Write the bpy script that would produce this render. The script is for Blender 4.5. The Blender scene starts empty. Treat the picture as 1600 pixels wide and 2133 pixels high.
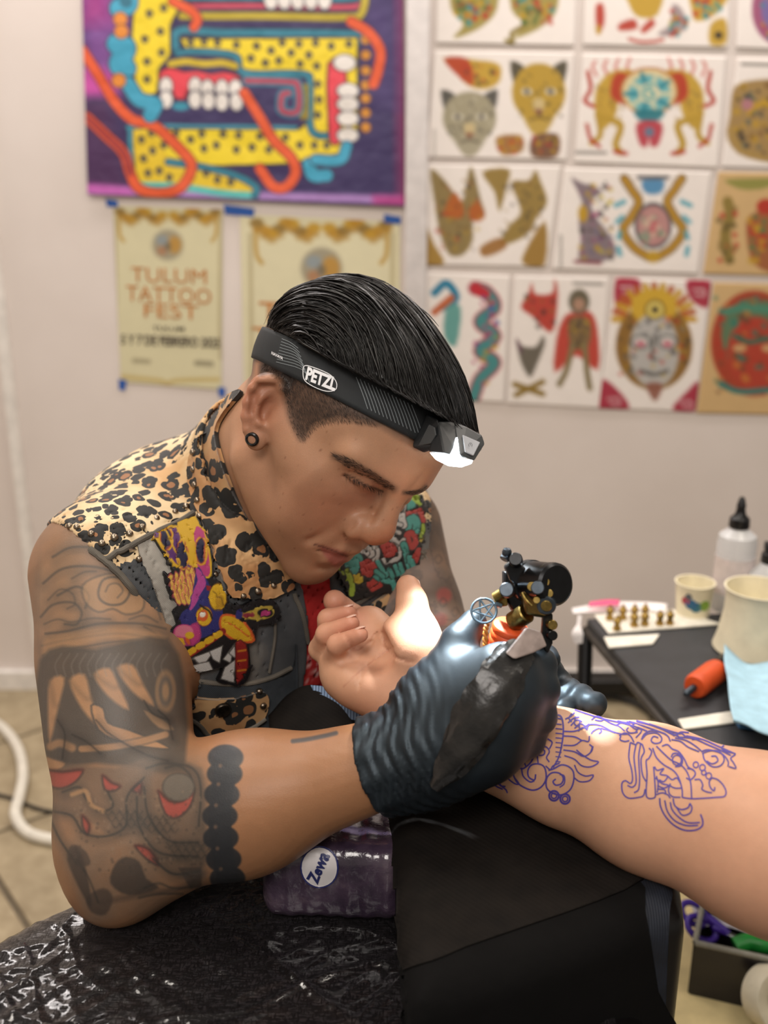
import bpy, bmesh, math, random
import numpy as np
from mathutils import Vector, Matrix
from mathutils.bvhtree import BVHTree

# ------------------------------------------------------------------ camera
F, CX, CY = 2100.0, 800.0, 1066.5          # focal length and centre in pixels of the 1600 x 2133 frame
PITCH = math.radians(18.0)
CAM = np.array([0.0, 0.0, 1.30])
RIGHT = np.array([1.0, 0.0, 0.0])
FWD = np.array([0.0, math.cos(PITCH), -math.sin(PITCH)])
UP = np.array([0.0, math.sin(PITCH), math.cos(PITCH)])
scene = bpy.context.scene
COL = scene.collection
cam_data = bpy.data.cameras.new('camera')
cam = bpy.data.objects.new('camera', cam_data)
COL.objects.link(cam)
cam.location = CAM
cam.rotation_euler = (math.pi / 2 - PITCH, 0, 0)
cam_data.sensor_fit = 'VERTICAL'
cam_data.sensor_height = 32.0
cam_data.lens = 32.0 * F / 2133.0
cam_data.clip_start = 0.02
cam_data.dof.use_dof = True
cam_data.dof.focus_distance = 0.80
cam_data.dof.aperture_fstop = cam_data.lens / 1000.0 / 0.0085   # 8.5 mm opening
scene.camera = cam

# ------------------------------------------------------------------ world, lights, exposure
world = bpy.data.worlds.new('hall_light')
scene.world = world
world.use_nodes = True
bg = world.node_tree.nodes['Background']
bg.inputs[0].default_value = (1.0, 0.89, 0.77, 1)
bg.inputs[1].default_value = 0.31


def area_light(name, loc, target, size, size_y, watts, col):
    l = bpy.data.lights.new(name, 'AREA')
    l.shape = 'RECTANGLE'; l.size = size; l.size_y = size_y; l.energy = watts; l.color = col
    o = bpy.data.objects.new(name, l); COL.objects.link(o)
    o.location = loc
    o.rotation_euler = (Vector(target) - Vector(loc)).to_track_quat('-Z', 'Y').to_euler()
    return o


# LED bars along the top of the booth wall, and the hall's ceiling panels
area_light('wall_bar_light', (-0.95, 2.22, 2.48), (-0.95, 1.55, 0.6), 1.3, 0.34, 20, (1.0, 0.93, 0.90))
area_light('wall_bar_light', (0.75, 2.22, 2.48), (0.75, 1.55, 0.6), 1.2, 0.10, 16, (1.0, 0.92, 0.88))
area_light('ceiling_panel_light', (-0.75, 0.75, 2.75), (-0.2, 0.85, 0.8), 0.7, 0.5, 17, (1.0, 0.92, 0.82))
area_light('ceiling_panel_light', (0.9, 0.9, 2.75), (0.3, 1.0, 0.8), 0.7, 0.5, 11, (1.0, 0.90, 0.78))
area_light('ceiling_panel_light', (-0.2, -0.9, 2.55), (-0.1, 0.9, 1.0), 1.0, 0.7, 27, (1.0, 0.93, 0.87))

vs = scene.view_settings
vs.view_transform = 'Standard'
vs.look = 'None'
vs.exposure = 0.0
vs.gamma = 1.0
vs.use_curve_mapping = False

# ------------------------------------------------------------------ helpers
rng = np.random.default_rng(7)
random.seed(7)


def W(px, py, d):
    """world point seen at a pixel of the 1600 x 2133 frame, d metres along the camera axis"""
    return CAM + d * (FWD + (px - CX) / F * RIGHT - (py - CY) / F * UP)


def Wn(pts):
    return np.array([W(*p) for p in pts])


def PX(P):
    Q = np.asarray(P) - CAM
    d = Q @ FWD
    return np.stack([CX + F * (Q @ RIGHT) / d, CY - F * (Q @ UP) / d], -1)


def ray(px, py):
    v = FWD + (px - CX) / F * RIGHT - (py - CY) / F * UP
    return v / np.linalg.norm(v)


def on_plane(px, py, p0, n):
    v = ray(px, py)
    return CAM + v * (np.dot(np.asarray(p0) - CAM, n) / np.dot(v, n))


def lin(c):
    c = np.asarray(c, float)
    return np.where(c <= 0.04045, c / 12.92, ((c + 0.055) / 1.055) ** 2.4)


def hexc(h):
    return np.array([int(h[i:i + 2], 16) / 255 for i in (0, 2, 4)])


def L4(c):
    if isinstance(c, str): c = hexc(c)
    return (*[float(v) for v in lin(c)], 1.0)


# ---- materials
_mats = {}


class NT:
    def __init__(self, name):
        self.m = bpy.data.materials.new(name); self.m.use_nodes = True
        self.t = self.m.node_tree; self.b = self.t.nodes['Principled BSDF']

    def n(self, kind, **kw):
        nd = self.t.nodes.new('ShaderNode' + kind)
        for k, v in kw.items():
            if k.startswith('i_'):
                key = k[2:]
                key = int(key) if key.isdigit() else key.replace('_', ' ')
                nd.inputs[key].default_value = v
            else:
                setattr(nd, k, v)
        return nd

    def l(self, a, b): self.t.links.new(a, b)

    def ramp(self, src, stops, interp='LINEAR'):
        r = self.n('ValToRGB'); r.color_ramp.interpolation = interp
        e = r.color_ramp.elements
        while len(e) < len(stops): e.new(0.5)
        for i, (p, c) in enumerate(stops):
            e[i].position = p; e[i].color = (c, c, c, 1) if isinstance(c, (int, float)) else L4(c)
        self.l(src, r.inputs[0]); return r.outputs[0]

    def mix(self, fac, a, b, mode='MIX'):
        m = self.n('MixRGB', blend_type=mode)
        for s, v in ((0, fac), (1, a), (2, b)):
            if hasattr(v, 'is_linked') or hasattr(v, 'links'): self.l(v, m.inputs[s])
            elif s == 0: m.inputs[0].default_value = v
            else: m.inputs[s].default_value = L4(v)
        return m.outputs[0]

    def math(self, op, a, b=0.0):
        m = self.n('Math', operation=op)
        for s, v in ((0, a), (1, b)):
            if hasattr(v, 'links'): self.l(v, m.inputs[s])
            else: m.inputs[s].default_value = v
        return m.outputs[0]

    def coord(self, scale=1.0, kind='Object'):
        t = self.n('TexCoord'); mp = self.n('Mapping')
        if np.isscalar(scale): scale = (scale,) * 3
        mp.inputs['Scale'].default_value = scale
        self.l(t.outputs[kind], mp.inputs[0]); return mp.outputs[0]

    def noise(self, scale, detail=4, vec=None, rough=0.55):
        nz = self.n('TexNoise'); nz.inputs['Scale'].default_value = scale
        nz.inputs['Detail'].default_value = detail; nz.inputs['Roughness'].default_value = rough
        self.l(vec if vec is not None else self.coord(), nz.inputs['Vector']); return nz

    def bump(self, h, strength=0.3, dist=0.001):
        b = self.n('Bump'); b.inputs['Strength'].default_value = strength
        b.inputs['Distance'].default_value = dist
        self.l(h, b.inputs['Height']); self.l(b.outputs[0], self.b.inputs['Normal'])

    def col(self, src):
        if hasattr(src, 'links'): self.l(src, self.b.inputs['Base Color'])
        else: self.b.inputs['Base Color'].default_value = L4(src)

    def set(self, **kw):
        for k, v in kw.items(): self.b.inputs[k.replace('_', ' ')].default_value = v
        return self


def mat(name, col, rough=0.5, var=0.08, scale=40, bump=0.0, bscale=300, metal=0.0, spec=0.5, emit=None, **kw):
    """plain procedural material: colour with slight noise variation"""
    if name in _mats: return _mats[name]
    t = NT(name); c = hexc(col) if isinstance(col, str) else np.asarray(col)
    nz = t.noise(scale, 3)
    t.col(t.ramp(nz.outputs[0], [(0.3, np.clip(c * (1 - var), 0, 1)), (0.7, np.clip(c * (1 + var), 0, 1))]))
    t.set(Roughness=rough, Metallic=metal)
    t.b.inputs['Specular IOR Level'].default_value = spec
    if bump: t.bump(t.noise(bscale, 2).outputs[0], bump)
    if emit:
        t.b.inputs['Emission Color'].default_value = (*emit[0], 1); t.b.inputs['Emission Strength'].default_value = emit[1]
    for k, v in kw.items(): t.b.inputs[k.replace('_', ' ')].default_value = v
    _mats[name] = t.m
    return t.m


def vcol_mat(name, rough=0.6, bump=0.1, bscale=400, spec=0.4, sss=0.0, var=0.06, vscale=120):
    """colour comes from the mesh's own printed colours"""
    if name in _mats: return _mats[name]
    t = NT(name)
    a = t.n('VertexColor', layer_name='Col')
    nz = t.noise(vscale, 4)
    g = t.ramp(nz.outputs[0], [(0.3, 1 - var), (0.7, 1.0)])
    t.col(t.mix(1.0, a.outputs[0], g, 'MULTIPLY'))
    t.set(Roughness=rough); t.b.inputs['Specular IOR Level'].default_value = spec
    if bump: t.bump(t.noise(bscale, 3).outputs[0], bump)
    if sss:
        t.b.inputs['Subsurface Weight'].default_value = sss
        t.b.inputs['Subsurface Radius'].default_value = (1.0, 0.35, 0.2)
        t.b.inputs['Subsurface Scale'].default_value = 0.006
    _mats[name] = t.m
    return t.m


# ---- objects
def mesh_obj(name, verts, faces, material=None, parent=None, smooth=True, colors=None):
    me = bpy.data.meshes.new(name)
    verts = np.asarray(verts, np.float32)
    if isinstance(faces, np.ndarray) and faces.ndim == 2:
        nf, k = faces.shape
        me.vertices.add(len(verts)); me.vertices.foreach_set('co', verts.ravel())
        me.loops.add(nf * k); me.loops.foreach_set('vertex_index', faces.astype(np.int32).ravel())
        me.polygons.add(nf)
        me.polygons.foreach_set('loop_start', np.arange(0, nf * k, k, dtype=np.int32))
        me.update(calc_edges=True)
    else:
        me.from_pydata([tuple(map(float, v)) for v in verts], [], [tuple(map(int, f)) for f in faces])
        me.update()
    if smooth: me.polygons.foreach_set('use_smooth', np.ones(len(me.polygons), bool))
    if colors is not None:
        a = me.color_attributes.new('Col', 'FLOAT_COLOR', 'POINT')
        c = np.ones((len(me.vertices), 4), np.float32); c[:, :3] = lin(np.clip(colors, 0, 1))
        a.data.foreach_set('color', c.ravel())
    if material is not None: me.materials.append(material)
    o = bpy.data.objects.new(name, me); COL.objects.link(o)
    if parent is not None: o.parent = parent
    return o


def empty(name, loc=(0, 0, 0)):
    o = bpy.data.objects.new(name, None); COL.objects.link(o); o.location = tuple(map(float, loc)); o.empty_display_size = 0.02
    return o


def adopt(child, parent):
    """parent while keeping the world placement (parents here are only translated)"""
    child.parent = parent
    child.matrix_parent_inverse = Matrix.Translation(-Vector(parent.location)) if parent.parent is None else Matrix()
    return child


def tag(o, label=None, cat=None, group=None, kind=None):
    if label: o['label'] = label
    if cat: o['category'] = cat
    if group: o['group'] = group
    if kind: o['kind'] = kind
    return o


class MB:
    """collects simple shapes in one mesh"""
    def __init__(self): self.v = []; self.f = []

    def add(self, v, f):
        o = len(self.v); self.v += [tuple(map(float, p)) for p in v]; self.f += [tuple(i + o for i in q) for q in f]; return self

    def tube(self, pts, rad, seg=8, cap=True, closed=False, up=None, flat=1.0):
        pts = np.asarray(pts, float); n = len(pts)
        rad = np.full(n, rad) if np.isscalar(rad) else np.asarray(rad, float)
        T = np.gradient(pts, axis=0) if not closed else np.roll(pts, -1, 0) - np.roll(pts, 1, 0)
        T /= np.linalg.norm(T, axis=1)[:, None] + 1e-12
        a = np.array([0, 0, 1.0]) if up is None else np.asarray(up, float)
        if abs(T[0] @ a) > 0.95: a = np.array([1.0, 0, 0])
        N = a - T[0] * (a @ T[0]); N /= np.linalg.norm(N)
        V = []
        for i in range(n):
            N = N - T[i] * (N @ T[i]); N /= np.linalg.norm(N) + 1e-12
            B = np.cross(T[i], N)
            for k in range(seg):
                t = 2 * math.pi * k / seg
                V.append(pts[i] + rad[i] * (math.cos(t) * N * flat + math.sin(t) * B))
        Fc = []
        m = n if closed else n - 1
        for i in range(m):
            j = (i + 1) % n
            for k in range(seg):
                k2 = (k + 1) % seg
                Fc.append((i * seg + k, i * seg + k2, j * seg + k2, j * seg + k))
        if cap and not closed:
            Fc.append(tuple(range(seg - 1, -1, -1))); Fc.append(tuple((n - 1) * seg + k for k in range(seg)))
        return self.add(V, Fc)

    def lathe(self, prof, origin=(0, 0, 0), axis=(0, 0, 1), seg=32, x=None):
        """prof: (radius, height) pairs"""
        A = np.asarray(axis, float); A /= np.linalg.norm(A)
        X = np.array([1.0, 0, 0]) if x is None else np.asarray(x, float)
        if abs(X @ A) > 0.9: X = np.array([0, 1.0, 0])
        X = X - A * (X @ A); X /= np.linalg.norm(X); Y = np.cross(A, X); O = np.asarray(origin, float)
        V = [O + A * h + r * (math.cos(2 * math.pi * k / seg) * X + math.sin(2 * math.pi * k / seg) * Y) for r, h in prof for k in range(seg)]
        Fc = []
        for i in range(len(prof) - 1):
            for k in range(seg):
                k2 = (k + 1) % seg
                Fc.append((i * seg + k, i * seg + k2, (i + 1) * seg + k2, (i + 1) * seg + k))
        if prof[0][0] > 1e-6: Fc.append(tuple(range(seg - 1, -1, -1)))
        if prof[-1][0] > 1e-6: Fc.append(tuple((len(prof) - 1) * seg + k for k in range(seg)))
        return self.add(V, Fc)

    def box(self, c, half, M=None):
        c = np.asarray(c, float); h = np.asarray(half, float)
        V = [np.array([sx, sy, sz]) * h for sx in (-1, 1) for sy in (-1, 1) for sz in (-1, 1)]
        if M is not None: V = [np.asarray(M) @ v for v in V]
        V = [c + v for v in V]
        return self.add(V, [(0, 1, 3, 2), (4, 6, 7, 5), (0, 4, 5, 1), (2, 3, 7, 6), (0, 2, 6, 4), (1, 5, 7, 3)])

    def prism(self, poly, n, h):
        """planar 3D polygon extruded by h along n"""
        P = np.asarray(poly, float); N = np.asarray(n, float); N /= np.linalg.norm(N); k = len(P)
        V = list(P) + list(P + N * h)
        Fc = [tuple(range(k)), tuple(range(2 * k - 1, k - 1, -1))] + [(i, (i + 1) % k, (i + 1) % k + k, i + k) for i in range(k)]
        return self.add(V, Fc)

    def build(self, name, material, parent=None, smooth=True, bevel=0.0, seg=2, subd=0, angle=40):
        o = mesh_obj(name, self.v, self.f, material, parent, smooth)
        bm = bmesh.new(); bm.from_mesh(o.data); bmesh.ops.recalc_face_normals(bm, faces=bm.faces); bm.to_mesh(o.data); bm.free()
        if smooth: o.data.set_sharp_from_angle(angle=math.radians(angle))
        if bevel:
            m = o.modifiers.new('edge', 'BEVEL'); m.width = bevel; m.segments = seg; m.limit_method = 'ANGLE'; m.angle_limit = math.radians(30)
        if subd:
            m = o.modifiers.new('smooth', 'SUBSURF'); m.levels = subd; m.render_levels = subd
        return o


def frame(n, x=None):
    """3x3 with columns X, Y, N"""
    n = np.asarray(n, float); n /= np.linalg.norm(n)
    x = np.array([1.0, 0, 0]) if x is None else np.asarray(x, float)
    if abs(x @ n) > 0.95 * np.linalg.norm(x): x = np.array([0, 0, 1.0])
    x = x - n * (x @ n); x /= np.linalg.norm(x)
    return np.stack([x, np.cross(n, x), n], 1)


def spline(pts, m=8, closed=False):
    """Catmull-Rom through the points"""
    P = np.asarray(pts, float); n = len(P)
    if n < 3: return np.concatenate([P[0] + (P[1] - P[0]) * t for t in np.linspace(0, 1, m + 1)]).reshape(-1, P.shape[1])
    out = []
    rngi = range(n) if closed else range(n - 1)
    for i in rngi:
        p1, p2 = P[i], P[(i + 1) % n]
        p0 = P[i - 1] if (closed or i > 0) else 2 * p1 - p2
        p3 = P[(i + 2) % n] if (closed or i + 2 < n) else 2 * p2 - p1
        for t in np.arange(m) / m:
            out.append(0.5 * (2 * p1 + (p2 - p0) * t + (2 * p0 - 5 * p1 + 4 * p2 - p3) * t * t + (3 * p1 - p0 - 3 * p2 + p3) * t ** 3))
    if not closed: out.append(P[-1])
    return np.array(out)


# ---- signed distance shapes (numpy) and surface nets
def rc(p, a, b, ra, rb):
    a = np.asarray(a, np.float32); b = np.asarray(b, np.float32); ab = b - a
    q = p - a
    t = np.clip((q @ ab) / (ab @ ab + 1e-12), 0, 1)
    q = q - t[:, None] * ab
    return np.sqrt(np.einsum('ij,ij->i', q, q)) - (ra + (rb - ra) * t)


def ell(p, c, r, M=None):
    q = p - np.asarray(c, np.float32)
    if M is not None: q = q @ np.asarray(M, np.float32)
    r = np.asarray(r, np.float32)
    u = q / r; k0 = np.sqrt(np.einsum('ij,ij->i', u, u)); u = u / r
    k1 = np.sqrt(np.einsum('ij,ij->i', u, u)) + 1e-9
    return k0 * (k0 - 1) / k1


def smin(a, b, k):
    h = np.clip(0.5 + 0.5 * (b - a) / k, 0, 1)
    return b + (a - b) * h - k * h * (1 - h)


def smax(a, b, k): return -smin(-a, -b, k)


def chain(p, pts, rad, k=0.004):
    d = None
    for i in range(len(pts) - 1):
        e = rc(p, pts[i], pts[i + 1], rad[i], rad[i + 1])
        d = e if d is None else smin(d, e, k)
    return d


def axis_steps(lo, hi, coarse, fine=None):
    """grid coordinates; fine = list of (a, b, step)"""
    out = [lo]; x = lo
    while x < hi:
        s = coarse
        for a, b, st in (fine or []):
            if a - coarse <= x <= b: s = min(s, st)
        x += s; out.append(x)
    return np.array(out, np.float32)


def surface_nets(f, xs, ys, zs, block=6, slack=0.004):
    nx, ny, nz = len(xs), len(ys), len(zs)
    V = np.empty((nx, ny, nz), np.float32)
    bx, by, bz = [np.arange(0, n, block) for n in (nx, ny, nz)]
    cx, hx = [], []
    def cen(a, b):
        c = np.array([(a[i] + a[min(i + block, len(a)) - 1]) / 2 for i in b]); h = np.array([(a[min(i + block, len(a)) - 1] - a[i]) / 2 for i in b]); return c, h
    cX, hX = cen(xs, bx); cY, hY = cen(ys, by); cZ, hZ = cen(zs, bz)
    G = np.stack(np.meshgrid(cX, cY, cZ, indexing='ij'), -1).reshape(-1, 3).astype(np.float32)
    H = np.stack(np.meshgrid(hX, hY, hZ, indexing='ij'), -1).reshape(-1, 3)
    fc = np.concatenate([f(G[i:i + 200000]) for i in range(0, len(G), 200000)])
    act = np.abs(fc) < np.linalg.norm(H, axis=1) * 1.15 + slack
    fc3 = fc.reshape(len(bx), len(by), len(bz)); act3 = act.reshape(fc3.shape)
    V[:] = np.repeat(np.repeat(np.repeat(fc3, block, 0)[:nx], block, 1)[:, :ny], block, 2)[:, :, :nz]
    A = np.repeat(np.repeat(np.repeat(act3, block, 0)[:nx], block, 1)[:, :ny], block, 2)[:, :, :nz]
    idx = np.flatnonzero(A)
    for s in range(0, len(idx), 400000):
        ii = idx[s:s + 400000]
        i, r = np.divmod(ii, ny * nz); j, k = np.divmod(r, nz)
        V.ravel()[ii] = f(np.stack([xs[i], ys[j], zs[k]], 1))
    S = V < 0
    c = np.zeros((nx - 1, ny - 1, nz - 1), np.uint8)
    for a in (0, 1):
        for b in (0, 1):
            for d in (0, 1): c += S[a:nx - 1 + a, b:ny - 1 + b, d:nz - 1 + d]
    mixed = (c > 0) & (c < 8)
    I, J, K = np.nonzero(mixed)
    vid = np.full(c.shape, -1, np.int32); vid[I, J, K] = np.arange(len(I))
    acc = np.zeros((len(I), 3), np.float64); cnt = np.zeros(len(I))
    corners = [(a, b, d) for a in (0, 1) for b in (0, 1) for d in (0, 1)]
    X = (xs, ys, zs)
    for ca in corners:
        for ax in range(3):
            if ca[ax]: continue
            cb = list(ca); cb[ax] = 1
            va = V[I + ca[0], J + ca[1], K + ca[2]]; vb = V[I + cb[0], J + cb[1], K + cb[2]]
            m = (va < 0) != (vb < 0)
            t = va[m] / (va[m] - vb[m])
            pa = np.stack([xs[I[m] + ca[0]], ys[J[m] + ca[1]], zs[K[m] + ca[2]]], 1).astype(np.float64)
            pb = np.stack([xs[I[m] + cb[0]], ys[J[m] + cb[1]], zs[K[m] + cb[2]]], 1)
            acc[m] += pa + (pb - pa) * t[:, None]; cnt[m] += 1
    verts = acc / cnt[:, None]
    quads = []
    for ax in range(3):
        sl0 = [slice(None)] * 3; sl1 = [slice(None)] * 3
        sl0[ax] = slice(0, -1); sl1[ax] = slice(1, None)
        ch = S[tuple(sl0)] != S[tuple(sl1)]
        E = np.array(np.nonzero(ch)).T
        o = [d for d in range(3) if d != ax]
        ok = (E[:, o[0]] > 0) & (E[:, o[1]] > 0)
        for d in o: ok &= E[:, d] < (c.shape[d])
        E = E[ok]
        def cell(da, db):
            q = E.copy(); q[:, o[0]] -= da; q[:, o[1]] -= db; return vid[q[:, 0], q[:, 1], q[:, 2]]
        q = np.stack([cell(1, 1), cell(0, 1), cell(0, 0), cell(1, 0)], 1)
        neg = S[E[:, 0], E[:, 1], E[:, 2]]
        flip = neg if ax != 1 else ~neg
        q[~flip] = q[~flip][:, ::-1]
        quads.append(q)
    quads = np.concatenate(quads); quads = quads[(quads >= 0).all(1)]
    return verts, quads


def scatter(n, idx, val):
    return np.stack([np.bincount(idx, weights=val[:, k], minlength=n) for k in range(val.shape[1])], 1)


def normals_of(v, q):
    fn = np.cross(v[q[:, 2]] - v[q[:, 0]], v[q[:, 3]] - v[q[:, 1]])
    n = scatter(len(v), q.T.ravel(), np.tile(fn, (4, 1)))
    return n / (np.linalg.norm(n, axis=1)[:, None] + 1e-12)


def relax(v, q, it=1, w=0.5):
    A = np.concatenate([q[:, a] for a in (0, 1, 1, 2, 2, 3, 3, 0)]); B = np.concatenate([q[:, b] for b in (1, 0, 2, 1, 3, 2, 0, 3)])
    c = np.maximum(np.bincount(A, minlength=len(v)), 1)[:, None]
    has = (np.bincount(A, minlength=len(v)) > 0)[:, None]
    for _ in range(it):
        v = np.where(has, v + w * (scatter(len(v), A, v[B]) / c - v), v)
    return v


def refine(v, q, sel, rel=2):
    """split the chosen quads in four; the new points are relaxed a little"""
    Q = q[sel]; keep = q[~sel]; n0 = len(v)
    e = np.sort(np.concatenate([Q[:, [0, 1]], Q[:, [1, 2]], Q[:, [2, 3]], Q[:, [3, 0]]]), 1)
    ue, inv = np.unique(e, axis=0, return_inverse=True); inv = inv.ravel()
    k = len(Q); E = n0 + inv.reshape(4, k)
    mid = (v[ue[:, 0]] + v[ue[:, 1]]) / 2; cen = v[Q].mean(1)
    V = np.concatenate([v, mid, cen]); Cn = n0 + len(ue) + np.arange(k)
    new = np.concatenate([np.stack([Q[:, i], E[i], Cn, E[(i - 1) % 4]], 1) for i in range(4)])
    if rel:
        R = relax(V, new, rel, .5); used = np.zeros(len(V), bool); used[new.ravel()] = True
        bord = np.zeros(len(V), bool); bord[keep.ravel()] = True
        cnt = np.bincount(inv, minlength=len(ue)); bord[n0 + np.flatnonzero(cnt < 2)] = True
        mv = used & ~bord; V[mv] = R[mv]
    qq = np.concatenate([keep, new]); s2 = np.zeros(len(qq), bool); s2[len(keep):] = True
    return V, qq, s2


def bvh_of(v, q): return BVHTree.FromPolygons([tuple(p) for p in v.tolist()], [tuple(p) for p in q.tolist()])


# ---- painting colours on points given in a flat 2D drawing space
def inpoly(P, poly):
    x, y = P[:, 0], P[:, 1]; c = np.zeros(len(P), bool); n = len(poly)
    for i in range(n):
        x1, y1 = poly[i]; x2, y2 = poly[i - 1]
        if y1 == y2: continue
        m = (y1 > y) != (y2 > y)
        c ^= m & (x < (x2 - x1) * (y - y1) / (y2 - y1) + x1)
    return c


def pdist(P, pts, closed=False):
    pts = np.asarray(pts, float); best = np.full(len(P), 1e18)
    n = len(pts)
    for i in range(n if closed else n - 1):
        a, b = pts[i], pts[(i + 1) % n]; ab = b - a
        q = P - a; t = np.clip((q @ ab) / (ab @ ab + 1e-12), 0, 1); q = q - t[:, None] * ab
        best = np.minimum(best, np.einsum('ij,ij->i', q, q))
    return np.sqrt(best)


class Paint:
    def __init__(self, P, base, soft=2.0):
        self.P = np.asarray(P, float); self.soft = soft
        self.C = np.tile(hexc(base) if isinstance(base, str) else np.asarray(base, float), (len(self.P), 1)) if np.ndim(base) < 2 else np.array(base, float)
        self.cover = np.zeros(len(self.P))

    def _put(self, m, sd, col, alpha, soft):
        a = np.clip(0.5 - sd / (soft or self.soft), 0, 1) * alpha
        c = hexc(col) if isinstance(col, str) else np.asarray(col)
        self.C[m] += (c - self.C[m]) * a[:, None]
        self.cover[m] = np.maximum(self.cover[m], a)

    def _near(self, pts, pad):
        lo = np.min(pts, 0) - pad; hi = np.max(pts, 0) + pad
        return np.flatnonzero((self.P > lo).all(1) & (self.P < hi).all(1))

    def poly(self, pts, col, alpha=1.0, soft=None, smooth=0, grow=0.0, edge=None, ew=2.0):
        pts = np.asarray(pts, float)
        if smooth: pts = spline(pts, smooth, True)
        m = self._near(pts, 6 + grow)
        if len(m):
            Q = self.P[m]; d = pdist(Q, pts, True); d = np.where(inpoly(Q, pts), -d, d)
            self._put(m, d - grow, col, alpha, soft)
            if edge: self._put(m, np.abs(d) - ew, edge, alpha, soft)
        return self

    def line(self, pts, w, col, alpha=1.0, soft=None, smooth=6, edge=None, ew=2.0, closed=False):
        pts = np.asarray(pts, float)
        if smooth and len(pts) > 2: pts = spline(pts, smooth, closed); 
        m = self._near(pts, w + 6 + ew)
        if len(m):
            d = pdist(self.P[m], pts, closed)
            if edge: self._put(m, d - w / 2 - ew, edge, alpha, soft)
            self._put(m, d - w / 2, col, alpha, soft)
        return self

    def dot(self, c, r, col, alpha=1.0, soft=None, edge=None, ew=2.0):
        r = (r, r) if np.isscalar(r) else r
        c = np.asarray(c, float); m = self._near(np.array([c]), max(r) + 6 + ew)
        if len(m):
            q = (self.P[m] - c) / r; d = (np.sqrt((q * q).sum(1)) - 1) * min(r)
            if edge: self._put(m, d - ew, edge, alpha, soft)
            self._put(m, d, col, alpha, soft)
        return self


def fbm(P, sc, seed=0, octv=4):
    """smooth random field from sines (cheap, repeatable)"""
    r = np.random.default_rng(seed); out = np.zeros(len(P)); amp = 1.0; tot = 0
    for o in range(octv):
        for _ in range(3):
            k = r.normal(size=P.shape[1]); k /= np.linalg.norm(k); out += amp * np.sin(P @ (k * sc * 2 ** o) + r.uniform(0, 6.28)); tot += amp * .8
        amp *= .55
    return out / tot



def hit(px, py, tree=None, off=0.0):
    """where the view through a pixel first meets a surface"""
    if isinstance(tree, list):
        hs = [h for h in (hit(px, py, t_, off) for t_ in tree) if h is not None]
        return min(hs, key=lambda h: (h[0] - CAM) @ FWD) if hs else None
    v = Vector(ray(px, py)); r = (tree if tree is not None else BODY_BVH).ray_cast(Vector(CAM), v)
    if r[0] is None: return None
    n = np.array(r[1]); n = n if n @ np.array(v) < 0 else -n
    return np.array(r[0]) + n * off, n


def text_polys(txt, bold=0.0, shear=0.0):
    """outline mesh (verts 2D, triangles) of a line of text, height 1"""
    cu = bpy.data.curves.new('lettering', 'FONT'); cu.body = txt; cu.size = 1.0; cu.offset = bold; cu.shear = shear; cu.resolution_u = 3
    ob_ = bpy.data.objects.new('lettering', cu); COL.objects.link(ob_)
    dg = bpy.context.evaluated_depsgraph_get(); me = ob_.evaluated_get(dg).to_mesh()
    bm = bmesh.new(); bm.from_mesh(me); bmesh.ops.triangulate(bm, faces=bm.faces[:])
    bmesh.ops.subdivide_edges(bm, edges=[e for e in bm.edges if e.calc_length() > .25], cuts=1)
    bmesh.ops.triangulate(bm, faces=bm.faces[:])
    v = np.array([x.co[:2] for x in bm.verts]); f = [tuple(y.index for y in x.verts) for x in bm.faces]; bm.free()
    bpy.data.objects.remove(ob_, do_unlink=True); bpy.data.curves.remove(cu)
    return v, f


def text_on(name, txt, p0, ex, ey, tree, material, parent, off=.0004, bold=0.02, width=None, shear=0.0):
    """text laid on a surface: p0 pixel of the baseline start, ex / ey pixel vectors of width and height"""
    v, f = text_polys(txt, bold, shear)
    w = v[:, 0].max(); u = v[:, 0] / w; hgt = v[:, 1].max()
    P = []
    for a, b in zip(u, v[:, 1] / hgt):
        x, y = np.array(p0) + a * np.array(ex) + b * np.array(ey)
        h = tree(x, y) if callable(tree) else hit(x, y, tree)
        P.append(h[0] + h[1] * off if h is not None else None)
    good = [all(P[i] is not None for i in t_) for t_ in f]
    f = [t_ for t_, g in zip(f, good) if g]; P = [p if p is not None else np.zeros(3) for p in P]
    used = sorted({i for t_ in f for i in t_}); mp_ = {k: i for i, k in enumerate(used)}
    return mesh_obj(name, [P[k] for k in used], [tuple(mp_[i] for i in t_) for t_ in f], material, parent, smooth=False)



# ------------------------------------------------------------------ room
WALL_Y = 2.46
WN = np.array([0, -1.0, 0])


def wp(px, py, off=0.0):
    return on_plane(px, py, (0, WALL_Y - off, 0), WN)


def fl(px, py, z=0.0):
    return on_plane(px, py, (0, 0, z), np.array([0, 0, 1.0]))


t = NT('booth_wall_paint')
t.col(t.ramp(t.noise(3.0, 3).outputs[0], [(0.3, 'dacfc8'), (0.7, 'e3d9d3')])); t.set(Roughness=0.75); t.bump(t.noise(180, 3).outputs[0], 0.06)
m_wall = t.m
tag(MB().box((0.2, WALL_Y + 0.04, 1.5), (2.6, 0.04, 1.5)).build('wall_back', m_wall, smooth=False), 'white painted booth back wall', 'wall', kind='structure')
tag(MB().box((-2.36, .4, 1.5), (0.04, 2.1, 1.5)).build('wall_left', m_wall, smooth=False), 'white painted booth side wall', 'wall', kind='structure')
m_white = mat('white_trim', 'e9e4de', .5, .04)
m_alu = mat('aluminium_profile', 'd8d2d0', .4, .04, 30, metal=.15)
px0 = wp(868, 300)[0]
tag(MB().box((px0, WALL_Y - .012, 1.5), (.026, .012, 1.5)).build('trim_1', m_alu, bevel=.004), 'aluminium joint profile between the wall panels', 'trim', kind='structure')
px1 = wp(45, 1000)[0]
tag(MB().box((px1, WALL_Y - .012, 1.5), (.014, .012, 1.5)).build('trim_2', m_white, bevel=.004), 'white vertical corner strip on the wall', 'trim', kind='structure')
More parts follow.
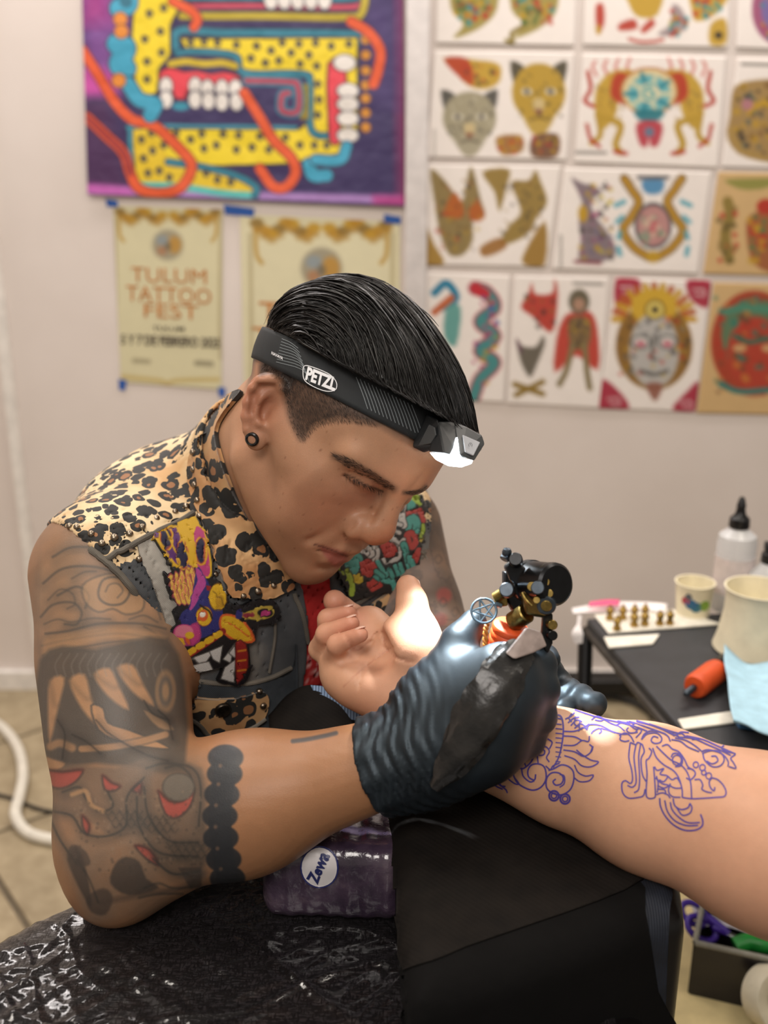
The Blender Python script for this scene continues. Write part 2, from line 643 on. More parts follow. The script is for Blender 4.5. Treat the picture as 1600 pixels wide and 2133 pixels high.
tag(MB().box((0.2, WALL_Y - .010, .028), (2.5, .010, .028)).build('baseboard_back', m_white, bevel=.003), 'low white baseboard along the back wall', 'baseboard', kind='structure')
# floor of diagonal stone tiles
t = NT('tile_grout'); t.col(t.ramp(t.noise(40, 3).outputs[0], [(.3, '5b5142'), (.7, '6f6350')])); t.set(Roughness=.9)
floor = MB().box((-.1, .6, -.03), (2.9, 2.4, .026)).build('floor', t.m, smooth=False)
tag(floor, 'floor of diagonal beige stone tiles', 'floor', kind='structure')
t = NT('stone_tile'); n1 = t.noise(5, 6); n2 = t.noise(28, 5)
oi = t.n('ObjectInfo')
c = t.mix(.5, t.ramp(n1.outputs[0], [(.3, '8a7b60'), (.7, 'b3a283')]), t.ramp(n2.outputs[0], [(.3, '85765c'), (.7, 'b8a98c')]))
t.col(t.mix(1.0, c, t.ramp(oi.outputs['Random'], [(0, .86), (1, 1.0)]), 'MULTIPLY')); t.set(Roughness=.45); t.bump(n2.outputs[0], .15, .002)
S_ = .36; ang = math.radians(38); tm = None
for i in range(-9, 10):
    for j in range(-9, 10):
        x = -.6 + (i * math.cos(ang) - j * math.sin(ang)) * S_; y = 1.75 + (i * math.sin(ang) + j * math.cos(ang)) * S_
        if not (-2.1 < x < 1.35 and .75 < y < 2.62): continue
        if tm is None:
            o = MB().box((0, 0, 0), (S_ / 2 - .006, S_ / 2 - .006, .004)).build('tile', t.m, floor, bevel=.002); tm = o.data
        else:
            o = bpy.data.objects.new('tile', tm); COL.objects.link(o); o.parent = floor
            md = o.modifiers.new('edge', 'BEVEL'); md.width = .002; md.segments = 2
        o.location = (x, min(y, 9), -.002); o.rotation_euler = (0, 0, ang)

# ------------------------------------------------------------------ prints on the wall
m_paper = vcol_mat('printed_paper', .7, .03, 60, .3, var=.04, vscale=30)


def sheet(name, c, painter, base, step=4.0, off=.002, curl=0.0, material=None, soft=4.0):
    """a print on the wall; c = pixel corners top-left, top-right, bottom-right, bottom-left"""
    c = np.asarray(c, float); w = max(np.linalg.norm(c[1] - c[0]), np.linalg.norm(c[2] - c[3])); h = max(np.linalg.norm(c[3] - c[0]), np.linalg.norm(c[2] - c[1]))
    nu, nv = int(w / step) + 2, int(h / step) + 2
    u, v = np.meshgrid(np.linspace(0, 1, nu), np.linspace(0, 1, nv), indexing='ij'); u = u.ravel()[:, None]; v = v.ravel()[:, None]
    P = (c[0] * (1 - u) + c[1] * u) * (1 - v) + (c[3] * (1 - u) + c[2] * u) * v
    o3 = off + curl * (np.sin(u * 5.3 + v * 2) * .5 + .5 + v * v * 1.2)[:, 0]
    V = np.array([wp(p[0], p[1]) for p in P]); V[:, 1] -= o3
    k = np.arange(nu * nv).reshape(nu, nv)
    q = np.stack([k[:-1, :-1], k[1:, :-1], k[1:, 1:], k[:-1, 1:]], -1).reshape(-1, 4)
    pt = Paint(P, base, soft); painter(pt)
    o = mesh_obj(name, V, q, material or m_paper, colors=pt.C)
    md = o.modifiers.new('paper', 'SOLIDIFY'); md.thickness = .0006; md.offset = 0
    return o


# ---- the big printed banner (drawn in the crop 140 + x * .4625, y * .4625)
Zb = lambda pts: [(140 + x * .4625, y * .4625) for x, y in pts]


def paint_banner(p):
    Y, TB, OR, RD, WH, PU = 'ecd11f', '2a7d94', 'e2592b', 'e2404f', 'e6e0da', '33265a'
    p.poly(Zb([(60, -300), (330, -300), (300, 200), (200, 440), (60, 440)]), '8a4f9e', .8, soft=60); p.poly(Zb([(60, 300), (260, 330), (230, 440), (60, 440)]), 'd04aa6', .9, soft=30)
    p.poly(Zb([(60, -200), (200, -200), (200, 100), (60, 130)]), 'a12b7e', .8, soft=50); p.poly(Zb([(60, 440), (200, 440), (300, 900), (60, 900)]), '4d1f4f', .7, soft=40)
    p.poly(Zb([(1480, -100), (1560, -100), (1560, 900), (1500, 900)]), 'a01f5c', .9, soft=40); p.poly(Zb([(1300, 0), (1500, 0), (1480, 500), (1380, 450)]), '4f3a78', .6, soft=60)
    p.poly(Zb([(90, 830), (400, 850), (1500, 880), (1520, 920), (100, 880)]), 'b98fd0', .9, soft=10); p.poly(Zb([(1380, 880), (1530, 880), (1530, 930), (1380, 920)]), 'b02070', .8, soft=20); p.poly(Zb([(90, 825), (300, 845), (300, 880), (90, 870)]), 'c850ae', .8, soft=16)
    # top jaw lines
    for y, c_, w in ((-15, TB, 18), (30, 'c2405a', 11), (75, 'b9a42a', 16)): p.line(Zb([(520, y), (900, y), (1250, y + 5), (1330, y - 20), (1350, -100)]), w, c_, edge='181428', ew=2)
    for k in range(5): p.dot(Zb([(920 + k * 60, 0)])[0], (14, 20), WH, edge='2a2433', ew=2)
    # teal outline round the yellow body
    p.line(Zb([(1300, 200), (1310, 160), (1000, 150), (700, 150), (520, 140), (490, 180), (500, 240)]), 16, TB, edge='181428', ew=2)
    p.poly(Zb([(310, -60), (520, -60), (500, 60), (470, 120), (470, 250), (420, 310), (410, 420), (340, 430), (310, 380)]), Y, smooth=2, edge='181428', ew=2)
    p.poly(Zb([(510, 175), (1310, 170), (1310, 600), (1240, 690), (1090, 720), (1000, 740), (300, 760), (300, 580), (1050, 580), (1090, 540), (1090, 330), (800, 330), (770, 260), (640, 240), (540, 230)]), Y, smooth=1, edge='181428', ew=2)
    p.poly(Zb([(300, 580), (420, 580), (450, 700), (560, 750), (760, 780), (850, 860), (700, 870), (420, 850), (330, 830), (300, 700)]), 'e3c223', smooth=2)
    p.line(Zb([(500, 240), (600, 235), (760, 255), (800, 330), (1060, 335), (1095, 380), (1095, 560), (1130, 610), (1200, 610)]), 13, TB, edge='181428', ew=1.5)
    p.line(Zb([(300, 760), (290, 600), (320, 570), (700, 570), (1030, 575)]), 9, '3b8fa6', edge='181428', ew=1.5)
    p.line(Zb([(330, 835), (500, 840), (700, 870), (850, 880)]), 14, '58c2bd'); p.line(Zb([(850, 880), (850, 840), (760, 790), (600, 750), (460, 730)]), 13, TB, edge='181428', ew=1.5)
    p.poly(Zb([(440, 500), (1030, 500), (1030, 565), (440, 560)]), PU); p.poly(Zb([(800, 410), (950, 400), (950, 540), (800, 540)]), PU); p.poly(Zb([(1060, 380), (1090, 380), (1090, 540), (1050, 540)]), '8d7a1f')
    # gums and teeth
    p.poly(Zb([(420, 330), (470, 305), (530, 325), (590, 320), (650, 335), (710, 325), (775, 345), (770, 390), (560, 400), (540, 445), (490, 445), (470, 390), (425, 390)]), RD, smooth=2, edge='5a1020', ew=2)
    p.line(Zb([(470, 290), (540, 280), (620, 290), (700, 285), (760, 300)]), 14, 'cbb021', edge='181428', ew=1.5)
    for x, y in ((450, 390), (450, 450), (580, 390), (580, 450), (635, 400), (640, 455), (700, 400), (700, 460), (760, 400), (765, 460)): p.dot(Zb([(x, y)])[0], (13, 18), WH, edge='2a2433', ew=2)
    p.dot(Zb([(515, 480)])[0], (18, 9), '2f8fa8')
    p.poly(Zb([(1175, 290), (1240, 270), (1260, 400), (1230, 520), (1230, 640), (1185, 640), (1175, 500)]), RD, smooth=2, edge='5a1020', ew=2)
    p.dot(Zb([(1250, 285)])[0], (23, 17), WH, edge='2a2433', ew=2)
    for y in (410, 470, 535, 610): p.dot(Zb([(1265, y)])[0], (22, 15), WH, edge='2a2433', ew=2)
    for y in (180, 250, 320, 385, 445, 510, 575): p.dot(Zb([(1345, y)])[0], 10, 'cf8a2a', edge='3a2030', ew=2)
    # scroll
    p.line(Zb([(810, 365), (1000, 370), (1040, 390), (1040, 500), (970, 500), (970, 430), (1000, 420)]), 11, 'b33a52', edge=TB, ew=5)
    # spots
    r = np.random.default_rng(3)
    for x, y in ((375, 65), (440, 40), (355, 180), (425, 145), (430, 240), (365, 280), (365, 360), (560, 195), (620, 190), (680, 195), (765, 205), (855, 210), (920, 230), (970, 195), (1045, 200), (1120, 195), (1190, 210), (830, 265), (895, 285), (955, 275), (1010, 240), (1090, 250), (1050, 290), (1125, 300), (1130, 380), (1135, 450), (1130, 520), (1270, 200),
                 (340, 630), (385, 600), (390, 680), (350, 715), (440, 655), (495, 600), (560, 630), (610, 605), (620, 670), (675, 655), (705, 605), (765, 675), (775, 610), (835, 665), (870, 615), (910, 675), (985, 620), (1050, 655), (1115, 655), (1170, 655), (370, 780), (420, 770), (465, 800), (560, 790), (630, 780), (680, 810), (740, 820)):
        p.dot(Zb([(x, y)])[0], (7.5, 8.5), '2f2a33'); p.dot(Zb([(x + 3, y + 3)])[0], 2.6, 'cfc06a')
    # orange ribbons
    for pts, w in (([(480, 10), (560, 50), (590, 90), (575, 125)], 18), ([(75, 230), (140, 330), (220, 460), (300, 540), (400, 570), (520, 680), (565, 750), (520, 840), (430, 870), (330, 850), (290, 780), (260, 690), (180, 610), (95, 530)], 20), ([(800, 420), (870, 530), (930, 630), (1010, 710), (1030, 780), (990, 840), (930, 840), (870, 760)], 20), ([(1280, 100), (1360, 150), (1410, 230), (1400, 320), (1380, 380)], 20)):
        p.line(Zb(pts), w, OR, edge='5a1a20', ew=2)
    p.line(Zb([(95, 530), (180, 610), (260, 690), (290, 780)]), 13, '8f2a34', .8)
    for pts, w in (([(270, -60), (280, 20), (240, 40)], 40), ([(230, 200), (270, 220), (240, 290), (270, 310)], 42), ([(280, 380), (330, 450), (400, 470), (380, 520)], 30), ([(1090, 740), (1110, 790), (1170, 790)], 26), ([(1120, 720), (1230, 720), (1260, 660)], 22)): p.line(Zb(pts), w, '3b9fc0', edge='181428', ew=2)
    for x, y in ((245, 90), (250, 145), (238, 365)): p.dot(Zb([(x, y)])[0], 14, 'e08a30', edge='5a3020', ew=2)
    p.dot(Zb([(270, 10)])[0], 14, '2a6d84')


t = NT('satin_print'); _a = t.n('VertexColor', layer_name='Col'); t.col(_a.outputs[0]); t.set(Roughness=.5); t.b.inputs['Sheen Weight'].default_value = .2; t.bump(t.noise(9, 3).outputs[0], .4, .02); m_satin = t.m
tag(sheet('banner', [(166, -260), (838, -260), (844, 430), (186, 405)], paint_banner, '33265a', 3.0, .006, .004, m_satin, 3.0), 'purple cloth banner with a yellow spotted toothed serpent', 'banner')

# ---- two event posters
m_orange = mat('poster_orange', 'bd7428', .7, .08); m_brown = mat('poster_brown', '4a4038', .7, .08); m_tape = mat('blue_tape', '1f56a8', .6, .06)


def paint_poster(x0, y0, x1, y1, s):
    def f(p):
        mx = (x0 + x1) / 2
        for sx in (-1, 1):
            for k in range(9):
                x = mx + sx * (12 + k * 11) * s; y = y0 + (20 + 9 * math.sin(k * 1.3)) * s
                p.dot((x, y), (11 * s, 8 * s), ['c0922a', 'b98a2e', '8d6f35'][k % 3], .85, soft=6); p.dot((x + 2, y + 10 * s), (8 * s, 5 * s), 'a9803a', .6, soft=6)
            p.line([(mx + sx * 102 * s, y0 + 20 * s), (mx + sx * 100 * s, y0 + 60 * s), (mx + sx * 92 * s, y0 + 74 * s)], 7 * s, 'b58a35', .7)
            p.line([(mx + sx * 110 * s, y0 + 30 * s), (mx + sx * 108 * s, y0 + 200 * s), (mx + sx * 110 * s, y1 - 60 * s)], 5 * s, '9a8b62', .6, soft=8)
        c = (mx, y0 + 82 * s)
        p.dot(c, (32 * s, 32 * s), '9c947f', .9, soft=10); p.dot((c[0] + 14 * s, c[1]), (14 * s, 18 * s), 'c08d3a', .8, soft=8); p.dot((c[0] - 12 * s, c[1] + 12 * s), (10 * s, 9 * s), 'b07c58', .8, soft=8); p.dot((c[0] - 12 * s, c[1] - 10 * s), (12 * s, 10 * s), '8f9aa0', .9, soft=8); p.dot((c[0], c[1] + 3 * s), (7 * s, 9 * s), '6a6458', .7, soft=6)
        p.line([(mx - 95 * s, y1 - 22 * s), (mx - 20 * s, y1 - 14 * s), (mx, y1 - 8 * s), (mx + 20 * s, y1 - 14 * s), (mx + 105 * s, y1 - 16 * s)], 8 * s, 'b99a4a', .6, soft=6)
        p.line([(mx - 70 * s, y1 - 55 * s), (mx - 40 * s, y1 - 53 * s)], 10 * s, '8d8468', .6, smooth=0); p.line([(mx + 60 * s, y1 - 50 * s), (mx + 90 * s, y1 - 48 * s)], 12 * s, '7a725c', .6, smooth=0)
        p.line([(mx - 60 * s, y1 - 105 * s), (mx + 60 * s, y1 - 98 * s)], 5 * s, '8a806a', .5, smooth=0)
    return f


p1 = sheet('poster', [(236, 428), (464, 436), (462, 812), (252, 796)], paint_poster(236, 428, 464, 806, 1.0), 'd9d2ae', 3.0)
tag(p1, 'smaller cream tattoo festival poster under the banner', 'poster')
p2 = sheet('poster', [(500, 446), (834, 462), (832, 960), (512, 940)], paint_poster(506, 448, 834, 950, 1.35), 'ddd6b4', 3.0)
tag(p2, 'larger cream festival poster partly hidden by the man\'s head', 'poster')


def wall_hit(off): return lambda x, y: (wp(x, y, off), WN)


for par, lines in ((p1, (('TULUM', (272, 586), (158, 6), (0, -30)), ('TATTOO', (262, 626), (178, 8), (0, -32)), ('FEST', (296, 660), (118, 6), (0, -30)))),
                   (p2, (('TULUM', (538, 672), (250, 12), (0, -44)), ('TATTOO', (524, 724), (280, 14), (0, -44)), ('FEST', (580, 778), (180, 8), (0, -42))))):
    for txt, p0, ex, ey in lines: text_on('lettering', txt, p0, ex, ey, wall_hit(.0032), m_orange, par, 0, 0)
text_on('lettering', '5 Y 7 DE FEBRERO 2025', (252, 716), (206, 8), (0, -20), wall_hit(.0032), m_brown, p1, 0, .03)
text_on('lettering', 'TULUM', (318, 688), (66, 2), (0, -9), wall_hit(.0032), m_brown, p1, 0, .02)
for pts in ([(220, 414), (244, 418), (246, 432), (222, 430)], [(466, 426), (530, 434), (528, 452), (468, 446)], [(800, 446), (836, 452), (834, 468), (800, 464)], [(246, 790), (264, 792), (260, 814), (248, 812)], [(454, 806), (470, 808), (468, 828), (456, 826)]):
    tp_ = MB().prism([wp(x, y, .0030) for x, y in pts], -WN, .0006).build('tape', m_tape, None, False)
    tag(tp_, f'strip of blue masking tape {["at the smaller poster top corner", "between the two poster tops", "at the larger poster right top corner", "at the smaller poster lower left corner", "at the smaller poster lower right corner"][[220, 466, 800, 246, 454].index(pts[0][0])]}', 'tape', 'blue tape holding the posters')

# ---- flash sheets pinned in a grid; each is drawn in pixels of the frame
BR, GD, OL, RED, TL, GR, PK, DK = '7a5a34', 'bd962f', '857040', 'b23a2c', '3a8a94', '6d6a58', 'c77a86', '3a3430'


def blob(p, pts, c, a=.9, soft=6): p.poly(pts, c, a, soft=soft, smooth=3)


def speck(p, x0, y0, x1, y1, n, cols, r=(2, 5), a=.5, seed=0):
    g = np.random.default_rng(seed)
    for _ in range(n): p.dot((g.uniform(x0, x1), g.uniform(y0, y1)), g.uniform(*r), cols[g.integers(len(cols))], a, soft=4)


def cat_face(p, cx, cy, w, h, base, ear, dark):
    for s in (-1, 1): blob(p, [(cx + s * w * .95, cy - h * .95), (cx + s * w * .45, cy - h * .75), (cx + s * w * .8, cy - h * .3)], dark)
    p.dot((cx, cy - h * .1), (w * .9, h * .8), base, soft=6); blob(p, [(cx - w * .6, cy + h * .2), (cx + w * .6, cy + h * .2), (cx + w * .25, cy + h), (cx - w * .25, cy + h)], base)
    speck(p, cx - w * .75, cy - h * .75, cx + w * .75, cy + h * .6, 46, [dark, ear], (2, 4), .55, int(cx))
    for s in (-1, 1): p.dot((cx + s * w * .40, cy - h * .12), (w * .17, h * .10), 'd8d2c0'); p.dot((cx + s * w * .40, cy - h * .12), (w * .07, h * .08), DK)
    blob(p, [(cx - w * .18, cy + h * .1), (cx + w * .18, cy + h * .1), (cx + w * .12, cy + h * .45), (cx - w * .12, cy + h * .45)], 'cdb98a'); blob(p, [(cx - w * .14, cy + h * .38), (cx + w * .14, cy + h * .38), (cx, cy + h * .52)], '7c4a3a'); p.line([(cx - w * .3, cy + h * .66), (cx, cy + h * .58), (cx + w * .3, cy + h * .66)], 3, DK, .7)


def f00(p):
    for cx in (985, 1110):
        blob(p, [(cx - 40, -40), (cx + 45, -40), (cx + 50, 20), (cx + 20, 55), (cx - 20, 75), (cx - 40, 78), (cx - 20, 50), (cx - 45, 20)], '9a8a44'); speck(p, cx - 35, -20, cx + 40, 50, 40, [RED, TL, GD, '4f6a3a'], (3, 8), .7, cx)
    p.line([(1055, 85), (1068, 88), (1066, 70), (1090, 55)], 9, '8a7838')


def f01(p):
    blob(p, [(1300, -40), (1380, -40), (1370, 30), (1330, 36), (1310, 10)], GD); blob(p, [(1290, 50), (1320, 40), (1326, 60), (1290, 64)], RED); blob(p, [(1335, 60), (1356, 40), (1364, 52), (1340, 70)], RED)
    blob(p, [(1400, 10), (1420, 20), (1430, 60), (1390, 76), (1370, 70), (1396, 50)], '9a8a8c'); speck(p, 1390, 20, 1430, 75, 22, [RED, TL, GD], (3, 6), .8, 4); blob(p, [(1440, -20), (1520, -20), (1490, 30), (1450, 45), (1440, 20)], GD); speck(p, 1445, -10, 1500, 35, 20, [TL, RED], (3, 7), .8, 6)
    blob(p, [(1240, 15), (1256, 10), (1258, 50), (1244, 70)], RED); p.dot((1246, 62), (6, 10), GD); blob(p, [(1480, 50), (1510, 40), (1512, 90), (1478, 92)], GD); p.dot((1496, 74), 8, DK)
    p.line([(1310, 82), (1340, 88), (1380, 84)], 6, RED)


def f02(p): p.dot((1625, 20), (60, 75), 'a05a7a', soft=6); p.dot((1630, 20), (45, 55), '7a6aa0', soft=6); speck(p, 1580, -30, 1610, 80, 14, [TL, RED, GD], (3, 6), .8, 9)


def f10(p):
    blob(p, [(925, 122), (990, 125), (1040, 135), (1040, 170), (1010, 186), (975, 178), (950, 150)], GD); blob(p, [(925, 122), (975, 124), (985, 178), (950, 155)], RED, .8); speck(p, 960, 128, 1038, 180, 18, [RED, DK], (2, 5), .6, 2)
    cat_face(p, 1122, 200, 62, 76, 'b8973f', GD, '4a4434'); cat_face(p, 978, 252, 62, 68, 'a39b82', 'c2bba4', '4c4a44')
    blob(p, [(1036, 285), (1085, 282), (1088, 315), (1050, 324), (1036, 308)], '9a6a34'); speck(p, 1038, 285, 1086, 320, 14, [RED, GD], (3, 5), .8, 3); blob(p, [(1110, 285), (1162, 280), (1160, 326), (1108, 326)], '6e4a34'); speck(p, 1110, 285, 1160, 322, 16, [RED, GD, DK], (3, 5), .7, 5)
    p.line([(905, 270), (905, 325)], 4, '8a867e', .6, smooth=0)


def f11(p):
    for s in (-1, 1):
        X = lambda x: 1352 + s * x
        for k in range(4): p.line([(X(40 + k * 24), 122 + k * 2), (X(46 + k * 24), 140), (X(38 + k * 24), 158)], 5, 'c05048', .8)
        blob(p, [(X(30), 150), (X(80), 150), (X(112), 190), (X(110), 250), (X(95), 270), (X(70), 240), (X(60), 200)], GD); speck(p, X(110) if s < 0 else X(50), 160, X(50) if s < 0 else X(110), 265, 26, [OL, '8a6a28'], (2, 4), .6, 7)
        blob(p, [(X(40), 160), (X(72), 155), (X(80), 200), (X(50), 215)], RED); p.line([(X(100), 245), (X(60), 260), (X(70), 300), (X(60), 318)], 14, 'b8963a'); p.line([(X(108), 235), (X(102), 280), (X(120), 298)], 12, 'b8963a'); p.line([(X(128), 150), (X(122), 185), (X(134), 210), (X(116), 222)], 8, RED); p.line([(X(130), 260), (X(122), 290), (X(104), 305)], 7, RED); p.line([(X(72), 316), (X(48), 320)], 8, RED)
    p.dot((1352, 190), (56, 46), 'd9c79a', soft=4, edge='b06a30', ew=4); p.dot((1352, 196), (44, 40), '6fb0b4', soft=6)
    for k in range(10):
        a = 2 * math.pi * k / 10; p.line([(1352, 196), (1352 + 50 * math.cos(a), 196 + 44 * math.sin(a))], 9, '2a7f90' if k % 2 else 'd8cfa8', .85, smooth=0)
    p.dot((1352, 194), (22, 20), 'd9d2b0'); p.line([(1352, 190), (1362, 194), (1356, 206), (1342, 202), (1342, 186), (1360, 178)], 5, '3a9aa4')
    blob(p, [(1322, 230), (1382, 230), (1370, 252), (1334, 252)], '2a7684'); blob(p, [(1326, 256), (1378, 256), (1372, 300), (1356, 306), (1352, 290), (1346, 306), (1332, 300)], 'b23a46'); p.dot((1352, 275), 10, '6a7a90')
    p.line([(1198, 318), (1262, 318)], 5, '55524c', .8, smooth=0)


def f12(p): blob(p, [(1530, 180), (1600, 165), (1700, 170), (1700, 330), (1560, 330), (1515, 290), (1520, 240)], '9a7a44'); speck(p, 1530, 175, 1620, 320, 60, [DK, GD, BR, '4a5a5a'], (3, 8), .7, 12); p.line([(1560, 235), (1580, 218), (1610, 220)], 10, GD); p.dot((1556, 218), 12, 'b07a80'); p.line([(1520, 270), (1540, 310), (1590, 330)], 14, 'a88a50'); p.line([(1545, 134), (1610, 136)], 5, '55524c', .8, smooth=0)


def f20(p):
    blob(p, [(897, 352), (930, 380), (962, 420), (975, 360), (985, 352), (1000, 410), (1010, 450), (985, 460), (985, 500), (965, 530), (935, 530), (915, 480), (905, 420)], OL); blob(p, [(925, 440), (945, 400), (965, 430), (960, 455), (930, 450)], 'b5602c'); blob(p, [(975, 440), (995, 420), (1010, 450), (990, 462)], 'b5602c'); speck(p, 905, 370, 1000, 520, 60, [DK, BR, GD, RED], (2, 5), .5, 22)
    blob(p, [(1005, 358), (1060, 352), (1055, 390), (1040, 440), (1030, 400)], '8f7434'); blob(p, [(1065, 380), (1100, 376), (1115, 355), (1125, 375), (1140, 420), (1120, 450), (1105, 480), (1080, 500), (1040, 510), (1060, 470), (1085, 440)], '8f7434'); speck(p, 1040, 380, 1130, 500, 44, [DK, BR, OL], (2, 5), .5, 23)
    blob(p, [(884, 470), (905, 510), (925, 548), (884, 550)], 'a07a30'); blob(p, [(1090, 530), (1135, 460), (1135, 550), (1095, 552)], '96702c'); blob(p, [(1000, 515), (1040, 495), (1055, 515), (1010, 535)], '9a6a34')


def f21(p):
    blob(p, [(1190, 372), (1210, 380), (1245, 392), (1252, 402), (1232, 420), (1240, 450), (1270, 490), (1282, 530), (1240, 548), (1205, 540), (1210, 500), (1205, 460), (1212, 420)], '7a6a72'); speck(p, 1208, 380, 1275, 540, 60, ['a0406a', GD, '5a5a7a', DK, 'c0b040'], (2, 6), .7, 31); p.dot((1214, 445), (10, 18), GD); p.line([(1198, 545), (1250, 548)], 7, '8a4a50')
    for s in (-1, 1):
        X = lambda x: 1360 + s * x
        p.line([(X(50), 385), (X(60), 372), (X(45), 395), (X(30), 420), (X(44), 450), (X(62), 480), (X(40), 515), (X(10), 535)], 15, 'b58a34', edge='5a4a2a', ew=2)
        for k in range(4): p.line([(X(60 + k * 4), 420 + k * 32), (X(78 - k * 3), 428 + k * 34)], 10, '4aa0b4', .85, smooth=0)
    p.dot((1360, 470), (34, 42), 'b98a86', soft=5, edge='4a4a50', ew=5); speck(p, 1335, 440, 1385, 510, 26, ['c05a60', '7a9a80', 'd0b8a0'], (3, 7), .7, 33); blob(p, [(1338, 375), (1382, 375), (1376, 402), (1344, 402)], '4a86b4'); p.line([(1330, 370), (1390, 370)], 8, '5a5a60'); p.dot((1360, 535), (16, 12), GD)
    p.line([(1168, 490), (1168, 555)], 4, '6a6660', .7, smooth=0)


def f22(p): blob(p, [(1510, 375), (1560, 372), (1620, 372), (1600, 390), (1560, 396), (1530, 390)], '8a8a44'); p.line([(1515, 420), (1520, 450), (1510, 490), (1518, 540)], 22, '8f7a3e'); speck(p, 1495, 430, 1535, 545, 26, [OL, RED, '6a5a34'], (3, 7), .7, 41); blob(p, [(1560, 450), (1620, 440), (1620, 560), (1570, 550), (1555, 500)], '9a5a38'); speck(p, 1560, 450, 1600, 545, 26, [RED, '5a7a4a', GD], (4, 8), .8, 42); p.dot((1595, 430), (20, 16), RED)


def f30(p):
    p.line([(905, 610), (930, 590), (950, 620), (920, 640)], 16, '2f7fa0'); p.line([(905, 650), (940, 620)], 15, 'c0643a'); blob(p, [(930, 640), (960, 640), (950, 720), (925, 700)], '5a9a94'); p.line([(990, 600), (1015, 610), (1030, 640), (1000, 670), (1030, 700), (1000, 730), (1030, 755), (1000, 790), (985, 830)], 22, '4a8a8a', edge='b23a4a', ew=4); p.line([(990, 600), (1010, 612)], 22, 'c0303a'); speck(p, 985, 615, 1035, 800, 30, ['b0406a', GD, '4a5aa0'], (3, 6), .8, 51)


def f31(p):
    blob(p, [(1085, 640), (1100, 612), (1108, 590), (1115, 612), (1150, 610), (1155, 582), (1162, 610), (1155, 680), (1140, 690), (1110, 660)], 'b23428'); speck(p, 1095, 615, 1155, 680, 12, ['8a6a34', DK], (3, 5), .7, 61); blob(p, [(1075, 705), (1088, 720), (1115, 722), (1130, 700), (1135, 715), (1118, 760), (1105, 785), (1092, 770), (1082, 745)], '5f584c'); blob(p, [(1076, 706), (1086, 724), (1084, 736)], '6a3a5a'); p.line([(1072, 800), (1130, 820)], 12, '8f7434', smooth=0); p.line([(1075, 822), (1130, 795)], 12, '8f7434', smooth=0)
    blob(p, [(1175, 660), (1195, 650), (1230, 650), (1245, 690), (1245, 770), (1200, 740), (1155, 775), (1160, 700)], 'b8382a'); p.dot((1206, 628), (22, 26), '6a6250', soft=5); p.dot((1206, 634), (12, 13), 'b08a74'); blob(p, [(1185, 665), (1228, 665), (1226, 720), (1190, 724)], '7a6c48'); speck(p, 1185, 665, 1230, 720, 18, [DK, GD], (2, 5), .6, 63); p.line([(1192, 720), (1180, 770), (1165, 800)], 12, '857652'); p.line([(1218, 720), (1222, 770), (1228, 808)], 12, '857652'); p.line([(1195, 590), (1255, 592)], 5, '55524c', .7, smooth=0)


def f32(p):
    for c_ in ([(1282, 580), (1330, 582), (1330, 610), (1300, 640), (1282, 640)], [(1430, 584), (1480, 586), (1475, 640), (1440, 625)], [(1250, 790), (1285, 810), (1310, 850), (1248, 852)], [(1400, 852), (1430, 815), (1455, 795), (1450, 854)]): blob(p, c_, 'a3263a')
    for x, y in ((1305, 598), (1455, 604), (1278, 830), (1428, 836)): p.line([(x - 12, y), (x + 10, y), (x + 10, y + 12), (x - 6, y + 10)], 4, 'e0d8d4', .8)
    for k in range(15):
        a = math.pi * (1 + k / 14); p.line([(1362 + 62 * math.cos(a), 665 + 50 * math.sin(a)), (1362 + 84 * math.cos(a), 665 + 72 * math.sin(a))], 12, ['c79a2c', 'b5602c'][k % 2], smooth=0)
    p.dot((1362, 720), (80, 92), '8f6a34', soft=5); p.dot((1362, 640), (48, 40), 'cfa83a', soft=4); p.dot((1362, 730), (52, 78), 'b9b6b2', soft=6); speck(p, 1290, 660, 1435, 780, 50, [DK, GD, RED, '7a7a7a'], (3, 7), .6, 71); p.dot((1364, 645), 18, 'dcc66a', edge='5a4a2a', ew=3); p.dot((1364, 645), 7, DK)
    for s in (-1, 1): p.dot((1362 + s * 28, 712), (17, 12), 'd0cdc8', edge='4a4a4a', ew=3); p.dot((1362 + s * 28, 716), (10, 7), PK)
    p.line([(1362, 700), (1358, 745), (1368, 748)], 5, '5a5854'); p.line([(1335, 772), (1362, 780), (1390, 772)], 8, '6a6864'); blob(p, [(1345, 800), (1380, 800), (1364, 836)], '8f5a4a')


def f33(p):
    p.dot((1570, 715), (90, 110), 'a8452f', soft=6); p.dot((1572, 700), (70, 80), '5f7a5c', soft=8); p.dot((1572, 735), (58, 76), 'b04432', soft=8); speck(p, 1490, 620, 1620, 820, 70, ['3a7a6a', RED, 'c07a3a', '6a4a34'], (4, 9), .65, 81); p.line([(1510, 650), (1550, 640), (1600, 645)], 14, '4f8a72'); p.line([(1530, 700), (1560, 712), (1600, 704)], 10, '3f6a58'); p.line([(1500, 800), (1540, 815), (1600, 812)], 12, '3f7a72'); p.dot((1540, 725), (14, 8), 'c9a070'); p.dot((1600, 725), (14, 8), 'c9a070')


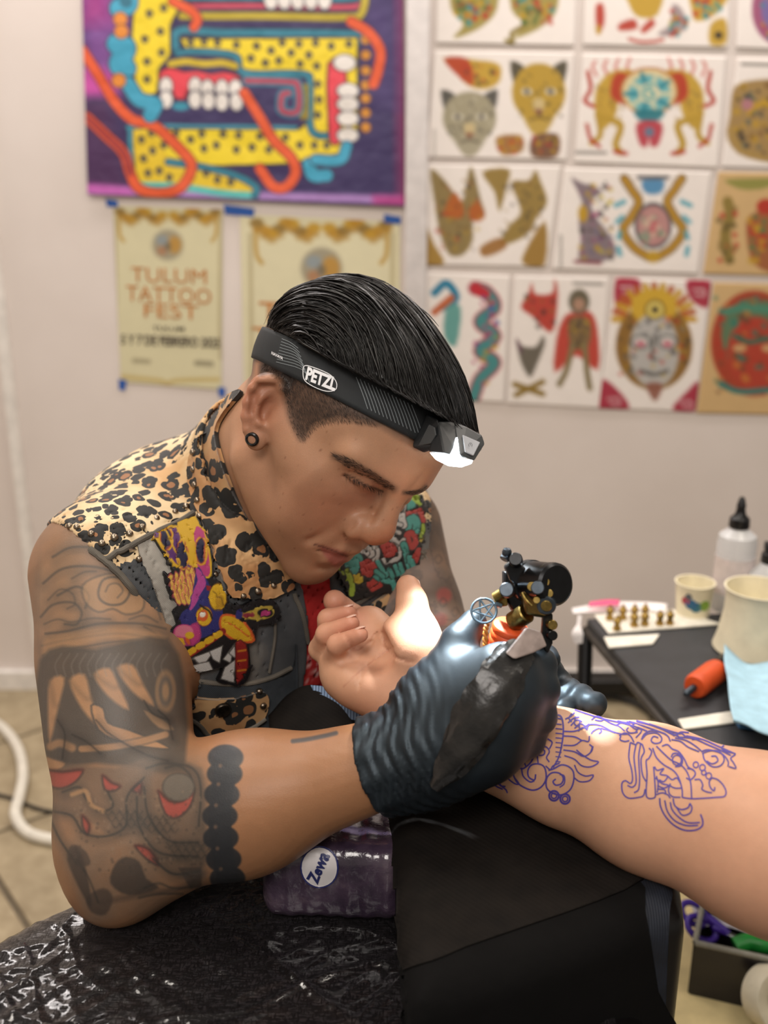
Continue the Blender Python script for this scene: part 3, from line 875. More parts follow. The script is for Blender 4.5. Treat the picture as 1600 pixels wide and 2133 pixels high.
WH_, TN = 'efe7e1', 'cfae7c'
FLASH = [('two snake and flower heads', [(914, -150), (1204, -150), (1196, 96), (908, 90)], f00, WH_), ('figure with feathers and charms', [(1222, -150), (1524, -150), (1516, 100), (1214, 94)], f01, WH_), ('round pink and violet medallion', [(1540, -150), (1800, -150), (1800, 110), (1532, 100)], f02, WH_),
         ('yellow and grey jaguar heads', [(906, 106), (1196, 110), (1180, 334), (888, 328)], f10, WH_), ('two golden jaguars holding a turquoise disc', [(1214, 112), (1512, 118), (1494, 350), (1196, 338)], f11, WH_), ('coiled brown tiger', [(1536, 120), (1800, 126), (1800, 356), (1502, 348)], f12, WH_),
         ('brown winged eagle and dancer', [(886, 342), (1168, 346), (1140, 556), (880, 552)], f20, WH_), ('seated hare and ornate mirror', [(1176, 350), (1482, 358), (1452, 570), (1150, 560)], f21, WH_), ('red flowers on tan paper', [(1496, 358), (1800, 364), (1800, 580), (1464, 570)], f22, TN),
         ('coiled feathered snakes', [(878, 566), (1062, 574), (1050, 838), (872, 830)], f30, WH_), ('caped jackal figure and red mask', [(1072, 574), (1268, 578), (1250, 850), (1056, 840)], f31, WH_), ('pale face with golden headdress', [(1282, 578), (1482, 584), (1448, 858), (1246, 850)], f32, WH_), ('red and green mask on tan paper', [(1486, 588), (1800, 596), (1800, 868), (1450, 860)], f33, TN)]
for lab, c, fn, base in FLASH:
    tag(sheet('flash_sheet', c, fn, base, 4.0, .002, .0008), 'flash print of ' + lab, 'print', 'tattoo flash sheets on the wall')

# ------------------------------------------------------------------ the tattooing person
HC = np.array([-0.0433, 0.8614, 0.0825])                      # head centre in the camera's axes (right, depth, up)


def rot_zxy(a, b, c):
    a, b, c = map(math.radians, (a, b, c))
    return np.array(Matrix.Rotation(a, 3, 'Z') @ Matrix.Rotation(b, 3, 'X') @ Matrix.Rotation(c, 3, 'Y'))


HRc = rot_zxy(-127.5, -47.6, 0.0)
AX = np.stack([RIGHT, FWD, UP], 1)
HR = AX @ HRc                                                 # head axes (his right, forward, up) in the world
HP = CAM + AX @ HC


def h2w(p): return np.asarray(p, float) @ HR.T + HP
def w2h(p): return (p - HP.astype(np.float32)) @ HR.astype(np.float32)


EAR_O = h2w((.0850, -.012, -.010))
EAR_N = HR @ np.array([.86, .50, .05]); EAR_N /= np.linalg.norm(EAR_N)


def ept(px, py, off=0.0):
    """point of the ear's plane in head axes"""
    p = on_plane(px, py, EAR_O, EAR_N) + EAR_N * off
    return (p - HP) @ HR


EAR_RIM = [ept(588, 840, -.004), ept(586, 812, .000), ept(567, 791, .003), ept(545, 794, .005), ept(528, 812, .006), ept(518, 840, .008), ept(515, 868, .010), ept(519, 893, .011), ept(529, 914, .011)]
EAR_ANTI = [ept(558, 816, .001), ept(541, 832, .005), ept(536, 860, .007), ept(541, 882, .008), ept(553, 893, .006)]
EAR_C = ept(548, 858, -.002); EAR_LOBE = ept(535, 916, .009); EAR_BOWL = ept(561, 858, .007); EAR_TRAG = ept(577, 868, .000)
PLUG_C = ept(531, 911, .012)
EAR_M = frame((EAR_N @ HR))


def ear_sdf(q):
    e = ell(q, EAR_C, (.020, .031, .0055), np.stack([EAR_M[:, 0], EAR_M[:, 1], EAR_M[:, 2]], 1) @ EAR_TURN)
    e = smin(e, chain(q, EAR_RIM, [.0030, .0036, .0040, .0042, .0042, .0042, .0040, .0038, .0038]), .004)
    e = smin(e, chain(q, EAR_ANTI, [.0028, .0034, .0036, .0034, .0028]), .005)
    e = smin(e, ell(q, EAR_LOBE, (.0085, .0085, .0050), EAR_M), .004)
    e = smax(e, -ell(q, EAR_BOWL, (.0075, .0105, .0080), EAR_M), .005)
    e = smax(e, -chain(q, [ept(572, 806, .006), ept(548, 806, .008), ept(532, 826, .010), ept(526, 858, .012)], [.0020, .0024, .0022, .0018]), .003)
    e = smin(e, ell(q, EAR_TRAG, (.0050, .0060, .0045), EAR_M), .004)
    return e


# turn the ear plate so that its long axis follows the ear's length
_u = (ept(552, 795) - ept(538, 935)); _u /= np.linalg.norm(_u)
_c = EAR_M.T @ _u; _t = math.atan2(-_c[0], _c[1])
EAR_TURN = np.array([[math.cos(_t), -math.sin(_t), 0], [math.sin(_t), math.cos(_t), 0], [0, 0, 1]])


def head_sdf(q):
    """q in head axes: x his right, y forward, z up"""
    q0 = q; q = q.copy(); q[:, 0] = np.abs(q[:, 0])
    d = ell(q, (0, -.012, .026), (.075, .084, .074))
    d = smin(d, ell(q, (0, .036, .030), (.064, .062, .052)), .03)
    d = smin(d, ell(q, (0, .032, -.030), (.062, .058, .078)), .03)
    d = smin(d, rc(q, (.054, -.002, -.058), (.016, .074, -.098), .018, .017), .03)
    d = smin(d, ell(q, (0, .080, -.099), (.021, .019, .017)), .018)
    d = smin(d, rc(q, (.050, .056, -.022), (.066, .012, -.010), .019, .014), .02)
    d = smin(d, ell(q, (.035, .062, -.052), (.026, .022, .030)), .02)
    d = smin(d, ell(q, (0, .071, -.072), (.037, .026, .027)), .018)
    d = smin(d, rc(q, (.007, .088, .017), (.046, .073, .016), .0130, .0125), .014)
    # eye socket and lowered lid
    d = smax(d, -ell(q, (.029, .104, -.004), (.019, .018, .009)), .018)
    d = smin(d, ell(q, (.0310, .0740, -.004), (.0170, .0150, .0125)), .005)
    d = smax(d, -chain(q, [(.0165, .0865, -.009), (.024, .0900, -.0115), (.035, .0885, -.0110), (.0475, .0775, -.006)], [.0008, .0013, .0013, .0009]), .0022)
    d = smax(d, -chain(q, [(.018, .094, .001), (.030, .0945, .0040), (.046, .0835, .001)], [.0008, .001, .0008]), .0035)
    d = smin(d, ell(q, (.033, .0750, -.0195), (.015, .0085, .005)), .010)
    # nose
    d = smin(d, rc(q, (0, .091, .010), (0, .1085, -.026), .0090, .0125), .012)
    d = smin(d, ell(q, (0, .1085, -.034), (.0145, .0135, .0115)), .008)
    d = smin(d, ell(q, (.0160, .0965, -.0375), (.0090, .0130, .0105)), .0065)
    d = smax(d, -ell(q, (.0085, .1020, -.0480), (.0046, .0080, .0042)), .003)
    # lips
    d = smin(d, chain(q, [(0, .0965, -.0665), (.009, .0955, -.0655), (.028, .0840, -.0710)], [.0055, .0056, .0028]), .004)
    d = smin(d, chain(q, [(0, .0960, -.0810), (.012, .0935, -.0800), (.027, .0840, -.0745)], [.0080, .0070, .0030]), .004)
    d = smax(d, -chain(q, [(0, .1055, -.0728), (.011, .1030, -.0724), (.031, .0870, -.0724)], [.0014, .0014, .0010]), .0030)
    d = smax(d, -rc(q, (0, .1065, -.0535), (0, .1085, -.0595), .002, .003), .005)
    d = smax(d, -chain(q, [(.025, .0995, -.036), (.033, .0935, -.051), (.039, .0850, -.066)], [.0003, .0006, .0002]), .010)
    d = smax(d, -ell(q, (0, .1000, -.0925), (.018, .005, .0030)), .008)
    d = smin(d, ell(q, (0, .0865, -.102), (.018, .014, .013)), .014)
    # ears: the same ear on both sides
    m = (q[:, 0] > .05) & (q[:, 1] < .04)
    if m.any():
        e = d.copy(); e[m] = smin(d[m], ear_sdf(q[m]), .005); d = e
    return d


# joints: pixel position and depth along the camera axis
SH_R, EL_R, WR_R = W(222, 1195, .880), W(270, 1748, .795), W(822, 1582, .742)
SH_L, EL_L, WR_L = W(795, 1112, 1.06), W(872, 1400, .985), W(1085, 1478, .850)
NECK0 = h2w((0, -.034, -.045)); NECK1 = W(452, 1075, 1.000)
CHEST = W(495, 1300, 1.015); BELLY = W(495, 1560, 1.09); PELV = W(500, 1900, 1.19)
_lat = (SH_L - SH_R); _lat /= np.linalg.norm(_lat)              # towards his left
_upv = NECK1 - BELLY; _upv -= _lat * (_upv @ _lat); _upv /= np.linalg.norm(_upv)
_fr = np.cross(_upv, _lat) * -1.0
TM = np.stack([_lat, _fr, _upv], 1)                             # torso axes: his left, forward, up
if (TM[:, 1] @ (CAM - CHEST)) < 0: TM[:, 1] *= -1


def near(p, pts, r):
    return chain(p, pts, [r] * len(pts), .01)


def torso_sdf(p):
    b = near(p, (NECK1, CHEST, BELLY, PELV), .26); m = b < .06
    if m.any(): b[m] = torso_raw(p[m])
    return b


def torso_raw(p):
    d = ell(p, CHEST, (.172, .115, .165), TM)
    d = smin(d, ell(p, CHEST + TM @ [-.078, .062, .045], (.085, .052, .075), TM), .05)
    d = smin(d, ell(p, CHEST + TM @ [.078, .062, .045], (.085, .052, .075), TM), .05)
    d = smin(d, ell(p, BELLY, (.160, .125, .19), TM), .08)
    d = smin(d, ell(p, PELV, (.180, .14, .15), TM), .08)
    d = smin(d, ell(p, CHEST + TM @ [0, -.050, .070], (.150, .070, .10), TM), .06)
    for s, S in ((-1, SH_R), (1, SH_L)):
        d = smin(d, rc(p, NECK1 + TM @ [s * .03, -.030, -.005], S + TM @ [-s * .015, -.008, .006], .048, .046), .05)
    return d


def neck_sdf(p):
    d = rc(p, NECK0, NECK1, .052, .060)
    d = smin(d, rc(p, h2w((.040, -.022, -.035)), NECK1 + TM @ [-.025, .050, -.045], .020, .016), .03)
    d = smin(d, rc(p, h2w((-.040, -.022, -.035)), NECK1 + TM @ [.025, .050, -.045], .020, .016), .03)
    return d


def arm_sdf(p, S, E, Wr, out):
    ua = E - S; ua /= np.linalg.norm(ua)
    fa = Wr - E; fa /= np.linalg.norm(fa)
    d = rc(p, S, E, .052, .046)
    d = smin(d, rc(p, S + out * .006, S + ua * .13 + out * .008, .056, .040), .03)           # deltoid
    inn = fa - ua * (fa @ ua); inn /= np.linalg.norm(inn)
    d = smin(d, rc(p, S + ua * .10 + inn * .018, S + ua * .22 + inn * .014, .040, .036), .03)  # biceps
    d = smin(d, rc(p, S + ua * .08 - inn * .016, S + ua * .22 - inn * .012, .040, .034), .03)  # triceps
    L = np.linalg.norm(Wr - E)
    d = smin(d, rc(p, E, E + fa * L * .45, .049, .047), .03)
    d = smin(d, rc(p, E + fa * L * .12 - ua * .020, E + fa * L * .5 - ua * .006, .036, .034), .03)   # brachioradialis
    d = smin(d, rc(p, E + fa * L * .45, Wr, .046, .031), .03)
    d = smin(d, ell(p, E + ua * .032 - fa * .018, (.024, .024, .024)), .03)                   # elbow point
    return d


def body_sdf(p):
    d = torso_sdf(p)
    d = smin(d, neck_sdf(p), .035)
    for J, s in (((SH_R, EL_R, WR_R), -1.), ((SH_L, EL_L, WR_L), 1.)):
        e = near(p, J, .075); m = e < .04
        if m.any(): e[m] = arm_sdf(p[m], *J, TM @ np.array([s, 0, 0]))
        d = smin(d, e, .025)
    q = w2h(p)
    m = np.linalg.norm(q - np.array([0, 0, 0], np.float32), axis=1) < .19
    if m.any():
        h = np.full(len(p), 1.0, np.float32); h[m] = head_sdf(q[m]); h[~m] = np.linalg.norm(q[~m], axis=1) - .15
        d = smin(d, h, .014)
    return d



HB = np.array([h2w((x, y, z)) for x in (-.075, .085) for y in (-.10, .125) for z in (-.125, .115)])
hlo, hhi = HB.min(0), HB.max(0)
_all = np.array([SH_R, EL_R, WR_R, SH_L, EL_L, WR_L, CHEST, PELV])
lo, hi = _all.min(0) - .10, _all.max(0) + .10
lo = np.minimum(lo, hlo - .01); hi = np.maximum(hi, hhi + .02)
if globals().get('HEAD_ONLY'): lo, hi = hlo - .03, hhi + .02
HSTEP = globals().get('HSTEP', .0019)
gx = axis_steps(lo[0], hi[0], .0042, [(hlo[0], hhi[0], HSTEP)])
gy = axis_steps(lo[1], hi[1], .0042, [(hlo[1], hhi[1], HSTEP)])
gz = axis_steps(lo[2], hi[2], .0042, [(hlo[2], hhi[2], HSTEP)])
import time
_t0 = time.time()
bv, bq = surface_nets(body_sdf, gx, gy, gz, )
print('body', len(gx), len(gy), len(gz), len(bv), len(bq), time.time() - _t0)

# fit the features to this face
LM = [((.0475, .0785, -.006), (719, 989)), ((.0165, .0880, -.009), (797, 1029)), ((0, .100, .008), (833, 1034)), ((0, .122, -.034), (797, 1122)),
      ((0, .100, -.050), (757, 1133)), ((.0250, .0980, -.038), (719, 1096)), ((.029, .0865, -.0714), (660, 1136)), ((0, .1025, -.0716), (720, 1157)),
      ((0, .098, -.100), (668, 1186)), ((0, .080, -.116), (634, 1203)), ((.010, .101, .017), (822, 1018)),
      ((-.040, .088, .017), (884, 1016)), ((0, .0995, .040), (911, 964)), ((0, .104, -.080), (700, 1178)), (tuple(EAR_LOBE), (534, 917)), (tuple(EAR_RIM[3]), (545, 793)), (tuple(EAR_RIM[6]), (514, 866))]
_src = h2w([a for a, b in LM]); _dep = (_src - CAM) @ FWD
_dst = np.array([W(b[0], b[1], d) for (a, b), d in zip(LM, _dep)])
print('landmark error px', np.round(PX(_src) - np.array([b for a, b in LM])).astype(int).tolist())
_K = np.exp(-((_src[:, None] - _src[None]) ** 2).sum(-1) / (2 * .030 ** 2))
_wts = np.linalg.solve(_K + .12 * np.eye(len(LM)), _dst - _src)


def fit(p):
    p = np.asarray(p, float)
    return p + np.exp(-((p[:, None] - _src[None]) ** 2).sum(-1) / (2 * .030 ** 2)) @ _wts


_m = np.linalg.norm(bv - HP, axis=1) < .2
bv[_m] = fit(bv[_m])
bn = normals_of(bv, bq)

# ---- skin colours: the face and the tattoo sleeves
_pal = dict(skin='b78a6b', ink='57514b', dark='3b3836', red='b0483f', tan='bb8660')
arm_r = np.minimum(pdist(bv, np.array([SH_R, EL_R])), pdist(bv, np.array([EL_R, WR_R]))) < .085
arm_l = np.minimum(pdist(bv, np.array([SH_L, EL_L])), pdist(bv, np.array([EL_L, WR_L]))) < .085
BODY_BVH = bvh_of(bv, bq)
for _k in range(2):
    fc = bv[bq].mean(1); face_cam = np.einsum('ij,ij->i', bn[bq[:, 0]], CAM - fc) > -.02
    dr = np.minimum(pdist(fc, np.array([SH_R, EL_R])), pdist(fc, np.array([EL_R, WR_R])))
    uv = PX(fc)
    sel = (dr < .085) & face_cam & (np.linalg.norm(fc - NECK1, axis=1) > .13) & (uv[:, 1] > 1090)
    bv, bq, _ = refine(bv, bq, sel)
    bn = normals_of(bv, bq)
PB = PX(bv)
camside = np.einsum('ij,ij->i', bn, CAM - bv) > -.03
dR = np.minimum(pdist(bv, np.array([SH_R, EL_R])), pdist(bv, np.array([EL_R, WR_R])))
dL = np.minimum(pdist(bv, np.array([SH_L, EL_L])), pdist(bv, np.array([EL_L, WR_L])))
headm = np.linalg.norm(bv - HP, axis=1) < .15
isR = (dR < .085) & ~headm
isL = (dL < .085) & ~headm & ~isR
skin = np.tile(hexc(_pal['skin']), (len(bv), 1))


# general tone: redder at cheeks, nose and ears, darker round the jaw
f1 = fbm(bv, 60, 3)
skin *= (1 + .05 * f1)[:, None]


def tone(c, r, col, a):
    w = np.exp(-((bv - h2w(c)) ** 2).sum(1) / (2 * r * r)) * a
    skin[:] = skin + (hexc(col) - skin) * w[:, None]


for c, r, col, a in (((.045, .07, -.035), .022, 'b06f52', .5), ((0, .118, -.036), .016, 'b5714f', .6), ((.085, -.015, -.005), .022, 'b0654c', .55),
                     ((.03, .08, -.095), .028, '94694e', .5), ((.055, .03, -.07), .03, '9f7154', .4), ((.031, .090, -.012), .012, '8a5a44', .45), ((.0165, .090, -.006), .006, '6f4434', .5)):
    tone(c, r, col, a)
hp = Paint(PB[headm], skin[headm], soft=3.0)
hcam = (camside & True)[headm]
_b0 = hp.C.copy()
# brows, lash line, lips
for w, a in ((18, .18), (9, .22)):
    hp.line([(695, 950), (716, 956), (745, 972), (775, 988), (800, 1004), (822, 1018)], w, '2c211b', a, soft=8)
hp.line([(842, 1026), (862, 1027), (878, 1022), (887, 1014)], 8, '2c211b', .6, soft=6)
hp.line([(716, 987), (735, 995), (757, 1008), (780, 1017), (797, 1024)], 4, '2a1a14', .8, soft=4)
hp.poly([(664, 1135), (690, 1140), (716, 1149), (726, 1156), (700, 1156), (680, 1148)], '8d4f45', .6, soft=4, smooth=3)
hp.poly([(668, 1140), (690, 1150), (724, 1160), (715, 1176), (700, 1182), (682, 1166)], 'a55c55', .75, soft=6, smooth=3)
hp.line([(655, 1134), (680, 1142), (705, 1152), (724, 1159)], 3.0, '4a2420', .8, soft=3)
for _ in range(60):
    hp.dot((rng.uniform(580, 850), rng.uniform(900, 1150)), rng.uniform(.8, 1.7), '70432f', .5, soft=2)
# short hair faded up the sides: darker towards the band
fade = [(588, 800), (603, 770), (680, 805), (760, 850), (800, 880), (752, 880), (716, 872), (676, 878), (654, 888), (640, 905), (627, 917), (616, 900), (606, 880), (597, 850)]
nz = .5 + .5 * fbm(bv[headm], 700, 5)
_f = Paint(PB[headm], np.zeros((headm.sum(), 3)), soft=18.0); _f.poly(fade, 'ffffff', 1.0, smooth=3)
fa = _f.C[:, 0] * (.60 + .25 * nz)
hp.C += (hexc('35271f') - hp.C) * fa[:, None]
_f = Paint(PB[headm], np.zeros((headm.sum(), 3)), soft=10.0); _f.poly([(540, 760), (575, 735), (620, 790), (592, 812), (585, 790), (560, 778), (540, 782)], 'ffffff', 1.0)
hp.C += (hexc('2e231d') - hp.C) * (_f.C[:, 0] * .8)[:, None]
hp.C[~hcam] = _b0[~hcam]
skin[headm] = hp.C
# scalp under the hair
_q = (bv - HP) @ HR
sc_ = np.clip((_q[:, 2] + .25 * np.maximum(-_q[:, 1], 0) - .050) / .012, 0, 1) * (np.abs(_q[:, 0]) < .09) * (np.linalg.norm(_q, axis=1) < .16)
skin = skin + (hexc('241c18') - skin) * (sc_ * .9)[:, None]
_nb = np.clip((-_q[:, 1] - .045) / .02, 0, 1) * np.clip((_q[:, 2] + .03) / .02, 0, 1) * headm
skin = skin + (hexc('2b211b') - skin) * (_nb * .75)[:, None]

# ---- right sleeve
ip = np.flatnonzero(isR)
tp = Paint(PB[ip], skin[ip], soft=5.0)
tp.C[:] = hexc('a27350')
upper = [(70, 1080), (340, 1080), (380, 1300), (380, 1560), (440, 1570), (440, 1900), (180, 1930), (60, 1650)]
g1 = fbm(np.c_[PB[ip], np.zeros(len(ip))] / 100, 3.0, 11)
wash = Paint(PB[ip], np.zeros((len(ip), 3)), soft=30.0); wash.poly(upper, 'ffffff')
tp.C += (hexc('6e655c') - tp.C) * (wash.C[:, 0] * np.clip(.46 + .30 * g1, .1, .75))[:, None]
I, D = '5d564f', '4a4540'


def tl(pts, w, col, a):
    tp.line(pts, w * 3.2, col, a * .42, soft=w * 6); tp.line(np.asarray(pts, float) + (w * 1.6, w * 1.8), w * 2.4, col, a * .30, soft=w * 5); tp.line(pts, w, col, a, soft=4)



# pale cloud bands at the top of the arm
tp.poly([(85, 1180), (150, 1150), (240, 1165), (300, 1200), (345, 1270), (345, 1310), (250, 1300), (180, 1290), (120, 1310), (85, 1330)], 'b58a66', .45, soft=14, smooth=3)
for pts in ([(90, 1215), (130, 1185), (190, 1180), (245, 1195), (290, 1225)], [(85, 1285), (110, 1260), (150, 1255), (170, 1275), (160, 1300), (135, 1300)],
            [(95, 1320), (140, 1315), (200, 1300), (250, 1298), (300, 1300), (345, 1310)], [(88, 1345), (130, 1335), (190, 1325), (260, 1320), (340, 1335)],
            [(120, 1240), (160, 1222), (185, 1240), (178, 1266)], [(110, 1160), (150, 1140), (210, 1145), (260, 1175), (310, 1215), (335, 1260)]):
    tl(pts, 5, D, .6)
tp.poly([(172, 1220), (205, 1200), (250, 1195), (285, 1215), (300, 1245), (295, 1272), (262, 1280), (235, 1268), (205, 1275), (178, 1255)], 'a88460', .6, soft=5, smooth=3, edge=D, ew=2)
tp.dot((238, 1232), (35, 30), 'a07d5c', .6, soft=3); tp.line([(205, 1232), (215, 1208), (240, 1202), (265, 1212), (270, 1235), (256, 1256), (230, 1260), (210, 1250)], 4, D, .8, closed=True)
tp.line([(220, 1232), (228, 1218), (245, 1216), (256, 1230), (245, 1245)], 3, D, .6)
for pts in ([(100, 1250), (125, 1228), (150, 1236), (156, 1258), (140, 1268)], [(150, 1205), (175, 1192), (200, 1190)], [(285, 1215), (318, 1245), (335, 1290)], [(270, 1290), (300, 1282), (328, 1296)], [(92, 1300), (120, 1290), (150, 1296), (190, 1288), (230, 1290)],
            [(90, 1365), (130, 1352), (180, 1346), (230, 1338), (300, 1330)], [(300, 1305), (330, 1325), (345, 1350)], [(105, 1330), (160, 1322), (220, 1312)]):
    tl(pts, 3.5, D, .5)
tp.poly([(95, 1330), (150, 1318), (230, 1306), (330, 1318), (345, 1345), (250, 1330), (170, 1344), (95, 1368)], 'b28760', .55, soft=10, smooth=3)
# dark mane band with pale claws
tp.poly([(82, 1375), (130, 1345), (200, 1352), (270, 1335), (350, 1330), (385, 1420), (385, 1600), (300, 1600), (200, 1590), (120, 1600), (70, 1600), (72, 1480)], '4c4742', .80, soft=10, smooth=2)
for pts in ([(104, 1418), (134, 1412), (122, 1470), (104, 1545), (100, 1480)], [(145, 1418), (176, 1405), (190, 1455), (206, 1512), (170, 1475)],
            [(196, 1405), (228, 1392), (248, 1430), (268, 1478), (225, 1450)], [(244, 1392), (276, 1385), (298, 1425), (320, 1470), (275, 1440)]):
    tp.poly(pts, 'b18560', .9, soft=8, smooth=3); c_m = np.mean(pts, 0); tp.line([pts[0], c_m, pts[2]], 8, '6e5a47', .45, soft=12)
for k in range(14):
    x = 120 + k * 17; tp.line([(x, 1408), (x - 5, 1385), (x + 8, 1362)], 3, '837a70', .35, soft=4)
tp.dot((345, 1440), (22, 45), 'a07d5c', .6, soft=5); tp.dot((345, 1440), (14, 32), '5d564f', .8, soft=4); tp.dot((345, 1440), (7, 18), 'a07d5c', .8)
tp.poly([(190, 1470), (215, 1475), (225, 1505), (268, 1520), (330, 1545), (352, 1560), (300, 1556), (250, 1545), (205, 1520)], 'b38660', .85, soft=4, smooth=3, edge=D)
tp.line([(170, 1560), (230, 1556), (290, 1545), (345, 1530)], 14, 'b38660', .75, soft=5, edge=D)
tp.line([(105, 1555), (125, 1548), (150, 1558)], 16, 'b38660', .7, soft=7)
tp.poly([(300, 1480), (340, 1500), (362, 1520), (330, 1515)], 'a98360', .7, smooth=3)
# flames and red scales near the elbow
tp.poly([(78, 1580), (140, 1590), (240, 1600), (300, 1580), (360, 1590), (420, 1600), (425, 1700), (430, 1800), (380, 1830), (330, 1800), (300, 1740), (240, 1745), (200, 1720), (160, 1700), (110, 1690)], '6c5a4c', .70, soft=8, smooth=2)
tp.poly([(80, 1572), (110, 1582), (135, 1590), (120, 1602), (85, 1600)], 'b98a63', .8, smooth=3)
for pts in ([(92, 1605), (130, 1608), (172, 1604), (158, 1628), (130, 1642), (104, 1636)], [(214, 1616), (232, 1630), (250, 1638), (236, 1648), (218, 1644)],
            [(330, 1648), (352, 1668), (380, 1668), (405, 1642), (396, 1680), (368, 1704), (344, 1694)], [(276, 1645), (294, 1630), (292, 1652)], [(172, 1700), (186, 1718), (182, 1738), (172, 1722)],
            [(282, 1762), (312, 1770), (330, 1802), (304, 1788)]):
    tp.poly(pts, 'a84a42', .8, soft=5, smooth=3, edge='3d3a36', ew=2); tp.line(spline(np.asarray(pts, float), 2, True)[:5], 8, '5a2c28', .4, soft=8)
for pts in ([(130, 1650), (165, 1640), (180, 1665), (205, 1690), (235, 1680), (225, 1650)], [(110, 1690), (150, 1700), (175, 1735), (220, 1742), (262, 1720), (265, 1660), (300, 1620)],
            [(305, 1600), (345, 1590), (400, 1600), (418, 1640), (414, 1720)], [(300, 1640), (310, 1700), (350, 1750), (412, 1755)], [(285, 1660), (290, 1720), (330, 1775), (410, 1785)],
            [(345, 1600), (372, 1595), (396, 1615), (400, 1640)], [(320, 1790), (360, 1820), (416, 1815)], [(80, 1600), (90, 1660), (120, 1740), (160, 1800)]):
    tl(pts, 4.5, '3d3a36', .75)
tp.dot((372, 1640), (32, 28), '6e655a', .85, soft=5, edge='3d3a36', ew=2)
tp.line([(150, 1655), (178, 1648), (190, 1676), (215, 1690)], 9, 'b08760', .7)
for _ in range(160):
    c = (rng.uniform(150, 420), rng.uniform(1640, 1820)); tp.dot(c, rng.uniform(2, 4), rng.choice(['463f39', '8a7460']), .35, soft=3)
tp.poly([(240, 1800), (262, 1785), (290, 1795), (305, 1830), (330, 1850), (270, 1865), (230, 1840)], '423c38', .75, soft=6, smooth=3)
tp.poly([(180, 1870), (215, 1850), (235, 1870), (220, 1905), (190, 1900)], '4a403a', .7, soft=6, smooth=3)
tp.poly([(150, 1760), (170, 1780), (185, 1840), (190, 1890), (165, 1850), (140, 1790)], '4a413b', .8, soft=6, smooth=3)
tp.poly([(155, 1760), (180, 1775), (188, 1800), (168, 1800)], '4a413b', .7, smooth=3)
tp.line([(215, 1880), (300, 1862), (380, 1850), (420, 1820)], 12, '54463d', .55, soft=10)
tp.poly([(372, 1808), (420, 1806), (420, 1850), (395, 1850)], '473f39', .7, soft=5)
for pts in ([(300, 1850), (330, 1840), (360, 1850), (400, 1848)], [(290, 1870), (330, 1862), (380, 1862)], [(160, 1790), (185, 1830), (205, 1880)]):
    tp.line(pts, 4, '3d3a36', .6)
for cx_, cy_, a_, n_, r_0 in ((225, 1690, .3, 5, 14), (355, 1755, .2, 6, 15), (300, 1700, .5, 4, 13)):
    for i_ in range(n_):
        for j_ in range(3): tl([(cx_ + i_ * 16 - 8 + j_ * 8, cy_ + j_ * 13), (cx_ + i_ * 16 + j_ * 8, cy_ + j_ * 13 + 8), (cx_ + i_ * 16 + 8 + j_ * 8, cy_ + j_ * 13)], 2.0, '3d3a36', .45)
for pts in ([(200, 1500), (230, 1530), (300, 1570), (350, 1585)], [(120, 1500), (135, 1530), (130, 1580)], [(330, 1480), (350, 1500), (360, 1540)], [(300, 1460), (318, 1486), (352, 1500)], [(150, 1530), (180, 1545), (210, 1570)]):
    tl(pts, 3.5, '302c29', .6)
# beaded bracelet
bead = [(470, 1578), (468, 1612), (462, 1655), (458, 1700), (460, 1745), (466, 1790), (474, 1830), (486, 1868)]
tp.line(bead, 46, '2f3033', .93, soft=5)
for (x, y) in bead: tp.dot((x, y), (37, 27), '2e2f32', .95, soft=4)
for i in range(len(bead) - 1):
    x, y = (np.array(bead[i]) + bead[i + 1]) / 2; tp.dot((x - 10, y), 4, '8c6a52', .55, soft=4)
tp.line([(610, 1544), (640, 1540), (680, 1532), (700, 1527)], 9, '40444a', .8, soft=4)
cs = camside[ip]
bk = fbm(bv[ip], 45, 21)
rest = hexc('9d714f') + (hexc('56504a') - hexc('9d714f')) * np.clip(.5 + .8 * bk, 0, .8)[:, None]
fw = np.clip((bv[ip] - EL_R) @ ((WR_R - EL_R) / np.linalg.norm(WR_R - EL_R)) / .10 - .9, 0, 1)[:, None]
rest = rest + (hexc('ab7a57') - rest) * fw
skin[ip] = np.where(cs[:, None], tp.C, rest)
# ---- left sleeve
ip = np.flatnonzero(isL)
b2 = fbm(bv[ip], 55, 31); b3 = fbm(bv[ip], 120, 32)
c = hexc('8f6a50') + (hexc('55483f') - hexc('8f6a50')) * np.clip(.5 + .7 * b2, 0, .9)[:, None]
c += (hexc('4a3b33') - c) * (np.abs(b3) < .10)[:, None] * .5
lp = Paint(PB[ip], c, 4); lp.dot((925, 1240), 16, 'a33e38', .6, soft=8); lp.dot((918, 1290), 14, 'a33e38', .5, soft=8)
for (x, y) in ((905, 1165), (930, 1210), (915, 1255), (940, 1275)):
    lp.line([(x, y), (x + 8, y - 9), (x + 16, y), (x + 8, y + 9), (x + 2, y + 4)], 3, '40342d', .6)
skin[ip] = lp.C

m_skin = NT('tattooed_skin')
_a = m_skin.n('VertexColor', layer_name='Col')
_nz = m_skin.noise(1400, 3); _n2 = m_skin.noise(90, 4)
m_skin.col(m_skin.mix(1.0, m_skin.mix(1.0, _a.outputs[0], m_skin.ramp(_n2.outputs[0], [(.3, .93), (.7, 1.0)]), 'MULTIPLY'), m_skin.ramp(_nz.outputs[0], [(.35, .93), (.65, 1.0)]), 'MULTIPLY'))
m_skin.set(Roughness=.47); m_skin.b.inputs['Specular IOR Level'].default_value = .45
m_skin.b.inputs['Subsurface Weight'].default_value = .12
m_skin.b.inputs['Subsurface Radius'].default_value = (1, .35, .2); m_skin.b.inputs['Subsurface Scale'].default_value = .004
_v = m_skin.n('TexVoronoi'); _v.inputs['Scale'].default_value = 900; m_skin.l(m_skin.coord(), _v.inputs['Vector'])
m_skin.bump(_v.outputs[0], .10, .0006)
m_skin = m_skin.m
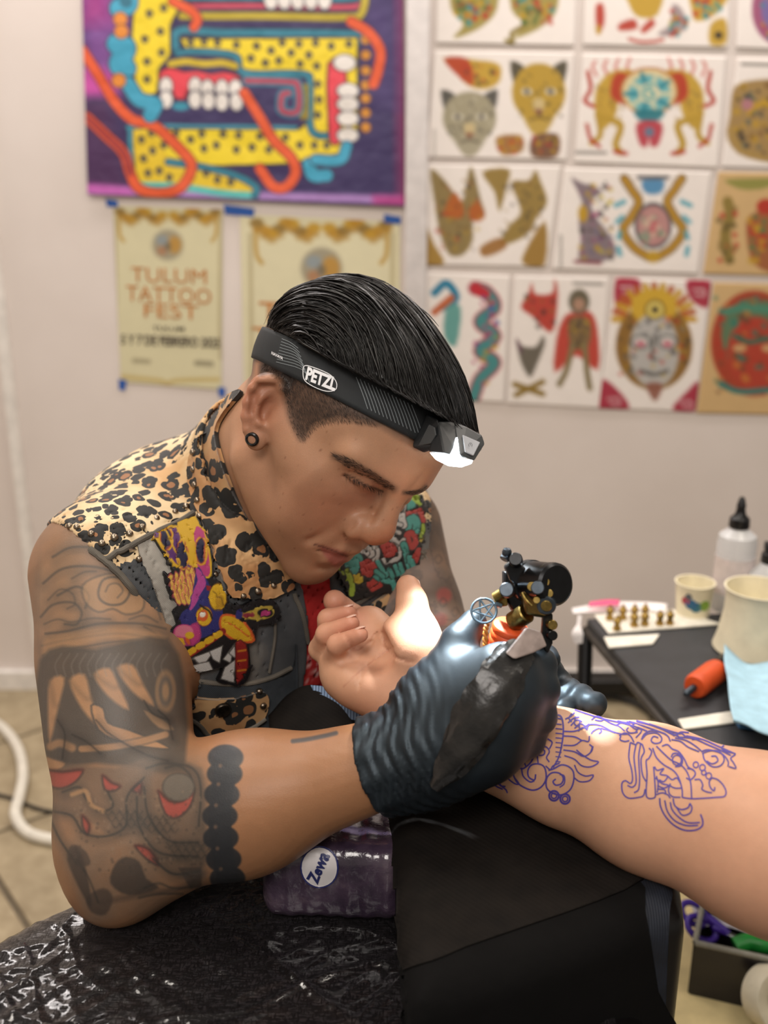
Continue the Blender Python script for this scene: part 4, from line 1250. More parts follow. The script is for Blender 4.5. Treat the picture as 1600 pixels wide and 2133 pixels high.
person = mesh_obj('person', bv, bq, m_skin, colors=skin)
tag(person, 'man with headlamp, leopard and denim vest and tattooed arm, bending over to tattoo', 'person')


def drape(name, poly, tree, off, thick, step, material, parent, base='ffffff', painter=None, smooth=3, soft=2.0, edge_drop=True, maxdepth=None):
    """a piece of cloth or embroidery lying on a surface; the outline is given in the frame's pixels"""
    poly = np.asarray(poly, float)
    if smooth: poly = spline(poly, smooth, True)
    lo, hi = poly.min(0) - step, poly.max(0) + step
    X = np.arange(lo[0], hi[0] + step, step); Y = np.arange(lo[1], hi[1] + step, step)
    G = np.stack(np.meshgrid(X, Y, indexing='ij'), -1); sh = G.shape[:2]; P = G.reshape(-1, 2)
    ins = inpoly(P, poly)
    i2 = ins.reshape(sh)
    cell = i2[:-1, :-1] | i2[1:, :-1] | i2[:-1, 1:] | i2[1:, 1:]
    need = np.zeros(sh, bool); need[:-1, :-1] |= cell; need[1:, :-1] |= cell; need[:-1, 1:] |= cell; need[1:, 1:] |= cell
    need = need.ravel(); mv = need & ~ins
    if mv.any():                                        # outside corners slide onto the outline
        Q = P[mv]; best = np.full(len(Q), 1e18); B = Q.copy()
        for i in range(len(poly)):
            a, b = poly[i - 1], poly[i]; ab = b - a
            t = np.clip(((Q - a) @ ab) / (ab @ ab + 1e-9), 0, 1); c_ = a + t[:, None] * ab; dd = ((Q - c_) ** 2).sum(1)
            u = dd < best; best[u] = dd[u]; B[u] = c_[u]
        P[mv] = B
    idx = np.full(len(P), -1); V = []; N = []; UV = []
    for k in np.flatnonzero(need):
        h = hit(P[k, 0], P[k, 1], tree)
        if h is None: continue
        if maxdepth and (h[0] - CAM) @ FWD > maxdepth: continue
        idx[k] = len(V); V.append(h[0]); N.append(h[1]); UV.append(P[k])
    ii = idx.reshape(sh)
    q = np.stack([ii[:-1, :-1], ii[1:, :-1], ii[1:, 1:], ii[:-1, 1:]], -1)[cell]
    q = q[(q >= 0).all(1)]
    V = np.array(V); N = np.array(N); UV = np.array(UV)
    # drop cells stretched across a depth step
    e = np.linalg.norm(V[q] - V[np.roll(q, 1, 1)], axis=2).max(1); q = q[e < .02]
    lab = np.arange(len(V))                              # keep the largest connected piece
    while True:
        m_ = lab[q].min(1); new = lab.copy(); np.minimum.at(new, q.ravel(), np.repeat(m_, 4)); new = new[new]
        if (new == lab).all(): break
        lab = new
    q = q[lab[q[:, 0]] == np.bincount(lab[q[:, 0]]).argmax()]
    us = np.unique(q); mp2 = np.full(len(V), -1); mp2[us] = np.arange(len(us)); V, N, UV, q = V[us], N[us], UV[us], mp2[q]
    N2 = relax(N, q, 3, .5); N2 /= np.linalg.norm(N2, axis=1)[:, None] + 1e-9
    top = V + N2 * (off + thick); bot = V + N2 * off * .5
    n = len(V)
    from collections import Counter
    ed = {}
    for a_, b_ in ((0, 1), (1, 2), (2, 3), (3, 0)):
        for x, y in q[:, [a_, b_]]: 
            if (y, x) in ed: del ed[(y, x)]
            else: ed[(x, y)] = 1
    side = np.array([(x, x + n, y + n, y) for x, y in ed]) if ed else np.zeros((0, 4), int)
    pt = Paint(UV, base, soft)
    if painter: painter(pt)
    cols = np.concatenate([pt.C, pt.C])
    o = mesh_obj(name, np.concatenate([top, bot]), np.concatenate([q[:, ::-1], side]), material, parent, colors=cols)
    return o

# ---- hair: a dark combed cap with strands over it
HAIR_C = np.array([0, -.004, .030])


def hair_sdf(q):
    d = ell(q, (0, -.008, .034), (.080, .089, .079))
    d = smin(d, ell(q, (0.004, .050, .058), (.064, .052, .042)), .03)
    d = smin(d, ell(q, (0.010, .086, .056), (.050, .027, .027)), .025)
    return d


def hair_r(D):
    """distance from the hair's centre to its outside along unit directions D (head axes)"""
    a = np.full(len(D), .03); b = np.full(len(D), .17)
    for _ in range(22):
        m = (a + b) / 2; f = hair_sdf((HAIR_C + D * m[:, None]).astype(np.float32)); neg = f < 0
        a = np.where(neg, m, a); b = np.where(neg, b, m)
    return a


# the band's plane, from three points of it on the head
_bp = [hit(572, 728)[0], hit(742, 812)[0], hit(880, 884)[0]]
BN = np.cross(_bp[1] - _bp[0], _bp[2] - _bp[0]); BN /= np.linalg.norm(BN)
if BN @ HR[:, 2] < 0: BN = -BN
BO = HP + HR @ np.array([0, 0, .03]); BO = BO - BN * ((BO - _bp[1]) @ BN)
BNh = HR.T @ BN; BOh = HR.T @ (BO - HP)


def above_band(q): return (q - BOh) @ BNh


def cap_sdf(q):
    return smax(hair_sdf(q), -(above_band(q) - .013).astype(np.float32), .004)


_g = np.arange(-.11, .135, .0030, dtype=np.float32)
cv, cq = surface_nets(cap_sdf, _g, _g, _g)
cv = relax(cv, cq, 2)
m_hair = NT('black_hair')
_n = m_hair.noise(260, 3)
m_hair.col(m_hair.ramp(_n.outputs[0], [(.3, '060505'), (.75, '14100e')]))
m_hair.set(Roughness=.30); m_hair.b.inputs['Specular IOR Level'].default_value = .35
m_hair = m_hair.m
cv = cv + (cv - HAIR_C) / np.linalg.norm(cv - HAIR_C, axis=1)[:, None] * -.0015
hair = mesh_obj('hair', h2w(cv), cq, m_hair, person)


def strands(name, roots, seg, rad, material, parent):
    """roots: (n, k, 3) points of each strand in world axes -> thin three-sided tapering tubes in one mesh"""
    n, k, _ = roots.shape
    T = np.gradient(roots, axis=1); T /= np.linalg.norm(T, axis=2)[..., None] + 1e-12
    A = rng.normal(size=(n, 1, 3)); N = A - T * (A * T).sum(-1, keepdims=True); N /= np.linalg.norm(N, axis=2)[..., None] + 1e-12
    B = np.cross(T, N)
    taper = np.sqrt(np.linspace(1, .02, k))[None, :, None] * np.minimum(1, np.linspace(.4, 3, k))[None, :, None]
    R = np.asarray(rad).reshape(-1, 1, 1) * taper
    V = np.stack([roots + R * (math.cos(t) * N + math.sin(t) * B) for t in (0, 2.094, 4.189)], 2)   # n,k,3,3
    base = (np.arange(n) * k * 3)[:, None, None]
    i = np.arange(k - 1)[None, :, None] * 3; j = np.arange(3)[None, None, :]; j2 = (j + 1) % 3
    q = np.stack([base + i + j, base + i + j2, base + i + 3 + j2, base + i + 3 + j], -1).reshape(-1, 4)
    return mesh_obj(name, V.reshape(-1, 3), q, material, parent)


# combed strands: from the crown forward and over the sides
N_ST, K = 5200, 11
be = rng.uniform(-1.25, 1.25, N_ST); al0 = np.radians(rng.uniform(70, 215, N_ST)); ln = np.radians(rng.uniform(50, 100, N_ST))
t = np.linspace(0, 1, K)[None]
al = al0[:, None] - ln[:, None] * t
be2 = be[:, None] + -.06 * be[:, None] * t + rng.normal(0, .03, (N_ST, 1)) * t + .02 * np.sin(6 * t + rng.uniform(0, 6, (N_ST, 1)))
D = np.stack([np.sin(be2), np.cos(be2) * np.cos(al), np.cos(be2) * np.sin(al)], -1)
r = hair_r(D.reshape(-1, 3)).reshape(N_ST, K)
clump = rng.normal(0, .0011, (N_ST, 1)); lift = rng.uniform(.0003, .0030, (N_ST, 1)) * t ** 1.5
P = HAIR_C + D * (r + clump + lift - .0005 - .002 * (t < .05))[..., None]
ab = above_band(P.reshape(-1, 3)).reshape(N_ST, K)
P = P + np.maximum(.013 - ab, 0)[..., None] * BNh * .9
ok = (ab[:, 0] > .012) & (ab.min(1) > -.02)
strands('hair_strand', h2w(P[ok].reshape(-1, 3)).reshape(-1, K, 3), K, rng.uniform(.00022, .00070, ok.sum()), m_hair, hair)['kind'] = 'stuff'

NC = 620                                                   # wet-combed locks that stand proud of the rest
pick = np.flatnonzero(ok)[rng.permutation(ok.sum())[:NC]]
strands('hair_strand', h2w((P[pick] + D[pick] * rng.uniform(.0004, .0022, (NC, 1, 1))).reshape(-1, 3)).reshape(-1, K, 3), K, rng.uniform(.0008, .0016, NC), m_hair, hair)['kind'] = 'stuff'

# clipped hair on the side of the head, the brow and the lashes
m_stub = mat('clipped_hair', '2a1f19', .5, .2)


def short_hairs(name, poly, n, length, flow, rad, jitter=.35, lay=.35, parent=None, tree=None, off=-.0003):
    poly = spline(np.asarray(poly, float), 3, True); lo, hi = poly.min(0), poly.max(0); S = []
    while len(S) < n:
        p = rng.uniform(lo, hi, (n, 2)); p = p[inpoly(p, poly)]
        for x, y in p[:n - len(S)]:
            h = hit(x, y, tree, off)
            if h is None: S.append(None); continue
            fx, fy = flow(x, y); g = hit(x + fx, y + fy, tree, off)
            if g is None: S.append(None); continue
            dv = g[0] - h[0]; dv /= np.linalg.norm(dv) + 1e-9
            dv = dv + h[1] * lay + rng.normal(0, jitter, 3) * .5; dv /= np.linalg.norm(dv)
            Ls = length * rng.uniform(.6, 1.2)
            S.append(np.stack([h[0] + dv * Ls * s_ - h[1] * lay * .25 * Ls * s_ * s_ for s_ in np.linspace(0, 1, 4)]))
    S = np.array([s_ for s_ in S if s_ is not None])
    o = strands(name, S, 4, np.full(len(S), rad), m_stub, parent or person); o['kind'] = 'stuff'
    return o


short_hairs('sideburn', [(590, 805), (603, 785), (680, 815), (745, 855), (790, 885), (730, 876), (676, 882), (652, 892), (640, 906), (627, 918), (614, 900), (604, 880), (597, 850)], 2600, .0040, lambda x, y: (4, 8), .00010)
short_hairs('sideburn', [(545, 765), (575, 742), (620, 792), (592, 815), (580, 790), (560, 776)], 900, .0035, lambda x, y: (-3, 8), .00010)
short_hairs('eyebrow', [(694, 946), (716, 952), (746, 966), (776, 982), (804, 1000), (826, 1016), (816, 1024), (794, 1011), (770, 998), (740, 984), (714, 966)], 620, .0058, lambda x, y: (-6, -4.5), .00012, .30, .25)
short_hairs('eyebrow', [(842, 1024), (860, 1023), (878, 1018), (886, 1012), (886, 1019), (868, 1030), (848, 1032)], 150, .0050, lambda x, y: (5, -2), .00010, .3, .3)
short_hairs('eyelash', [(722, 989), (745, 1000), (770, 1012), (795, 1022), (793, 1025), (768, 1016), (743, 1004), (722, 992)], 70, .0065, lambda x, y: (2, 7), .00016, .25, .9)

# ---- ear plug
PLO = fit(h2w(PLUG_C)[None])[0]; PLN = EAR_N
_mp = mat('black_plug', '0c0c0d', .25)
pl = MB().lathe([(.0034, -.004), (.0034, .0035), (.0046, .0040), (.0056, .0032), (.0058, .0018), (.0050, .0008), (.0048, -.004)], PLO, PLN, 28).build('ear_plug', _mp)
tag(pl, 'black ring plug in the stretched earlobe', 'ear plug')
hole = MB().lathe([(.0032, .0008), (.0, .0008)], PLO, PLN, 20).build('plug_eye', mat('plug_hole', '8d7f70', .5), pl)

# ---- headlamp: strap round the head and a lamp in front
def band_ring(h, off, n=140):
    """strap line at height h over the band's plane, pulled tight over the head"""
    U = HR[:, 1] - BN * (HR[:, 1] @ BN); U /= np.linalg.norm(U); Vv = np.cross(BN, U); out = []
    o = BO + BN * h
    for k in range(n):
        a = 2 * math.pi * k / n; d = math.cos(a) * U + math.sin(a) * Vv
        r = BODY_BVH.ray_cast(Vector(o + d * .3), Vector(-d))
        out.append(np.linalg.norm(np.array(r[0]) - o))
    out = np.array(out)
    for _ in range(3): out = np.maximum(out, (np.roll(out, 1) + np.roll(out, -1)) / 2)
    for _ in range(2): out = (np.roll(out, 1) + out * 2 + np.roll(out, -1)) / 4
    return np.array([o + (math.cos(2 * math.pi * k / n) * U + math.sin(2 * math.pi * k / n) * Vv) * (out[k] + off) for k in range(n)])


m_band = NT('black_strap')
_w = m_band.n('TexWave', bands_direction='X'); _w.inputs['Scale'].default_value = 260; _w.inputs['Distortion'].default_value = .5
m_band.l(m_band.coord(), _w.inputs['Vector'])
m_band.col(m_band.ramp(m_band.noise(30, 2).outputs[0], [(.3, '141617'), (.7, '202427')])); m_band.set(Roughness=.75); m_band.bump(_w.outputs[0], .15, .0004)
m_band = m_band.m
headlamp = empty('headlamp', BO)
tag(headlamp, 'black headlamp with lit white beam strapped round the man\'s head', 'headlamp')
HTS = [-.0135, -.010, -.004, .004, .010, .0135]
rings = [band_ring(h, .0022) for h in HTS]; inner = [band_ring(h, .0010) for h in (-.0135, .0135)]
loop = rings + [inner[1], inner[0]]
V = np.concatenate(loop); n = len(rings[0]); Fq = []
for i in range(len(loop)):
    j = (i + 1) % len(loop)
    for k in range(n): k2 = (k + 1) % n; Fq.append((i * n + k, i * n + k2, j * n + k2, j * n + k))
strap = mesh_obj('strap', V, Fq, m_band); adopt(strap, headlamp)
STRAP_BVH = bvh_of(V, np.array(Fq))

# lettering and fine lines printed on the strap


def ribbon(pts, width, tree, off, MBo, m=4, closed=False, taper=False):
    """thin flat line lying on a surface, pts and width in pixels"""
    P = spline(np.asarray(pts, float), m, closed) if len(pts) > 2 else np.array([np.array(pts[0]) + (np.array(pts[1]) - np.array(pts[0])) * s for s in np.linspace(0, 1, 6)])
    if closed: P = np.vstack([P, P[:1]])
    T = np.gradient(P, axis=0); T /= np.linalg.norm(T, axis=1)[:, None] + 1e-9; Nn = np.stack([-T[:, 1], T[:, 0]], 1)
    L, R = [], []
    for i, (p, n_) in enumerate(zip(P, Nn)):
        w = width / 2 * (min(1, .35 + 2.2 * min(i, len(P) - 1 - i) / len(P)) if taper else 1)
        a = hit(*(p + n_ * w), tree); b = hit(*(p - n_ * w), tree)
        L.append(None if a is None else a[0] + a[1] * off); R.append(None if b is None else b[0] + b[1] * off)
    for i in range(len(P) - 1):
        if any(x is None for x in (L[i], R[i], L[i + 1], R[i + 1])): continue
        if np.linalg.norm(L[i] - L[i + 1]) > .02 or np.linalg.norm(L[i] - R[i]) > .01: continue
        MBo.add([L[i], R[i], R[i + 1], L[i + 1]], [(0, 1, 2, 3)])
    return MBo


m_print = mat('white_print', 'e8e8ea', .5, .02)
m_gprint = mat('grey_print', '8c9498', .5, .02)
adopt(text_on('lettering', 'PETZL', (636, 789), (62, 25), (4, -26), STRAP_BVH, m_print, None, .0006, .045, shear=.1), headlamp)
oval = [(636, 762), (660, 768), (688, 781), (701, 797), (699, 812), (680, 815), (655, 806), (636, 793), (632, 776)]
adopt(ribbon(oval, 1.6, STRAP_BVH, .0005, MB(), 4, True).build('logo_outline', m_print), headlamp)
adopt(text_on('lettering', 'NAVAVA', (566, 738), (24, 12), (1, -6), STRAP_BVH, m_print, None, .0006, .02), headlamp)
lm = MB()
for k in range(15):                                   # slanted pinstripes near the lamp
    x = 742 + k * 8.2; ribbon([(x, 786 + k * 4.1), (x + 13, 786 + k * 4.1 + 33), (x + 24, 786 + k * 4.1 + 66)], 1.1, STRAP_BVH, .0005, lm, 3)
for k in range(9):
    ribbon([(588 - k * 1.5, 706 + k * 6), (606 + k * 3, 714 + k * 7), (622 + k * 3, 726 + k * 9)], .9, STRAP_BVH, .0005, lm, 3)
adopt(tag(lm.build('pinstripe', m_gprint), kind='stuff'), headlamp)


def hull(name, pts, material, parent, bevel=.0, seg=2):
    bm = bmesh.new()
    for p in pts: bm.verts.new(tuple(p))
    r = bmesh.ops.convex_hull(bm, input=bm.verts[:])
    bmesh.ops.delete(bm, geom=list({g for g in r['geom_interior'] if isinstance(g, bmesh.types.BMVert)}), context='VERTS')
    bmesh.ops.dissolve_limit(bm, angle_limit=math.radians(6), verts=bm.verts[:], edges=bm.edges[:])
    bmesh.ops.recalc_face_normals(bm, faces=bm.faces[:])
    me = bpy.data.meshes.new(name); bm.to_mesh(me); bm.free(); me.materials.append(material)
    o = bpy.data.objects.new(name, me); COL.objects.link(o)
    if bevel:
        md = o.modifiers.new('edge', 'BEVEL'); md.width = bevel; md.segments = seg; md.limit_method = 'ANGLE'; md.angle_limit = math.radians(20)
    if parent is not None: adopt(o, parent)
    return o


def flat(name, pts, thick, material, parent, bevel=0.0):
    """a plate with a pixel outline (each with depth), thickened away from the viewer"""
    P = Wn(pts); n = np.cross(P[1] - P[0], P[2] - P[0]); n /= np.linalg.norm(n)
    if n @ (P[0] - CAM) < 0: n = -n
    o = MB().prism(P, n, thick).build(name, material, None, False, bevel)
    if parent is not None: adopt(o, parent)
    return o


m_lbody = mat('lamp_plastic', '1b1d1f', .42, .1, bump=.05)
m_lgrey = mat('lamp_grey', '3a3c3d', .45, .08)
LD = float((hit(880, 890, STRAP_BVH)[0] - CAM) @ FWD)
k = LD - .006
hull('bracket', Wn([(889, 863, k + .004), (912, 874, k - .006), (921, 904, k - .012), (916, 930, k - .012), (884, 943, k), (857, 930, k + .004), (872, 898, k + .004), (912, 874, k + .018), (916, 930, k + .015), (884, 943, k + .016), (889, 863, k + .02)]), m_lbody, headlamp, .0012)
flat('bracket_plate', [(893, 884, k - .0066), (905, 890, k - .0105), (908, 906, k - .0118), (897, 924, k - .0085), (870, 929, k + .000)], .0015, m_lgrey, headlamp, .0006)
top = [(912, 878, k - .006), (946, 878, k - .002), (972, 889, k + .000), (1003, 906, k + .002), (1009, 924, k + .000), (1002, 938, k - .004), (987, 957, k - .012), (955, 951, k - .022), (925, 943, k - .022), (893, 940, k - .010)]
hull('lamp_housing', list(Wn(top)) + list(Wn([(912, 880, k + .02), (1000, 906, k + .03), (1003, 930, k + .026), (985, 955, k + .016), (900, 940, k + .012)])), m_lbody, headlamp, .0016)
hull('lamp_frame', list(Wn([(946, 880, k - .0035), (972, 889, k - .0025), (1004, 907, k - .001), (1010, 925, k - .003), (988, 960, k - .0155), (957, 949, k - .0235), (950, 915, k - .013)])) + list(Wn([(950, 885, k + .006), (1003, 910, k + .01), (985, 955, k - .004), (958, 945, k - .012)])), m_lgrey, headlamp, .0010)
flat('power_button', [(964, 905, k - .0118), (1001, 921, k - .0080), (987, 949, k - .0168), (969, 941, k - .0195)], .0012, mat('button_grey', 'a9abb0', .5, .05), headlamp, .0006)
_bt = MB(); 
for a in range(20):
    t0 = 2 * math.pi * (a * .78 + 2.2) / 20 - .5 * math.pi; t1 = 2 * math.pi * ((a + 1) * .78 + 2.2) / 20 - .5 * math.pi
    c_ = W(980, 927, k - .0165); e1 = RIGHT * .0013; e2 = UP * .0016
    _bt.tube([c_ + math.cos(t0) * e1 + math.sin(t0) * e2, c_ + math.cos(t1) * e1 + math.sin(t1) * e2], .00018, 4)
_bt.tube([W(980, 924, k - .0165), W(980, 927, k - .0165)], .00018, 4)
adopt(_bt.build('power_mark', mat('button_mark', '3c3d40', .5)), headlamp)
m_lens = mat('lamp_lens', 'ffffff', .2, .0, emit=((.85, .96, 1.0), 9.0))
hull('lens', Wn([(893, 942, k - .010), (925, 945, k - .0225), (955, 953, k - .0225), (987, 959, k - .012), (984, 966, k - .006), (962, 974, k + .000), (934, 971, k + .000), (906, 957, k + .000), (945, 972, k + .012)]), m_lens, headlamp, .001)
flat('lens_spike', [(949, 912, k - .0140), (953, 911, k - .0142), (957, 945, k - .0240), (962, 953, k - .0235), (936, 949, k - .0240), (944, 934, k - .0205)], .001, m_lens, headlamp)
# the beam
sp = bpy.data.lights.new('headlamp_beam', 'SPOT'); sp.energy = 7.0; sp.color = (.86, .95, 1.0); sp.spot_size = math.radians(76); sp.spot_blend = .6; sp.shadow_soft_size = .006
so = bpy.data.objects.new('headlamp_beam', sp); COL.objects.link(so)
_lp = W(946, 985, k - .004); _lt = W(1050, 1490, .770)
so.location = _lp; so.rotation_euler = Vector(_lt - _lp).to_track_quat('-Z', 'Y').to_euler()

# ---- the vest: denim with a leopard print yoke, collar and pockets
def leopard(name, scale, c1, c2):
    m_leo = NT(name)
    _co = m_leo.coord((1, 1, 1))
    _dn = m_leo.noise(55, 2, _co)
    _mx = m_leo.n('MixRGB'); _mx.inputs[0].default_value = .012
    m_leo.l(_co, _mx.inputs[1]); m_leo.l(_dn.outputs['Color'], _mx.inputs[2])
    _vo = m_leo.n('TexVoronoi', feature='F1'); _vo.inputs['Scale'].default_value = scale; _vo.inputs['Randomness'].default_value = .85
    m_leo.l(_mx.outputs[0], _vo.inputs['Vector'])
    _dist = _vo.outputs['Distance']
    _rnd = m_leo.n('SeparateColor'); m_leo.l(_vo.outputs['Color'], _rnd.inputs[0])
    _gap = m_leo.noise(120, 2, _co)
    _thr = m_leo.math('ADD', .47, m_leo.math('MULTIPLY', _rnd.outputs[0], .12))
    _spot = m_leo.math('LESS_THAN', _dist, _thr)
    _in = m_leo.math('LESS_THAN', _dist, m_leo.math('MULTIPLY', m_leo.math('SUBTRACT', _rnd.outputs[1], .25), .42))
    _brk = m_leo.math('GREATER_THAN', m_leo.math('ADD', _gap.outputs[0], m_leo.math('MULTIPLY', _dist, .5)), .88)
    _fur = m_leo.noise(18, 3, _co)
    _tan = m_leo.ramp(_fur.outputs[0], [(.35, c1), (.65, c2)])
    _brn = m_leo.mix(_in, '15130f', '8f5f38')
    _c = m_leo.mix(m_leo.math('MULTIPLY', _spot, m_leo.math('SUBTRACT', 1.0, _brk)), _tan, _brn)
    m_leo.col(_c); m_leo.set(Roughness=.7); m_leo.b.inputs['Sheen Weight'].default_value = .15
    m_leo.bump(m_leo.noise(500, 2).outputs[0], .12, .0006)
    return m_leo.m


m_leo = leopard('leopard_yoke', 78, 'c09765', 'e3cba2')
m_leo2 = leopard('leopard_collar', 58, 'a67546', 'cfa877')


def denim(name, stops):
    t = NT(name); n1 = t.noise(14, 5); n2 = t.noise(420, 2)
    c = t.ramp(n1.outputs[0], stops)
    w = t.n('TexWave', bands_direction='DIAGONAL'); w.inputs['Scale'].default_value = 330; w.inputs['Distortion'].default_value = 1.0
    t.l(t.coord(), w.inputs['Vector'])
    t.col(t.mix(1.0, c, t.ramp(w.outputs[0], [(.2, .72), (.8, 1.0)]), 'MULTIPLY'))
    t.set(Roughness=.85); t.bump(w.outputs[0], .25, .0005); return t.m


m_den = denim('washed_denim', [(.30, '33373b'), (.52, '545557'), (.72, '857f76')])
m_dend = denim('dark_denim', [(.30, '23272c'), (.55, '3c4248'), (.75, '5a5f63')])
m_hem = denim('denim_hem', [(.30, '4d4841'), (.55, '6f685e'), (.75, '8f8678')])


def vest_base(p):
    d = torso_sdf(p)
    for s, S, E in ((-1, SH_R, EL_R), (1, SH_L, EL_L)):
        ua = (E - S) / np.linalg.norm(E - S); out = TM @ np.array([s * 1., 0, 0])
        d = smin(d, rc(p, S + out * .004, S + ua * .05 + out * .006, .057, .052), .02)
    d = smin(d, neck_sdf(p) - .003, .02)
    return d


_C0, _C1 = W(462, 935, .900), W(604, 1222, .875)               # the collar's edge: beside the neck and at the throat
CN = np.cross(_C1 - _C0, _lat); CN /= np.linalg.norm(CN)
if CN @ (HP - NECK1) < 0: CN = -CN


_A, _B, _C2 = W(97, 1122, .905), W(215, 1168, .822), W(332, 1330, .870)
PNr = np.cross(_B - _A, _C2 - _A); PNr /= np.linalg.norm(PNr)
if PNr @ (EL_R - SH_R) < 0: PNr = -PNr
# mirrored plane for the left arm
_mir = lambda v: v - 2 * _lat * (v @ _lat)
PNl = _mir(PNr); _Al = CHEST + _mir(_A - CHEST)
LF = TM[:, 1]


def open_sdf(p):
    """negative where the vest is open: arm holes, neck and front"""
    o = np.maximum(-((p - _A) @ PNr), rc(p, SH_R, SH_R + (EL_R - SH_R) * .75, .076, .062)).astype(np.float32)
    ol = np.maximum(-((p - _Al) @ PNl), rc(p, SH_L, SH_L + (EL_L - SH_L) * .75, .085, .075))
    o = np.minimum(o, ol)
    o = np.minimum(o, -((p - _C0) @ CN))
    q = (p - CHEST) @ TM
    w = .012 + .10 * np.maximum(q[:, 2] - .05, 0)
    fr = np.maximum(np.abs(q[:, 0] - .012) - w, -q[:, 1])
    return np.minimum(o, fr)


_vl, _vh = CHEST - .30, CHEST + .30
_vl[2] = BELLY[2] - .08


def vest_sdf(p):
    b = vest_base(p)
    return smax(np.maximum(b - .0065, -(b - .0025)), -open_sdf(p), .002)


_st = .0030
vv, vq = surface_nets(vest_sdf, np.arange(_vl[0], _vh[0], _st, dtype=np.float32), np.arange(_vl[1], _vh[1], _st, dtype=np.float32), np.arange(_vl[2], _vh[2], _st, dtype=np.float32))
# folds
vn = normals_of(vv, vq)
_fo = fbm(vv, 38, 77, 3) * .0022 + fbm(vv, 90, 78, 2) * .0008
vv = vv + vn * np.maximum(_fo, -.001)[:, None]
# split the shell into the leopard yoke and the denim below
YK = Wn([(215, 1168, .83), (405, 1072, .91)]); _yn = np.cross(YK[1] - YK[0], LF); _yn /= np.linalg.norm(_yn)
if _yn @ UP < 0: _yn = -_yn
_yl = CHEST + _mir(YK[0] - CHEST); _ynl = _mir(_yn)
fcv = vv[vq].mean(1)
q_ = (fcv - CHEST) @ TM
top_r = (fcv - YK[0]) @ _yn > 0; top_l = (fcv - _yl) @ _ynl > 0
yoke = np.where(q_[:, 0] < 0, top_r, top_l)
vest = mesh_obj('vest', vv, vq[~yoke], m_den, person)
yk = mesh_obj('yoke', vv, vq[yoke], m_leo, vest)
for o_ in (vest, yk):
    bm = bmesh.new(); bm.from_mesh(o_.data); bmesh.ops.delete(bm, geom=[v for v in bm.verts if not v.link_faces], context='VERTS'); bm.to_mesh(o_.data); bm.free()
VEST_BVH = bvh_of(vv, vq)
# lapel and collar lying on the yoke
lap = [(512, 818), (482, 828), (455, 852), (428, 892), (408, 935), (398, 985), (402, 1040), (420, 1090), (438, 1140), (456, 1190), (478, 1240), (545, 1246), (608, 1226), (588, 1190), (560, 1150), (530, 1105), (503, 1050), (480, 990), (463, 935), (458, 895), (478, 858)]
drape('collar', lap, [VEST_BVH, BODY_BVH], .0028, .0022, 4, m_leo2, vest)
# pale strip of washed denim beside the patch, pocket flap with leopard inset, left pocket
drape('denim_panel', [(285, 1135), (330, 1120), (352, 1180), (365, 1250), (372, 1330), (355, 1330), (335, 1270), (312, 1205)], VEST_BVH, .0012, .0010, 4, denim('pale_denim', [(.3, '8f8a82'), (.6, 'b3ada3'), (.8, 'c4bfb5')]), vest)
drape('lower_panel', [(352, 1405), (420, 1420), (500, 1425), (560, 1415), (608, 1392), (614, 1330), (618, 1450), (600, 1480), (560, 1540), (380, 1540)], VEST_BVH, .0010, .0010, 5, m_dend, vest)  # darker denim panel below the bird patch, underneath the pocket flap
drape('pocket_flap', [(366, 1432), (400, 1446), (450, 1452), (500, 1448), (540, 1436), (556, 1452), (548, 1490), (520, 1508), (470, 1524), (440, 1526), (418, 1500), (392, 1484), (370, 1478)], VEST_BVH, .0026, .0020, 4, m_leo2, vest)
drape('pocket_flap', [(752, 1282), (770, 1258), (808, 1232), (842, 1214), (856, 1232), (850, 1292), (800, 1308)], VEST_BVH, .0022, .0020, 4, m_leo, vest)


def seam(pts, rad, tree, off, MBo, seg=6, m=5):
    P = spline(np.asarray(pts, float), m); Q = []
    for x, y in P:
        h = hit(x, y, tree, off)
        if h is not None: Q.append(h[0])
    return MBo.tube(np.array(Q), rad, seg) if len(Q) > 2 else MBo


hm = MB()
adopt  # (vest sits at the world origin, so plain parenting keeps its place)
seam([(215, 1168), (250, 1150), (290, 1128), (330, 1108), (372, 1090), (404, 1070)], .0026, VEST_BVH, .002, MB(), 8).build('hem', m_hem, vest)
seam([(366, 1480), (392, 1488), (416, 1504), (438, 1528), (470, 1527), (520, 1511), (550, 1492)], .0022, VEST_BVH, .004, MB(), 8).build('hem', m_hem, vest)
seam([(356, 1398), (420, 1418), (500, 1424), (560, 1412), (606, 1390)], .0022, VEST_BVH, .001, MB(), 8).build('seam', m_hem, vest)
seam([(612, 1236), (632, 1290), (640, 1350), (636, 1420), (622, 1470)], .0022, VEST_BVH, .001, MB(), 8).build('hem', m_hem, vest)
seam([(560, 1400), (572, 1320), (566, 1255)], .0015, VEST_BVH, .001, MB(), 6).build('seam', m_hem, vest)
seam([(735, 1262), (790, 1228), (840, 1196), (872, 1170), (884, 1150)], .0022, VEST_BVH, .001, MB(), 6).build('seam', m_hem, vest)
seam([(868, 1144), (888, 1168), (884, 1196), (862, 1240)], .0024, VEST_BVH, .001, MB(), 6).build('hem', m_hem, vest)
# rolled edge round the right arm hole
ring = []
for t_ in np.linspace(0, 1, 60): pass
rim = spline(np.array([(97, 1124), (115, 1116), (150, 1122), (185, 1140), (218, 1166), (250, 1196), (282, 1235), (305, 1280), (325, 1330), (340, 1385)], float), 5)
Q = [hit(x, y, VEST_BVH, .001) or hit(x + 4, y - 6, VEST_BVH, .001) for x, y in rim]
Q = np.array([h[0] for h in Q if h is not None])
MB().tube(Q, .0030, 8).build('armhole_hem', m_hem, vest)

